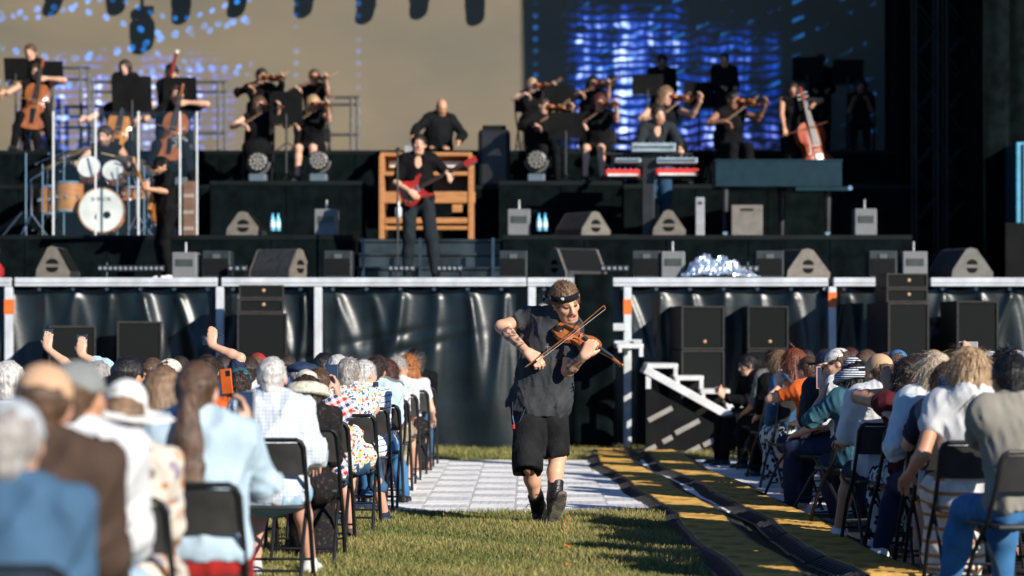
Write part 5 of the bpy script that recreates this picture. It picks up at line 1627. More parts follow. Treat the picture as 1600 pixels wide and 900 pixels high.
for (a, c, t, D, lab) in ((1143, 1192, 320, 27.75, 'flat tan grey case leaning below the piano'), (1087, 1101, 308, 27.8, 'narrow upright grey box between the keyboards and piano')):
    o = empty('equipment_case', (PX((a + c) / 2, D), D, Z1)); tag(o, lab, 'case', 'grey cases on the riser'); hh = PZ(t, D) - Z1; ww = PX(c, D) - PX(a, D)
    b = MB(); b.box((0, .06, hh / 2), (ww, .10, hh), bev=.01); b.build('body', mat('case_grey' if a > 1100 else 'case_light', (.17, .15, .13) if a > 1100 else (.30, .31, .33), .6), o)
    b = MB(); b.box((0, .005, hh * .85), (ww * .4, .012, .03)); b.build('handle', M_BLACKG, o)

# ------------------------------------------------------------------ round floor lamps on the riser
M_LED = mat('lamp_lens', (.22, .21, .19), .35, spec=.5, var=.3, vscale=30)
def floor_lamp(label, px, py, D, z):
    o = empty('stage_lamp', (PX(px, D), D, z)); tag(o, label, 'stage lamp', 'round moving lamps on the risers')
    hz = PZ(py, D) - z
    b = MB(); b.box((0, .1, .055), (.24, .22, .11), bev=.02); b.build('base', mat('lamp_base', (.10, .14, .17), .35, spec=.5), o)
    b = MB(); b.tube([(.15, .1, hz)] + [(.15 * math.cos(a), .1, hz - .155 * math.sin(a)) for a in [math.pi * k / 10 for k in range(1, 10)]] + [(-.15, .1, hz)], .022, 8); b.build('yoke', mat('lamp_yoke', (.10, .10, .10), .5), o, smooth=True)
    b = MB(); b.lathe([(.10, -.12), (.13, -.02), (.138, .05), (.125, .06)], 20, Matrix.Rotation(R(90), 3, 'X')); hd = b.build('head', M_BLACKG, o, (0, .05, hz), smooth=True)
    for ring, n in ((0, 1), (.05, 6), (.098, 12)):
        for k in range(n):
            a = 2 * math.pi * k / n + ring * 9
            q = MB(); q.lathe([(.023, 0), (.021, .007), (.010, .012)], 8, Matrix.Rotation(R(90), 3, 'X')); q.build('lens', M_LED, hd, (ring * math.cos(a), -.062, ring * math.sin(a)))
floor_lamp('round honeycomb lamp on the riser below the seated violin players, left', 402, 253, 29.7, Z2)
floor_lamp('round honeycomb lamp on the riser below the seated violin players, right', 497, 251, 29.7, Z2)
floor_lamp('round honeycomb lamp below the rightmost cellist', 279, 225, 30.4, Z2)
floor_lamp('round honeycomb lamp right of the organ on the riser', 838, 250, 29.7, Z2)

# ------------------------------------------------------------------ music stands, railings, microphone stand
def music_stand(label, px, py, D, z, w=.50, h=.36, yaw=0, tilt=12):
    o = empty('music_stand', (PX(px, D), D, z), R(yaw)); tag(o, label, 'music stand', 'black music stands of the orchestra')
    zc = PZ(py, D) - z
    b = MB(); M = Matrix.Rotation(R(tilt), 3, 'X'); b.box((0, 0, zc), (w, .014, h), M, bev=.004); b.build('desk', M_BLACK, o)
    b = MB(); b.box((0, .05, zc - h / 2 - .01), (w, .07, .012)); b.build('ledge', M_BLACK, o)
    b = MB(); b.tube([(0, .03, .1), (0, .02, zc - .05)], .014, 8); b.build('pole', M_BLACKG, o)
    b = MB()
    for a in (.5, 2.6, 4.7): b.tube([(0, .03, .14), (.22 * math.cos(a), .03 + .22 * math.sin(a), .012)], .009, 6)
    b.build('tripod', M_BLACKG, o)
for (px, py, D, z, w, h, t) in ((24, 108, 32.9, Z3, .34, .34, 'black music stand at the far left of the back row'), (78, 110, 32.8, Z3, .40, .28, 'black music stand before the back row player at left'), (206, 148, 30.5, Z2, .56, .52, 'large black music stand before the middle cellist'), (281, 145, 32.2, Z3, .50, .46, 'black music stand under the bassoon'),
        (447, 170, 30.1, Z2, .46, .42, 'black music stand between the two seated violinists at left'), (448, 158, 31.9, Z3, .44, .28, 'black music stand between the two rear violinists at left'), (874, 158, 31.0, Z2, .44, .46, 'black music stand between the violinists right of the organ'), (884, 196, 30.1, Z2, .48, .36, 'lower black music stand before the right hand violinists'), (1012, 132, 32.3, Z3, .46, .30, 'black music stand in front of the tall back row man'), (1092, 148, 32.2, Z3, .44, .36, 'black music stand before the lit back row man'), (1262, 108, 32.6, Z3, .46, .36, 'dim black music stand near the double bass'), (1325, 112, 32.6, Z3, .46, .36, 'dim black music stand at the right end of the back row')):
    music_stand(t, px, py, D, z, w, h)
M_RAIL = mat('rail_grey', (.10, .10, .095), .5, metal=.3)
def railing(label, a, c, yt, D, z):
    o = empty('railing', (PX(a, D), D, z)); tag(o, label, 'railing', 'tube railings on the risers')
    w = PX(c, D) - PX(a, D); h = PZ(yt, D) - z
    for x in (0, w * .78, w):
        b = MB(); b.tube([(x, 0, 0), (x, 0, h)], .026, 8); b.build('upright', M_RAIL, o)
    for k in (1, .88, .38): b = MB(); b.tube([(-.03, 0, h * k), (w + .03, 0, h * k)], .024, 8); b.build('bar', M_RAIL, o)
railing('grey tube railing beside the rear violinist left of the organ', 515, 559, 152, 33.0, Z3)
railing('dark tube railing beside the far left back row player', 84, 139, 106, 34.3, Z3)
railing('dark tube railing behind the middle cellist', 145, 215, 128, 34.4, Z3)
railing('dark tube railing right of the bassoon player', 305, 352, 128, 34.4, Z3)
ms = empty('microphone_stand', (PX(621, 26.3), 26.3, 1.99)); tag(ms, 'thin black microphone stand left of the guitarist', 'microphone stand')
b = MB(); b.lathe([(.13, 0), (.13, .015), (.02, .03)], 16); b.build('base', M_BLACK, ms); b = MB(); b.tube([(0, 0, .02), (0, 0, 1.48)], .011, 8); b.build('pole', M_BLACKG, ms)
b = MB(); b.lathe([(.012, 0), (.016, .1), (.026, .12), (.028, .16), (.012, .185)], 10, Matrix.Rotation(R(-35), 3, 'X')); b.build('microphone', M_BLACKG, ms, (0, 0, 1.46), smooth=True)
sb = empty('clear_bottle', (PX(614, 27.6), 28.75, Z1)); tag(sb, 'small clear bottle hanging beside the organ', 'bottle')
b = MB(); b.lathe([(.03, .28), (.045, .30), (.045, .40), (.02, .44), (.02, .50)], 12); b.build('body', mat('frosted_clear', (.65, .72, .75), .2, spec=.7), sb, smooth=True); b = MB(); b.tube([(0, 0, .0), (0, 0, .28)], .01, 6); b.build('pole', M_BLACKG, sb)

# ------------------------------------------------------------------ musicians
def zrel(py, D, zb): return PZ(py, D) - zb
VHAND = V3(-.33, .46, 1.06); VCON = V3(-.185, .25, 1.135); VORG = V3(-.08, .07, 1.14); VU = V3(-.50, .80, -.10)
def violin_pose(rh=(.16, .40, .98), stand=False, lean=3):
    dz = .40 if stand else 0
    up = V3(0, 0, dz)
    return pose('stand' if stand else 'sit', lean=lean, head=(22, -5, -8), hands=(V3(*rh) + up, VHAND + up), hints=(V3(1, -.1, -.5), V3(-.2, -.1, -1)), hdirs=(nrm(VCON - V3(*rh)) * .5 + V3(-.3, .3, -.6), V3(-.1, .1, 1)), hnorm=(V3(-.3, .2, -1), V3(.8, .4, 0)), curl=(.7, .95))
def add_violin(body, stand, rh, who):
    up = V3(0, 0, .40 if stand else 0)
    viol('violin', VIO, 'violin held by ' + who, 'violin', PW(body, VORG + up), PD(body, VU), PD(body, V3(-.35, -.1, 1)), 1.0, 'orchestra violins')
    d = VCON - V3(*rh)
    make_bow('bow held by ' + who, PW(body, V3(*rh) + up + nrm(d) * -.05 + V3(0, 0, .0)), PD(body, d), .74, PD(body, V3(0, 0, -1)), 'orchestra bows')
CORG, CU = V3(.02, .44, .30), nrm(V3(-.14, -.34, 1.08))
def cello_pose():
    return pose('sit', lean=2, head=(8, -4, 4), hands=(V3(.42, .34, .86), V3(-.16, .17, 1.06)), hints=(V3(.4, -.3, -.3), V3(-1, 0, -.1)), hdirs=(V3(.3, .5, -.5), V3(.8, .3, -.2)), hnorm=(V3(0, 0, -1), V3(0, -1, 0)), curl=(.7, .9), feet=(V3(.27, .40, .085), V3(-.27, .40, .085)))
def add_cello(body, meshes, who):
    viol('cello', meshes, 'cello played by ' + who, 'cello', PW(body, CORG), PD(body, CU), PD(body, V3(0, 1, .2)), 2.0, 'orchestra cellos')
    make_bow('cello bow held by ' + who, PW(body, V3(.52, .42, .80)), PD(body, V3(-.9, .12, -.12)), .72, PD(body, V3(0, -1, 0)), 'orchestra bows')
MG = 'musicians on the stage'
def musician(who, px, ytop, D, zb, J, yaw=180, **k):
    nom = 1.30 if J['kind'] == 'sit' else 1.70
    nom += J['pel'][2] - (.54 if J['kind'] == 'sit' else .94)
    sc = min(1.12, max(.86, zrel(ytop, D, zb) / nom))
    kk = dict(h=.0165, group=MG, top=dict(mat=BLACKC, sleeve=1.9), bottom=('trousers', BLACKC), shoes=(M_BLACKG, M_BLACK), sc=sc)
    kk.update(k)
    b = person(who, (PX(px, D), D, zb), yaw, J, **kk)
    if J['kind'] == 'sit' and J['pel'][2] < .6:
        chair('chair of the ' + who, PX(px, D), D, yaw, zb, 'black chairs of the orchestra', 'chair')
    return b
BARE = dict(mat=BLACKC, sleeve=0, bust=1); SHORTS_ = dict(mat=BLACKC, sleeve=.75); LONGS = dict(mat=BLACKC, sleeve=1.9)
RH = (.16, .40, .98); RH2 = (.20, .36, .86)
def vplayer(who, px, yt, D, z, rh=RH, yaw=180, **k):
    b = musician(who, px, yt, D, z, violin_pose(rh), yaw, **k); add_violin(b, False, rh, 'the ' + who); return b
vplayer('black haired violinist in the rear row left of the organ', 407, 106, 32.5, Z3, RH, 186, hair=('short', 'black'), skin='tan', top=LONGS)
vplayer('long haired violinist seated above the left round lamp', 404, 150, 30.5, Z2, RH2, 182, hair=('long', 'brown', .30), top=BARE, bottom=('skirt', BLACKC))
vplayer('violinist with shining glasses in the rear row', 491, 107, 32.5, Z3, RH, 168, hair=('short', 'brown'), top=SHORTS_, glasses=True)
vplayer('blonde violinist in a short skirt above the right round lamp', 489, 148, 30.5, Z2, RH2, 172, hair=('long', 'blonde', .2), top=BARE, bottom=('shorts', BLACKC))
vplayer('fair haired violinist with bare arms just right of the organ', 829, 121, 32.2, Z3, RH, 190, hair=('bun', 'blonde'), skin='pale', top=BARE, bottom=('skirt', BLACKC))
vplayer('dark haired violinist seated low right of the organ', 846, 152, 30.6, Z2, RH2, 196, hair=('short', 'dark'), top=LONGS)
vplayer('violinist with long black hair behind the right hand stand', 925, 118, 32.3, Z3, RH, 172, hair=('long', 'black', .28), top=SHORTS_, bottom=('skirt', BLACKC))
vplayer('auburn violinist with crossed legs near the keyboards', 936, 147, 30.6, Z2, RH2, 168, hair=('bob', 'auburn', .12), top=SHORTS_, bottom=('shorts', BLACKC))
def cellist(who, px, yt, D, z, mesh, yaw=180, **k):
    b = musician(who, px, yt, D, z, cello_pose(), yaw, **k); add_cello(b, mesh, 'the ' + who); return b
cellist('bare armed cellist at the far left', 57, 98, 32.3, Z3, CEL, 186, hair=('bun', 'dark'), top=BARE, bottom=('trousers', BLACKC))
cellist('fair cellist behind the large music stand', 188, 124, 30.9, Z2, CELL, 184, hair=('tail', 'lightbrown', .25), top=BARE, skin='pale')
cellist('dark haired cellist with a reddish cello', 277, 132, 30.9, Z2, CEL, 178, hair=('short', 'dark'), top=dict(mat=BLACKC, sleeve=.5))
musician('woman with pinned up hair standing in the back row at left', 52, 68, 33.5, Z3, pose('stand', head=(25, -8, 0), hands=(V3(.1, .3, 1.1), V3(-.28, .25, 1.15))), 150, hair=('bun', 'brown'), top=BARE)
musician('long haired woman in the back row behind the large stand', 197, 93, 33.3, Z3, pose('stand', head=(-10, -12, 0), hands=(V3(.1, .3, 1.1), V3(-.1, .3, 1.05))), 180, hair=('long', 'dark', .2), skin='pale', top=dict(mat=BLACKC, sleeve=1.0))
bp_ = musician('bassoon player in the back row', 270, 99, 33.2, Z3, pose('sit', hz=.62, head=(-35, 0, 0), hands=(V3(.05, .28, .85), V3(-.12, .26, 1.08)), curl=(.8, .8)), 180, hair=('bun', 'black'), top=LONGS)
bs_ = empty('bassoon', PW(bp_, V3(.20, .14, .45))); tag(bs_, 'tall red brown bassoon with white ring in the back row', 'bassoon')
q = PW(bp_, V3(-.10, .28, 1.50)) - bs_.location
b = MB(); b.tube([(0, 0, 0), q * .5, q], [.034, .030, .026], 10); b.build('joint', mat('bassoon_red', (.30, .030, .018), .25, coat=.4), bs_, smooth=True)
b = MB(); b.tube([q * .995, q * 1.035], [.034, .036], 10); b.build('bell_ring', M_WHITE, bs_); b = MB(); b.tube([q * .62, q * .62 + Vector((.06, -.08, .08)), q * .62 + Vector((-.02, -.16, .04))], .005, 6); b.build('crook', M_CHROME, bs_)
musician('bald organist in a black sweater bending over the organ', 684, 152, 30.9, Z2, pose('sit', hz=.56, lean=16, tilt=-4, head=(14, -8, 0), hands=(V3(.36, .46, .72), V3(-.30, .42, .66)), hints=(V3(.7, -.4, -.5), V3(-.7, -.4, -.5))), 184, hair=None, skin='tan', top=dict(mat=mat('sweater_black', (.007, .008, .009), .85, spec=.15, bump=.3, bscale=60), sleeve=2, g=.028, fat=.045))
musician('dark silhouetted man standing in the back row at right', 1034, 84, 33.4, Z3, pose('stand', head=(0, -10, 0), hands=(V3(.12, .32, 1.08), V3(-.12, .32, 1.08))), 178, hair=('short', 'black'), skin='brown', top=LONGS)
vplayer('long blonde player half hidden behind the keyboard player', 1036, 130, 31.0, Z2, RH2, 196, hair=('long', 'lightbrown', .3), top=BARE)
musician('tall man with lit face in the back row at right', 1131, 82, 32.2, Z3, pose('stand', head=(-18, -4, 0), hands=(V3(.12, .32, 1.08), V3(-.12, .32, 1.08))), 190, hair=('crop', 'dark'), skin='tan', top=LONGS)
vplayer('dim seated player below the tall back row man', 1142, 142, 31.0, Z2, RH2, 192, hair=('bun', 'black'), skin='brown', top=BARE)
musician('dim standing player behind the double bass', 1281, 84, 33.2, Z3, pose('stand', hands=(V3(.12, .32, 1.08), V3(-.12, .32, 1.08))), 176, hair=('short', 'black'), skin='brown', top=LONGS)
musician('dim seated player at the right end of the orchestra', 1345, 126, 32.4, Z3, pose('sit', hands=(V3(.12, .32, .9), V3(-.12, .32, .9))), 170, hair=('bob', 'black', .12), skin='brown', top=SHORTS_)
db = musician('double bass player in a strappy black top', 1238, 127, 30.7, Z2, pose('stand', lean=6, head=(-10, -14, 6), hands=(V3(.20, .34, .80), V3(-.28, .34, 1.30)), hints=(V3(1, 0, -.3), V3(-1, 0, .1)), curl=(.7, .9)), 186, hair=('bun', 'black'), skin='tan', top=BARE, bottom=('skirt', BLACKC))
viol('double_bass', BAS, 'glossy orange red double bass at the right of the orchestra', 'double bass', PW(db, V3(-.36, .46, .06)), PD(db, nrm(V3(.20, -.20, 1.0))), PD(db, V3(-.2, 1, .12)), 2.35)
make_bow('bow of the double bass player', PW(db, V3(.26, .38, .78)), PD(db, V3(-.8, .2, .25)), .66, PD(db, V3(0, -1, 0)))
musician('keyboard player in a dark shirt behind the stacked keyboards', 1027, 163, 29.3, Z1, pose('stand', lean=7, head=(16, -4, 0), hands=(V3(.26, .50, 1.10), V3(-.26, .50, 1.08)), hdirs=(V3(0, 1, -.2), V3(0, 1, -.2))), 180, hair=('messy', 'dark'), stubble=.5, top=dict(mat=cloth('charcoal', (.022, .027, .030)), sleeve=1.6, g=.02, vneck=1), bottom=('trousers', cloth('stage_jeans', (.02, .06, .12))))
dr = musician('bearded drummer in a black tank top', 166, 196, 29.7, Z1, pose('sit', hz=.66, lean=2, head=(-12, -6, 0), hands=(V3(.34, .42, .95), V3(-.30, .44, .98)), feet=(V3(.2, .5, .09), V3(-.2, .5, .09)), curl=(1, 1)), 178, hair=('messy', 'dark'), skin='fair', stubble=.75, top=dict(mat=BLACKC, sleeve=0), smile=.6)
for s, nm in ((1, 'drumstick in the right hand of the drummer'), (-1, 'drumstick in the left hand of the drummer')):
    b = MB(); p0 = PW(dr, V3(s * .34, .46, .98)); p1 = PW(dr, V3(s * .12, .78, 1.02)); b.tube([p0, p1], [.008, .006], 8); tag(b.build('drumstick', mat('stick_wood', (.65, .45, .25), .5)), nm, 'drumstick', 'drumsticks')
b = MB(); th = empty('drum_stool', (PX(166, 29.7), 29.7, Z1)); tag(th, 'black stool under the drummer', 'stool')
b.lathe([(.16, .50), (.18, .53), (.17, .575)], 18); b.build('seat', M_BLACK, th); b = MB(); b.tube([(0, 0, .1), (0, 0, .5)], .02, 8); [b.tube([(0, 0, .2), (.22 * math.cos(a), .22 * math.sin(a), .01)], .012, 6) for a in (0, 2.1, 4.2)]; b.build('leg', M_CHROME, th)

# guitars
def guitar(name, label, origin, u, n, m, size=1.0, neckm=None, long_=.62):
    u = Vector(tuple(u)).normalized(); n = Vector(tuple(n)); n = (n - u * n.dot(u)).normalized(); w = u.cross(n)
    o = empty(name, Vector(tuple(origin))); o.rotation_mode = 'QUATERNION'; o.rotation_quaternion = Matrix((w, u, n)).transposed().to_quaternion(); o.scale = (size,) * 3; tag(o, label, 'guitar')
    half = [(0, -.17), (.10, -.165), (.155, -.12), (.165, -.05), (.135, .02), (.118, .06), (.130, .10), (.155, .16), (.158, .215), (.135, .225), (.10, .17), (.045, .135), (.03, .135)]
    left = [(-x, y - (.04 if y > .1 else 0)) for x, y in reversed(half[1:])]
    poly = half + left
    b = MB(); nn = len(poly)
    vs = []
    for zz, k in ((-.022, .95), (-.015, 1), (.015, 1), (.022, .95)): vs += [(x * k, y * k, zz) for x, y in poly]
    fs = [(a * nn + i, a * nn + (i + 1) % nn, (a + 1) * nn + (i + 1) % nn, (a + 1) * nn + i) for a in range(3) for i in range(nn)] + [tuple(range(nn - 1, -1, -1)), tuple(range(3 * nn, 4 * nn))]
    b.add(vs, fs); b.build('body', m, o)
    b = MB(); b.box((0, .12 + long_ / 2, .026), (.05, long_, .02), bev=.006); nk = b.build('neck', neckm or mat('fretboard', (.05, .03, .02), .4), o)
    b = MB(); b.box((.008, .12 + long_ + .08, .02), (.075, .17, .016), bev=.006); b.build('headstock', neckm or m, o)
    for k in range(6): b = MB(); b.lathe([(.008, -.01), (.010, .01)], 8, Matrix.Rotation(R(90), 3, 'Y')); b.build('tuner', M_CHROME, o, (.055, .12 + long_ + .02 + k * .025, .02))
    for yy in (-.06, .02, .09): b = MB(); b.box((0, yy, .026), (.085, .028, .012), bev=.004); b.build('pickup', M_CHROME if yy > 0 else M_BLACKG, o)
    for x, y in ((.10, -.08), (.075, -.12)): b = MB(); b.lathe([(.016, 0), (.014, .018)], 10); b.build('knob', mat('gold_knob', (.8, .55, .15), .25, metal=.9), o, (x, y, .022))
    return o
gt = musician('guitarist in a black shirt at the centre of the stage', 654, 209, 26.7, 1.99, pose('stand', lean=2, head=(4, 2, -4), hands=(V3(.10, .24, 1.02), V3(-.36, .34, 1.13)), hints=(V3(1, -.6, -.2), V3(-.8, -.2, -.6)), hdirs=(V3(-.6, .1, -.5), V3(.1, .2, .9)), hnorm=(V3(0, -1, 0), V3(.6, -.5, 0)), curl=(.6, .95), feet=(V3(.13, -.02, .085), V3(-.20, .08, .085))), 182, hair=('short', 'dark'), h=.0125, top=dict(mat=BLACKC, sleeve=.8, g=.018, vneck=1), bottom=('trousers', cloth('dark_jeans', (.014, .020, .024))), shoes=(M_BLACKG, M_BLACK))
M_REDG = mat('guitar_red', (.62, .030, .014), .2, spec=.6, vscale=5, col2=(.22, .008, .006), coat=.6)
guitar('electric_guitar', 'shiny red electric guitar held by the centre guitarist', PW(gt, V3(.06, .19, 1.02)), PD(gt, nrm(V3(-.82, .28, .42))), PD(gt, V3(.1, 1, .1)), M_REDG, 1.0)
bs2 = musician('bass player in a black cap turned sideways at left', 262, 243, 26.9, 1.99, pose('stand', lean=6, head=(15, -16, 0), hands=(V3(.12, .22, .98), V3(-.30, .42, 1.22)), hints=(V3(.8, -.8, -.2), V3(-.6, -.2, -.7)), hdirs=(V3(-.6, .2, -.3), V3(.2, .2, .9)), hnorm=(V3(0, -1, 0), V3(.6, -.5, 0)), curl=(.6, .95)), 122, hair=('short', 'black'), hat=('capback', BLACKC), skin='tan', glasses=True, stubble=.5, h=.013, top=dict(mat=BLACKC, sleeve=.85, g=.022), shoes=(M_WHITE, M_WHITE))
guitar('bass_guitar', 'amber bass guitar held by the player in the cap', PW(bs2, V3(.05, .19, 1.0)), PD(bs2, nrm(V3(-.66, .45, .42))), PD(bs2, V3(.25, 1, .1)), mat('bass_amber', (.50, .20, .05), .25, coat=.4), 1.05, mat('maple_neck', (.60, .30, .10), .35), .78)
# red guitar leaning at the very left edge
guitar('electric_guitar', 'orange red guitar leaning at the left edge of the stage', P(-17, 418, 25.9), (-.25, .15, 1), (.2, -1, .1), M_REDG, 1.0)
# ------------------------------------------------------------------ the audience
WHITEC = cloth('white', (.66, .67, .68)); LBLUE = cloth('light_blue', (.42, .58, .70)); NAVYC = cloth('navy', (.018, .028, .060)); DENIM = cloth('denim', (.045, .115, .215), var=.2); LDENIM = cloth('light_denim', (.30, .48, .60), var=.12)
GREYC = cloth('grey', (.16, .16, .155)); TEAL = cloth('teal', (.045, .13, .165)); KHAKI = cloth('khaki', (.30, .24, .16)); REDC = cloth('red', (.36, .022, .020)); BROWNC = cloth('brown', (.070, .044, .032)); ORANGEC = cloth('orange', (.70, .13, .025)); TANC = cloth('tan', (.58, .38, .22)); BLUEJ = cloth('blue_jeans', (.05, .17, .36), var=.15)
FLORAL1 = floral('floral_dress', (.62, .56, .48), [(.45, .20, .09), (.20, .16, .13), (.55, .38, .26), (.30, .26, .30)], 17, .42)
FLORAL2 = floral('floral_blouse', (.72, .72, .68), [(.62, .13, .05), (.05, .25, .38), (.06, .10, .22), (.70, .45, .12)], 46, .46)
FLORAL3 = floral('floral_blue', (.74, .74, .72), [(.10, .30, .50), (.25, .45, .60), (.08, .16, .30), (.6, .6, .4)], 26, .38)
FLORAL4 = floral('leaf_print', (.55, .62, .62), [(.01, .012, .02), (.012, .015, .02), (.02, .03, .04), (.01, .01, .012)], 22, .46)
PLAID = plaid('plaid_shirt', (.72, .70, .70), (.02, .04, .14), (.60, .035, .03), .042)
CHECK = stripes('pale_check', (.66, .67, .69), (.40, .52, .64), .020, .34, 'xz')
WSTRIPE = stripes('blue_white_stripe', (.74, .75, .76), (.12, .25, .40), .045, .22, 'z', rotz=R(10))
HSTRIPE = stripes('hat_stripe', (.74, .74, .74), (.02, .05, .12), .0155, .5, 'z')
PDRESS = stripes('banded_dress', (.70, .68, .63), (.55, .22, .06), .075, .26, 'z')
LACE = floral('black_lace', (.012, .011, .012), [(.05, .035, .03), (.02, .016, .016), (.008, .008, .008), (.03, .022, .02)], 40, .4)
TIEDYE = floral('tie_dye', (.66, .70, .73), [(.30, .50, .68), (.45, .60, .72), (.70, .72, .73), (.55, .66, .74)], 7, .7)
STRAW = mat('straw_white', (.68, .64, .50), .75, var=.15, vscale=40, bump=.4, bscale=120)
HATW = mat('hat_white', (.76, .75, .71), .8, var=.06, vscale=10)
CAPTAN = mat('cap_tan', (.62, .38, .23), .8, var=.08); CAPGREY = mat('cap_grey', (.24, .25, .24), .8); CAPNAVY = mat('cap_navy', (.010, .030, .085), .8); CAPPALE = mat('cap_pale', (.50, .54, .57), .8)
SHOEW = mat('shoe_white', (.74, .73, .71), .5); SHOEB = mat('shoe_black', (.014, .014, .016), .4); SHOEG = mat('shoe_grey', (.10, .11, .12), .6); SHOEN = mat('shoe_navy', (.015, .03, .06), .5); SHOEBR = mat('shoe_brown', (.12, .085, .065), .7); PINKS = mat('sole_pink', (.65, .40, .33), .5)
SKINM = mat('skin_plain', (.50, .28, .18), .5)
AG, BG_, CG = 'seated audience left of the aisle', 'seated audience right of the aisle', 'phones held up by the audience'

def aud(who, px, ytop, D, yaw=0, lean=5, head=(0, 0, 0), hands=(None, None), hints=(None, None), feet=None, group=AG, chair_=True, tilt=0, torso=.5, hdirs=(None, None), hnorm=(None, None), curl=(.5, .5), **k):
    sc = min(1.10, max(.88, PZ(ytop, D) / 1.30))
    x = PX(px, D)
    hh = []
    for t in hands:
        if isinstance(t, tuple):
            w = (Matrix.Rotation(-R(yaw), 3, 'Z') @ (P(t[0], t[1], D + t[2]) - Vector((x, D, 0)))) / sc
            hh.append(V3(*w))
        else: hh.append(t)
    J = pose('sit', lean=lean, head=head, hands=tuple(hh), hints=hints, feet=feet, tilt=tilt, torso=torso, hdirs=hdirs, hnorm=hnorm, curl=curl)
    b = person(who, (x, D, 0), yaw, J, sc=sc, group=group, **k)
    b['J0'] = [float(q) for q in J['w0']]; b['J1'] = [float(q) for q in J['w1']]
    if chair_:
        cf = 0.0 if D < 12.2 or 'white polo' in who or 'platinum' in who else .085      # how far the back is pressed into the clothes
        chair('chair of the ' + who, x - math.sin(R(yaw)) * cf, D + math.cos(R(yaw)) * cf, yaw)
    return b

M_PHONE = mat('phone_case', (.015, .016, .018), .3); M_SCREEN = mat('phone_screen', (.02, .03, .05), .1, emit=(.03, .10, .30), es=.12, spec=.6)
def phone(label, p, yaw=0, tilt=0, roll=0, case=M_PHONE, screen=True):
    o = empty('phone', Vector(tuple(p))); o.rotation_euler = (R(tilt), R(roll), R(yaw)); tag(o, label, 'phone', CG)
    b = MB(); b.box((0, 0, 0), (.076, .010, .154), bev=.006); b.build('case', case, o)
    b = MB(); b.box((0, -.0055, 0), (.068, .002, .142)); b.build('display', M_SCREEN, o)
    b = MB(); b.box((-.018, .006, .048), (.03, .004, .034), bev=.002); b.build('camera_bump', M_PHONE, o)
    return o
UP, FWD = V3(0, .25, 1), V3(0, 1, .1)
lowfeet = lambda fx, fy: (V3(.10 + fx, fy, .085), V3(-.12, .40, .085))

# ---- left block, from the camera towards the stage
aud('person in a pale cap and blue shirt at the lower left', 8, 622, 5.6, hair=('short', 'grey'), hat=('capback', CAPPALE), top=dict(mat=cloth('chambray', (.06, .13, .22)), sleeve=1.9, fat=.02), bottom=('trousers', NAVYC), h=.016)
aud('man in a peach cap and brown jacket', 60, 566, 6.35, hair=('crop', 'brown'), skin='rosy', hat=('cap', CAPTAN), head=(8, 0, 0), top=dict(mat=BROWNC, sleeve=2, g=.03, collar=True), bottom=('trousers', BROWNC), h=.016)
g3 = aud('man in a grey cap and white shirt behind the peach cap', 112, 562, 7.15, hair=('crop', 'brown'), skin='tan', hat=('cap', CAPGREY), head=(-18, 4, 0), top=dict(mat=WHITEC, sleeve=1.8, g=.03), bottom=('trousers', LBLUE), h=.016)
b = MB(); cc_ = [PW(g3, V3(.10, -.07, 1.05)), PW(g3, V3(.0, -.17, .92)), PW(g3, V3(-.14, -.165, .74))]
b.tube(cc_, .012, 6); tag(b.build('strap', M_BLACK), 'black bag strap across the back of the white shirt', 'strap')
aud('woman in a wide white sun hat and floral dress', 186, 602, 7.75, hair=('short', 'lightbrown'), skin='tan', hat=('sun', HATW, HATW), head=(6, 10, 8), top=dict(mat=FLORAL1, sleeve=.9, fat=.02, bust=1, name='dress'), bottom=('skirt', FLORAL1), h=.016)
aud('woman with straight light brown hair and tie dyed blue top', 250, 573, 9.6, hair=('long', 'lightbrown', .16), head=(-10, -4, 0), top=dict(mat=TIEDYE, sleeve=1.2, fat=.02, g=.025), bottom=('trousers', WHITEC), h=.015)
lb = aud('woman with a long dark ponytail in a pale blue sweater', 304, 562, 8.5, hair=('tail', 'brown', .42), skin='fair', head=(-6, -2, 0), lean=2, hands=(V3(.16, .34, 1.0), V3(-.13, .34, .66)), hdirs=(UP, None), hnorm=(V3(-1, 0, 0), None), top=dict(mat=cloth('pale_blue', (.44, .57, .66)), sleeve=1.9, fat=.05, g=.035, hem=-.04), bottom=('trousers', REDC), h=.014)
phone('dark phone held by the woman in the pale blue sweater', PW(lb, V3(.15, .40, 1.09)), 0, -10)
aud('man with short dark hair and sunglasses in the left crowd', 195, 555, 12.6, hair=('short', 'black'), skin='tan', glasses=True, head=(-38, 0, 0), top=dict(mat=WHITEC, sleeve=.8))
aud('person with wavy grey brown hair at the left', 150, 565, 13.4, hair=('curls', 'grey'), head=(10, 0, 0), top=dict(mat=LBLUE, sleeve=.8))
aud('person with black hair in front of the grey haired crowd', 176, 590, 10.8, hair=('bob', 'black', .10), top=dict(mat=BLACKC, sleeve=.8))
aud('white haired man in a pale blue check shirt on the aisle', 423, 555, 11.85, hair=('crop', 'white'), skin='rosy', lean=4, feet=(V3(.17, .52, .085), V3(-.14, .40, .085)), hands=(V3(.22, .30, .68), None), top=dict(mat=CHECK, sleeve=.95, fat=.035, g=.03, hem=-.09, collar=True), bottom=('shorts', LDENIM), shoes=(SHOEW, SHOEW), h=.0105)
hatw = aud('woman in a straw bucket hat with long grey hair', 477, 586, 12.95, hair=('long', 'dark', .46), head=(4, -8, 0), hat=('bucket', STRAW, STRAW), feet=(V3(.12, .42, .085), V3(-.1, .42, .085)), top=dict(mat=LACE, sleeve=1.2, g=.03, name='dress'), bottom=('skirt', LACE, .05), shoes=(SHOEB, SHOEB), h=.011)
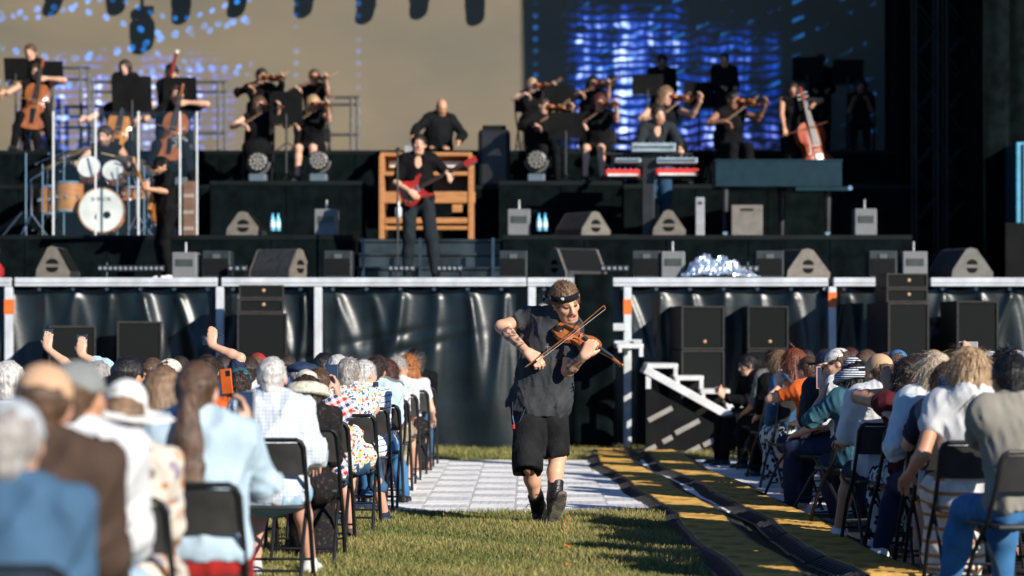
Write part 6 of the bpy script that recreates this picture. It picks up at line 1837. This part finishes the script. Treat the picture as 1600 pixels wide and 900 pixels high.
pl = aud('man in a red blue and white plaid shirt holding a phone', 497, 572, 13.9, hair=('crop', 'brown'), skin='rosy', head=(-6, 0, 0), hands=((527, 617, .10), (505, 622, .30)), hints=(V3(.25, .3, -1), V3(-.4, 0, -.8)), hdirs=(UP, UP), hnorm=(V3(-1, .2, 0), V3(1, .2, 0)), curl=(.55, .55), feet=(V3(.20, .50, .085), V3(-.12, .40, .085)), top=dict(mat=PLAID, sleeve=.95, g=.028, fat=.02), bottom=('shorts', DENIM), shoes=(SHOEBR, SHOEBR), h=.0105)
phone('dark phone with blue screen lifted by the plaid shirted man', P(519, 588, 14.05), 4, -6)
be = aud('man in a large navy beret', 468, 566, 15.6, hair=('short', 'grey'), hat=('beret', CAPNAVY), head=(-8, 0, 0), top=dict(mat=NAVYC, sleeve=1.5))
fl = aud('grey haired woman in a colourful floral blouse holding a phone', 543, 557, 15.05, hair=('short', 'grey'), skin='rosy', head=(-12, 0, 0), hands=((588, 640, .06), (572, 645, .28)), hints=(V3(.25, .2, -1), V3(-.4, 0, -.8)), hdirs=(UP, UP), hnorm=(V3(-1, .2, 0), V3(1, .2, 0)), curl=(.8, .8), feet=(V3(.24, .52, .085), V3(-.12, .40, .085)), top=dict(mat=FLORAL2, sleeve=.9, g=.03, fat=.03, hem=-.1), bottom=('capri', DENIM), shoes=(SHOEN, PINKS), h=.0105)
phone('thin dark phone raised by the woman in the floral blouse', P(587, 614, 15.12), 70, 0)
aud('man with a white beard beside the floral blouse', 566, 561, 16.3, hair=('short', 'white'), beard='white', head=(-45, 0, 0), top=dict(mat=WSTRIPE, sleeve=.9, fat=.03), h=.013)
aud('dark haired man in a pale blue tee shirt', 585, 556, 16.9, hair=('short', 'dark'), skin='tan', head=(-14, 0, 0), feet=(V3(.22, .52, .085), V3(-.1, .42, .085)), top=dict(mat=cloth('sky_tee', (.50, .64, .76)), sleeve=.85, g=.028), bottom=('trousers', BLUEJ), shoes=(SHOEB, SHOEG), h=.011)
aud('woman with dark red hair in a blue and white floral top', 602, 562, 18.2, hair=('bob', 'auburn', .10), head=(-15, 0, 0), feet=(V3(.20, .5, .085), V3(-.1, .42, .085)), top=dict(mat=FLORAL3, sleeve=.8), bottom=('capri', KHAKI), shoes=(SHOEW, SHOEW), h=.012)
aud('grey haired man in a white tee shirt near the front', 618, 555, 19.5, hair=('short', 'grey'), skin='tan', head=(-55, 0, 0), feet=(V3(.18, .5, .085), V3(-.1, .42, .085)), top=dict(mat=WHITEC, sleeve=.8), bottom=('shorts', KHAKI), shoes=(SHOEW, SHOEW), h=.013)
aud('woman with curly ginger hair at the front of the left block', 637, 560, 20.8, hair=('curly', 'ginger', .16), skin='fair', head=(-10, 0, 0), hands=(V3(.26, .24, .62), None), feet=(V3(.18, .5, .085), V3(-.1, .42, .085)), top=dict(mat=WHITEC, sleeve=.5), bottom=('skirt', LACE), shoes=(SKINM, PINKS), h=.013)
# lifted phones in the left crowd
def lifter(who, px, yt, D, hx, hy, yawp, rollp, right=True, **k):
    t = (hx, hy, .10)
    hd = (t, None) if right else (None, t)
    b = aud(who, px, yt, D, hands=hd, hints=(V3(.5, -.2, -1), V3(-.5, -.2, -1)), hdirs=(UP, UP), hnorm=(V3(0, 1, 0), V3(0, 1, 0)), curl=(.38, .38), h=.011, **k)
    phone('phone of the ' + who, P(hx + 1, hy - 15 if not rollp else hy - 8, D + .16), yawp, 0, rollp)
    return b
lifter('person with short dark hair lifting a phone at far left', 52, 566, 15.4, 74, 545, 0, 0, hair=('short', 'dark'), top=dict(mat=WHITEC, sleeve=.6))
lifter('fair haired person lifting a phone in the left crowd', 114, 570, 14.6, 127, 555, 6, 0, hair=('short', 'lightbrown'), top=dict(mat=LBLUE, sleeve=1.5))
lifter('person with greying hair lifting a phone sideways', 322, 553, 15.6, 331, 540, 0, 90, hair=('short', 'dark'), top=dict(mat=NAVYC, sleeve=.8))
o4 = aud('person in a teal cap holding a phone with both hands', 372, 573, 13.6, hair=('short', 'dark'), hat=('cap', TEAL), hands=((381, 610, .2), (362, 612, .2)), hdirs=(UP, UP), hnorm=(V3(-1, .3, 0), V3(1, .3, 0)), curl=(.5, .5), hints=(V3(.6, 0, -1), V3(-.6, 0, -1)), top=dict(mat=ORANGEC, sleeve=.8), h=.012)
phone('phone lying across both hands of the person in the teal cap', P(373, 592, 13.8), 0, 0, 90)
phone('bright orange cased phone in the left crowd', P(354, 596, 13.4), 160, 0, 6, ORANGEC)

# ---- right block
def raud(*a, **k): return aud(*a, group=BG_, **k)
raud('dark haired woman in a black suit turned to the aisle', 1186, 550, 22.3, yaw=112, head=(-10, -4, 0), lean=10, hair=('bun', 'black'), skin='fair', hands=(V3(.06, .42, .80), V3(-.02, .44, .78)), hdirs=(V3(-.3, .6, .7), V3(.3, .6, .7)), hnorm=(V3(-1, 0, 0), V3(1, 0, 0)), curl=(.3, .3), feet=(V3(.16, .44, .085), V3(-.10, .50, .085)), top=dict(mat=BLACKC, sleeve=1.9, g=.024, collar=True), bottom=('trousers', BLACKC), shoes=(SHOEB, SHOEB), smile=.5, h=.012)
raud('dark haired man near the front of the right block', 1213, 545, 21.2, yaw=30, hair=('short', 'black'), skin='tan', head=(-30, 0, 0), top=dict(mat=GREYC, sleeve=.9), shoes=(SHOEB, SHOEW), bottom=('trousers', BLACKC), h=.013)
raud('woman with feathery grey brown hair', 1222, 549, 20.0, yaw=15, hair=('bob', 'lightbrown', .14), head=(10, 0, 0), top=dict(mat=BLACKC, sleeve=1.2), bottom=('trousers', BLACKC), shoes=(SHOEB, SHOEW), h=.013)
raud('woman with long red hair and a denim jacket', 1246, 546, 18.6, yaw=14, hair=('bob', 'red', .24), head=(12, -4, 0), top=dict(mat=DENIM, sleeve=1.9, g=.028), bottom=('skirt', FLORAL4), shoes=(SHOEW, SHOEW), h=.0115)
raud('person in an orange top clapping', 1272, 556, 17.9, hair=('short', 'brown'), yaw=38, feet=(V3(.30, .38, .085), V3(.12, .42, .085)), hands=(V3(.05, .36, 1.0), V3(-.06, .38, 1.02)), hdirs=(V3(-.3, .4, .8), V3(.3, .4, .8)), hnorm=(V3(-1, 0, 0), V3(1, 0, 0)), curl=(.2, .2), hints=(V3(1, 0, -.6), V3(-1, 0, -.6)), top=dict(mat=ORANGEC, sleeve=.5), bottom=('shorts', NAVYC), h=.0125)
raud('man in a navy cap and charcoal tee shirt', 1300, 548, 16.8, yaw=24, hair=('short', 'dark'), hat=('cap', CAPNAVY), head=(16, 4, 0), feet=(V3(.26, .42, .085), V3(.06, .52, .085)), hands=(None, V3(-.16, .30, .70)), top=dict(mat=cloth('charcoal2', (.03, .033, .038)), sleeve=.9, g=.026), bottom=('shorts', cloth('navy_shorts', (.025, .035, .065))), shoes=(SHOEB, SHOEW), h=.0105)
raud('person in a white cap turned sideways', 1326, 542, 16.4, yaw=55, hair=('short', 'brown'), hat=('cap', HATW, mat('brim_tan', (.60, .46, .33), .8)), head=(25, -10, 8), top=dict(mat=WHITEC, sleeve=.9), bottom=('trousers', NAVYC), h=.0115)
st_ = raud('woman in a striped bucket hat and teal shirt holding a pink phone', 1344, 562, 14.9, yaw=20, hair=('long', 'black', .16), hat=('bucket', HSTRIPE, HSTRIPE), head=(10, -10, 0), hands=(V3(.1, .34, .7), (1286, 618, .18)), hints=(V3(.6, -.3, -.6), V3(-.7, 0, -.9)), hdirs=(None, UP), hnorm=(None, V3(1, 0, 0)), curl=(.5, .45), feet=(V3(.24, .42, .085), V3(.04, .46, .085)), top=dict(mat=TEAL, sleeve=.9, g=.028, fat=.02), bottom=('trousers', NAVYC), shoes=(SHOEG, SHOEG), h=.0105)
phone('pink phone held by the woman in the striped bucket hat', P(1279, 590, 15.0), 60, 0, 0, mat('phone_pink', (.62, .36, .32), .4))
raud('man in a tan cap and white polo shirt', 1380, 552, 13.8, yaw=5, hair=('crop', 'brown'), skin='tan', hat=('capback', TANC), head=(24, 0, 0), feet=(V3(.1, .46, .085), V3(-.17, .56, .085)), hands=(None, V3(-.20, .34, .70)), top=dict(mat=WHITEC, sleeve=.85, g=.03, fat=.02, collar=True), bottom=('shorts', NAVYC), shoes=(SHOEW, SHOEB), h=.0105)
cu = raud('woman with dark curly hair raising a hand with a phone', 1426, 558, 13.3, yaw=6, hair=('curls', 'dark'), skin='tan', head=(0, -4, 0), hands=(V3(.12, .34, .7), (1390, 612, .10)), hints=(V3(.6, -.3, -.6), V3(-1, .3, -.6)), hdirs=(None, V3(-.15, .2, 1)), hnorm=(None, V3(.3, 1, 0)), curl=(.5, .25), top=dict(mat=cloth('maroon', (.10, .015, .02)), sleeve=.15, strap=1), bottom=('trousers', FLORAL4), shoes=(SHOEW, SHOEW), h=.0105)
phone('phone with a lit screen in front of the dark curly hair', P(1407, 596, 13.42), 0, -6)
wt = MB(); wt.lathe([(.032, -.010), (.034, 0), (.032, .010)], 14); wt.box((0, -.034, 0), (.03, .008, .028), bev=.003); 
tag(wt.build('wristwatch', M_CHROME, None, P(1390, 615, 13.40), (R(10), 0, 0)), 'silver watch on the raised wrist', 'watch')
raud('woman with long platinum hair in a pale blue jacket', 1466, 549, 12.65, hair=('long', 'platinum', .26), head=(8, -3, 0), hands=(V3(.1, .34, .72), (1408, 668, .16)), hints=(V3(.6, -.3, -.6), V3(-.3, -.3, -1)), hdirs=(None, V3(-.4, .5, .6)), curl=(.5, .3), feet=(V3(.1, .46, .085), V3(-.26, .52, .085)), top=dict(mat=TIEDYE, sleeve=1.5, g=.036, fat=.01), bottom=('trousers', cloth('navy_wide', (.014, .020, .055))), shoes=(SHOEW, SHOEW), h=.0105)
br = raud('brunette behind a raised phone between two blondes', 1487, 568, 12.2, hair=('bob', 'brown', .14), head=(6, 0, 0), hands=(V3(.02, .30, .98), V3(-.08, .30, 1.0)), hdirs=(UP, UP), hnorm=(V3(-1, 0, 0), V3(1, 0, 0)), hints=(V3(.6, 0, -1), V3(-.6, 0, -1)), top=dict(mat=NAVYC, sleeve=.6), h=.012)
phone('dark phone beside the cheek of the brunette', P(1477, 606, 11.95), 8, -6)
raud('woman with a blonde bob in a sleeveless white hoodie', 1518, 545, 11.6, hair=('bob', 'blonde', .15), skin='tan', head=(0, -3, 0), feet=(V3(.1, .46, .085), V3(-.12, .46, .085)), hands=(V3(.2, .3, .8), V3(-.30, .18, .62)), top=dict(mat=WHITEC, sleeve=.35, g=.028, hood=1), bottom=('skirt', PDRESS), shoes=(SHOEW, SHOEW), h=.0105)
raud('person with big black curly hair at the right edge', 1577, 550, 12.5, hair=('curly', 'black', .12), skin='brown', top=dict(mat=BLACKC, sleeve=1.2), h=.0125)
raud('person in a grey jacket and blue jeans at the right edge', 1598, 548, 10.7, yaw=12, hair=('short', 'black'), skin='tan', lean=12, hands=(V3(.1, .34, 1.0), (1577, 620, .22)), hints=(V3(.7, 0, -.7), V3(-1, -.5, -.5)), hdirs=(UP, UP), hnorm=(None, V3(1, 0, 0)), feet=(V3(.1, .46, .085), V3(-.16, .55, .085)), top=dict(mat=cloth('stone_grey', (.27, .25, .21)), sleeve=1.3, g=.035), bottom=('trousers', BLUEJ), shoes=(SHOEW, SHOEW), h=.0125)
phone('black phone held by the person in the grey jacket', P(1590, 606, 10.95), 30, -6)
raud('person in a straw cap behind the blonde bob', 1548, 548, 15.2, hair=('long', 'blonde', .12), hat=('cap', CAPNAVY, mat('straw_tan', (.55, .33, .16), .8)), head=(-30, 0, 0), top=dict(mat=GREYC, sleeve=.9), h=.0125)
lifter2 = raud('person with short brown curls lifting a phone at the back right', 1500, 556, 17.6, hair=('curls', 'brown'), hands=((1512, 556, .1), None), hdirs=(UP, None), hnorm=(V3(0, 1, 0), None), top=dict(mat=GREYC, sleeve=.8), h=.0135)
phone('silver phone lifted above the blonde bob', P(1513, 541, 17.8), 170, 0, 90, mat('phone_silver', (.45, .44, .42), .35))

# ---- more of the crowd farther in, from a few shared bodies
protos = {}
def proto_person(key, **k):
    J = pose('sit', lean=4, head=k.pop('head', (0, 0, 0)))
    protos[key] = dict(J=J, **k)
protos_src = {}
def extra(key, who, px, yt, D, yaw=0, topm=None, hairm=None, hatm=None, group=AG):
    x = PX(px, D)
    if key not in protos_src:
        spec = dict(protos[key]); J = spec.pop('J')
        o = person(who, (x, D, 0), yaw, J, sc=1.0, group=group, h=.0165, **spec)
        protos_src[key] = o
    else:
        o = copy_tree(protos_src[key])
    o.location = (x, D, 0); o.rotation_euler = (0, 0, R(yaw)); tag(o, who, 'person', group)
    s = min(1.08, max(.92, PZ(yt, D) / 1.30)); o.scale = (s, s, s)
    for ch in o.children:
        m = topm if ch.name.startswith('shirt') else hairm if ch.name.startswith('hair') else hatm if ch.name.startswith('hat') else None
        if m is not None:
            ch.material_slots[0].link = 'OBJECT'; ch.material_slots[0].material = m
            if ch.name.startswith('hat'):
                for b2 in ch.children: b2.material_slots[0].link = 'OBJECT'; b2.material_slots[0].material = m
    chair('chair of the ' + who, x, D, yaw)
    return o
proto_person('short', hair=('short', 'dark'), top=dict(mat=GREYC, sleeve=.9), bottom=('trousers', NAVYC), head=(10, 0, 0))
proto_person('bob', hair=('bob', 'brown', .13), top=dict(mat=WHITEC, sleeve=.8), bottom=('trousers', DENIM), head=(-8, -3, 0))
proto_person('cap', hair=('short', 'brown'), hat=('cap', CAPNAVY), top=dict(mat=NAVYC, sleeve=.9), bottom=('trousers', GREYC), head=(-14, 0, 0))
proto_person('curls', hair=('curls', 'grey'), top=dict(mat=LBLUE, sleeve=.9), bottom=('trousers', KHAKI), head=(16, -3, 0))
extra('curls', 'white haired person at the far left of the crowd', 10, 565, 12.4, 0, WHITEC, HAIR['white'])
extra('cap', 'person in a brown cap deep in the left crowd', 236, 558, 16.2, 0, GREYC, None, BROWNC)
extra('cap', 'person in a straw yellow cap deep in the left crowd', 258, 560, 14.9, -20, WHITEC, None, STRAW)
extra('short', 'black haired person left of the ponytail in the far rows', 280, 562, 17.2, 0, NAVYC)
extra('bob', 'dark bob haired person right of the ponytail in the far rows', 352, 558, 17.8, 0, LBLUE, HAIR['dark'])
extra('short', 'dark haired person left of the white haired man', 388, 560, 16.6, 0, WHITEC, HAIR['dark'])
extra('cap', 'person in a red cap beside the white haired man', 401, 556, 19.2, 0, GREYC, None, REDC)
extra('bob', 'black haired person between the beret and the plaid shirt', 506, 556, 18.0, 0, BLACKC, HAIR['black'])
extra('short', 'person with dark hair right behind the beret', 448, 560, 18.6, 0, DENIM, HAIR['dark'])
extra('curls', 'person with grey curls behind the plaid shirted man', 528, 557, 17.4, 0, WHITEC)
extra('short', 'second dark haired man beside the pale blue tee', 592, 560, 18.0, 10, GREYC, HAIR['dark'])
extra('bob', 'dark haired person in black sitting first at the stage on the left', 650, 562, 22.0, 0, BLACKC, HAIR['black'])
for n, (key, who, px, yt, D, tm, hm, hatm) in enumerate((
    ('short', 'dark haired person in the second seats far forward', 1262, 548, 22.0, GREYC, None, None),
    ('bob', 'brown haired person in the second seats far forward', 1292, 550, 21.0, DENIM, None, None),
    ('curls', 'grey curled person in the second seats far forward', 1305, 548, 20.0, WHITEC, None, None),
    ('cap', 'person in a navy cap right of the white cap', 1352, 547, 19.2, LBLUE, None, None),
    ('short', 'brown haired person behind the tan cap', 1388, 549, 18.0, ORANGEC, HAIR['brown'], None),
    ('cap', 'person in a blue cap deep in the right crowd', 1404, 546, 16.8, GREYC, None, BLUEJ),
    ('bob', 'dark haired person left of the platinum hair', 1448, 552, 15.8, REDC, HAIR['dark'], None),
    ('curls', 'brown curled person far forward at right', 1356, 548, 21.6, NAVYC, HAIR['brown'], None),
    ('short', 'black haired person in the third seats', 1410, 548, 20.4, WHITEC, HAIR['black'], None),
    ('bob', 'fair haired person in the third seats', 1462, 549, 19.0, LBLUE, HAIR['blonde'], None),
    ('cap', 'person in a khaki cap far right in the crowd', 1532, 547, 18.4, NAVYC, None, KHAKI),
    ('curls', 'grey haired person at the far right of the crowd', 1590, 548, 17.0, WHITEC, None, None),
    ('short', 'dark haired person beside the straw cap', 1575, 552, 15.0, GREYC, None, None),
    ('bob', 'auburn haired person in the third seats far forward', 1330, 549, 22.8, WHITEC, HAIR['auburn'], None),
)):
    extra(key, who, px, yt, D, random.uniform(-8, 8), tm, hm, hatm, BG_)
for n, (key, X_, D, tm) in enumerate((('short', 3.06, 12.9, GREYC), ('curls', 3.05, 14.3, LBLUE), ('cap', 3.08, 11.5, NAVYC), ('bob', 3.9, 13.6, WHITEC), ('short', 3.85, 15.2, GREYC), ('curls', 3.8, 16.6, NAVYC), ('cap', 3.9, 12.2, GREYC), ('bob', 3.7, 18.1, LBLUE), ('short', 3.7, 19.6, WHITEC))):  # crowd carried on to the right, added for the shade it casts
    extra(key, '%s neighbour in the %s row seats beyond the right edge' % (('grey shirted', 'pale blue', 'navy', 'white shirted', 'second grey shirted', 'second navy', 'third grey', 'second pale blue', 'second white shirted')[n], ('third', 'fifth', 'second', 'fourth', 'sixth', 'seventh', 'next', 'eighth', 'ninth')[n]), VX + X_ * FPX / D, 550, D, 0, tm, None, None, BG_)
# drink cups
M_CUP = mat('cup_frosted', (.62, .68, .72), .3, spec=.5)
def cup(label, px, D, h=.14, m=M_CUP):
    o = empty('drink_cup', (PX(px, D), D, .012)); tag(o, label, 'cup', 'plastic cups on the ground')
    b = MB(); b.lathe([(.030, 0), (.042, h), (.045, h), (.045, h + .006), (.040, h + .006)], 16); b.build('body', m, o, smooth=True)
    b = MB(); b.lathe([(.035, h * .55), (.0375, h * .75)], 16); b.build('liquid', mat('water', (.40, .50, .55), .1), o)
cup('clear plastic cup under the front chairs at the left aisle', 625, 17.4); cup('clear plastic cup under the right hand chairs', 1511, 13.2); cup('pale blue cup by the foremost left chair', 657, 22.3, .16, mat('cup_blue', (.25, .45, .6), .4)); cup('clear plastic cup farther along the left aisle', 640, 20.2)
# ------------------------------------------------------------------ the violinist walking down the aisle
VD, VS = 15.4, 1.10
VX0 = PX(850, VD)
def Q(px, py, dd):
    p = P(px, py, VD + dd)
    return V3(p.x - VX0, p.y - VD, p.z) / VS
J = {'kind': 'stand'}
J['pel'] = Q(845, 632, 0); J['neck'] = Q(868, 494, -.13)
up = nrm(J['neck'] - J['pel']); J['up'] = up
fw = V3(.16, -1, -.1); fw = nrm(fw - up * (fw @ up)); J['fw'] = fw; J['rt'] = np.cross(fw, up)
J['chest'] = J['pel'] + (J['neck'] - J['pel']) * .64
hf = nrm(V3(.40, -.85, -.34)); hu = V3(-.24, -.10, 1.0); hu = nrm(hu - hf * (hu @ hf)); J['H'] = np.stack([np.cross(hf, hu), hf, hu], 1)
J['headc'] = Q(883.5, 473, -.20)
J['s0'] = Q(827, 496, .0); J['e0'] = Q(783, 510, -.04); J['w0'] = Q(823, 549, -.26)
J['s1'] = Q(896, 512, -.15); J['e1'] = Q(887, 579, -.25); J['w1'] = Q(912, 557, -.41)
J['hd0'] = nrm(V3(.62, -.30, -.55)); J['hn0'] = nrm(V3(.10, .75, -.60)); J['cu0'] = (.62, .68, .72, .66)
J['hd1'] = nrm(V3(.42, .05, .72)); J['hn1'] = nrm(V3(.35, .85, .10)); J['cu1'] = (.95, .9, .88, .75)
J['h0'] = Q(828, 640, .0); J['k0'] = Q(826, 725, -.20); J['a0'] = Q(843, 802, .08)
J['h1'] = Q(864, 640, .0); J['k1'] = Q(871, 714, -.06); J['a1'] = Q(866, 790, -.16)
J['toe0'] = nrm(V3(-.15, -1, 0)); J['toe1'] = nrm(V3(.22, -.62, .70)); J['sole1'] = nrm(V3(.12, -.72, -.68))
def tee(T, J):
    p, u, f, r = J['pel'], J['up'], J['fw'], J['rt']
    T.cap(J['chest'] - u * .05, p - u * .03, .15, .168, k=.08, ax=f, f=1.22)
    T.cap(p + r * .07 + u * .10, p + r * .095 - u * .05, .10, .115, k=.08, ax=f, f=1.1)
    T.cap(p - r * .05 + u * .08, p - r * .06 - u * .06, .10, .12, k=.08, ax=f, f=1.1)
    T.wob(.012, 26, 31, 'fold')
    T.cap(J['neck'] - u * .02, J['neck'] + u * .012 + V3(.02, 0, 0), .078, .070, k=.05)
def tattoo(v, cols):
    for i in (0, 1):
        a, b_ = J['e%d' % i], J['w%d' % i]
        ba = b_ - a; t = ((v - a) @ ba) / (ba @ ba)
        d = np.linalg.norm(v - a - np.clip(t, 0, 1)[:, None] * ba, axis=1)
        m = (t > .22) & (t < .86) & (d < .055)
        n = np.sin(v[:, 0] * 150 + 2.5 * np.sin(v[:, 2] * 110)) + np.sin(v[:, 2] * 170 + 2.5 * np.sin(v[:, 1] * 120)) + np.sin((v[:, 0] - v[:, 2]) * 90)
        w = np.clip((n + .35) * .8, 0, .80) * m
        cols = cols * (1 - w[:, None]) + np.array([.05, .045, .05]) * w[:, None]
    return cols
TEE = mat('tee_charcoal', (.050, .053, .058), .88, spec=.2, var=.16, vscale=7, bump=.35, bscale=75)
SHORTSM = mat('shorts_black', (.013, .013, .014), .85, spec=.2, var=.5, vscale=5, bump=.5, bscale=50)
BOOTM = mat('boot_leather', (.012, .012, .013), .42, spec=.5, var=.3, vscale=12, bump=.3, bscale=60)
SOLEM = mat('boot_sole', (.16, .14, .11), .8, var=.3, vscale=20, bump=.5, bscale=60)
BAND = floral('bandana', (.008, .009, .012), [(.006, .007, .01), (.60, .62, .64), (.60, .62, .64), (.02, .03, .06)], 26, .30)
SKINS['star'] = (.74, .44, .29)
vio = person('violinist in a charcoal tee shirt and bandana walking down the aisle', (VX0, VD, 0), 0, J, skin='star', hair=('swept', 'tawny'), hat=('bandana', BAND), top=dict(mat=TEE, sleeve=.52, sleeve1=.78, cut=1, g=.020, hem=-.055, wr=.006, add=tee), bottom=('shorts', SHORTSM, (.20, .06)), shoes=(BOOTM, SOLEM, 'boot'), sc=VS, h=.0068, smile=1.0, stubble=.10, extra=tattoo, seed=21)
VH = lambda x, y, z: Vector(tuple((J['headc'] + J['H'] @ V3(x, y, z)) * VS))
b = MB(); b.tube([VH(-.013, .086, -.0580), VH(0, .091, -.0575), VH(.013, .086, -.0580)], .0042, 6); b.build('teeth', mat('tooth', (.75, .72, .66), .3), vio, smooth=True)
b = MB(); b.lathe([(.006, -.012), (.011, 0), (.006, .012)], 10); b.build('earpiece', M_BLACKG, vio, VH(.083, -.002, -.012), (0, R(90), 0), True)
# bandana knot
b = MB(); b.tube([VH(.06, -.105, .035), VH(.085, -.13, .02), VH(.095, -.135, -.01)], [.016, .013, .006], 8); b.build('knot', BAND, vio, smooth=True)
# cross pendant on a cord, ring, key chain
pc = Vector(tuple(Q(856, 545, -.30) * VS))
b = MB(); b.box(pc, (.005, .004, .075)); b.box(pc + Vector((0, -.001, .014)), (.036, .004, .005)); b.build('pendant', M_CHROME, vio)
kc = Vector(tuple(Q(801, 650, -.16) * VS))
b = MB(); b.tube([kc + Vector((0, 0, .1)), kc, kc + Vector((.012, -.01, -.06)), kc + Vector((.05, -.02, -.04)), kc + Vector((.09, -.01, .05))], .0035, 6); b.build('key_chain', M_CHROME, vio)
b = MB(); b.box(kc + Vector((.008, -.012, -.075)), (.018, .008, .03), bev=.003); b.build('key_tag', mat('tag_red', (.6, .02, .03), .4), vio)
# boot laces
for i, (ax_, ay_) in enumerate(((842, 800), (866, 785))):
    a = J['a%d' % i] * VS; t = nrm(J['toe%d' % i])
    b = MB()
    c0 = Vector(tuple(a + t * .055 + V3(0, 0, .04)))
    for k in range(3): b.tube([c0 + Vector((-.03, -.012, .03 * k)), c0 + Vector((0, -.022, .03 * k + .008)), c0 + Vector((.03, -.012, .03 * k))], .0028, 5)
    if i == 0: b.tube([c0 + Vector((-.02, -.01, .02)), c0 + Vector((-.075, -.01, .03)), c0 + Vector((-.09, 0, -.01)), c0 + Vector((-.06, 0, -.04)), c0 + Vector((-.03, 0, -.02))], .0028, 5)
    b.build('lace', M_BLACKG, vio)
W_ = lambda px, py, dd: P(px, py, VD + dd)
vu = nrm(V3(.78, -.27, -.50)); vn = V3(.12, -.66, .74)
viol('violin', VIO, 'varnished orange brown violin played by the violinist in the aisle', 'violin', W_(872, 509, -.22), vu, vn, .95)
vroot = [o for o in COL.objects if o.name.startswith('violin') and o.get('label', '').startswith('varnished')][0]
b = MB(); b.lathe([(.030, 0), (.034, .004), (.026, .010)], 16); b.build('chin_rest', mat('ebony', (.012, .011, .011), .3), vroot, (.045, .035, .028))
b = MB(); b.lathe([(.010, -.012), (.013, 0), (.010, .012)], 10); b.build('shoulder_rest_foot', mat('maple_foot', (.5, .25, .1), .4), vroot, (.06, .0, -.005), (0, R(90), 0), True)
pa, pb = W_(823, 572, -.31), W_(944, 478, -.37)
make_bow('violin bow drawn by the violinist in the aisle', pa, pb - pa, (pb - pa).length, (.3, .25, -.8))
# helper standing behind him at the stage
sb_ = person('person with grey hair standing half hidden behind the violinist', (PX(850, 22.0), 22.0, 0), 170, pose('stand', hands=(V3(.26, .02, .80), V3(-.26, .02, .80))), skin='tan', hair=('short', 'grey'), top=dict(mat=KHAKI, sleeve=.3), bottom=('trousers', BLACKC), shoes=(SHOEB, SHOEB), sc=.98, h=.015)
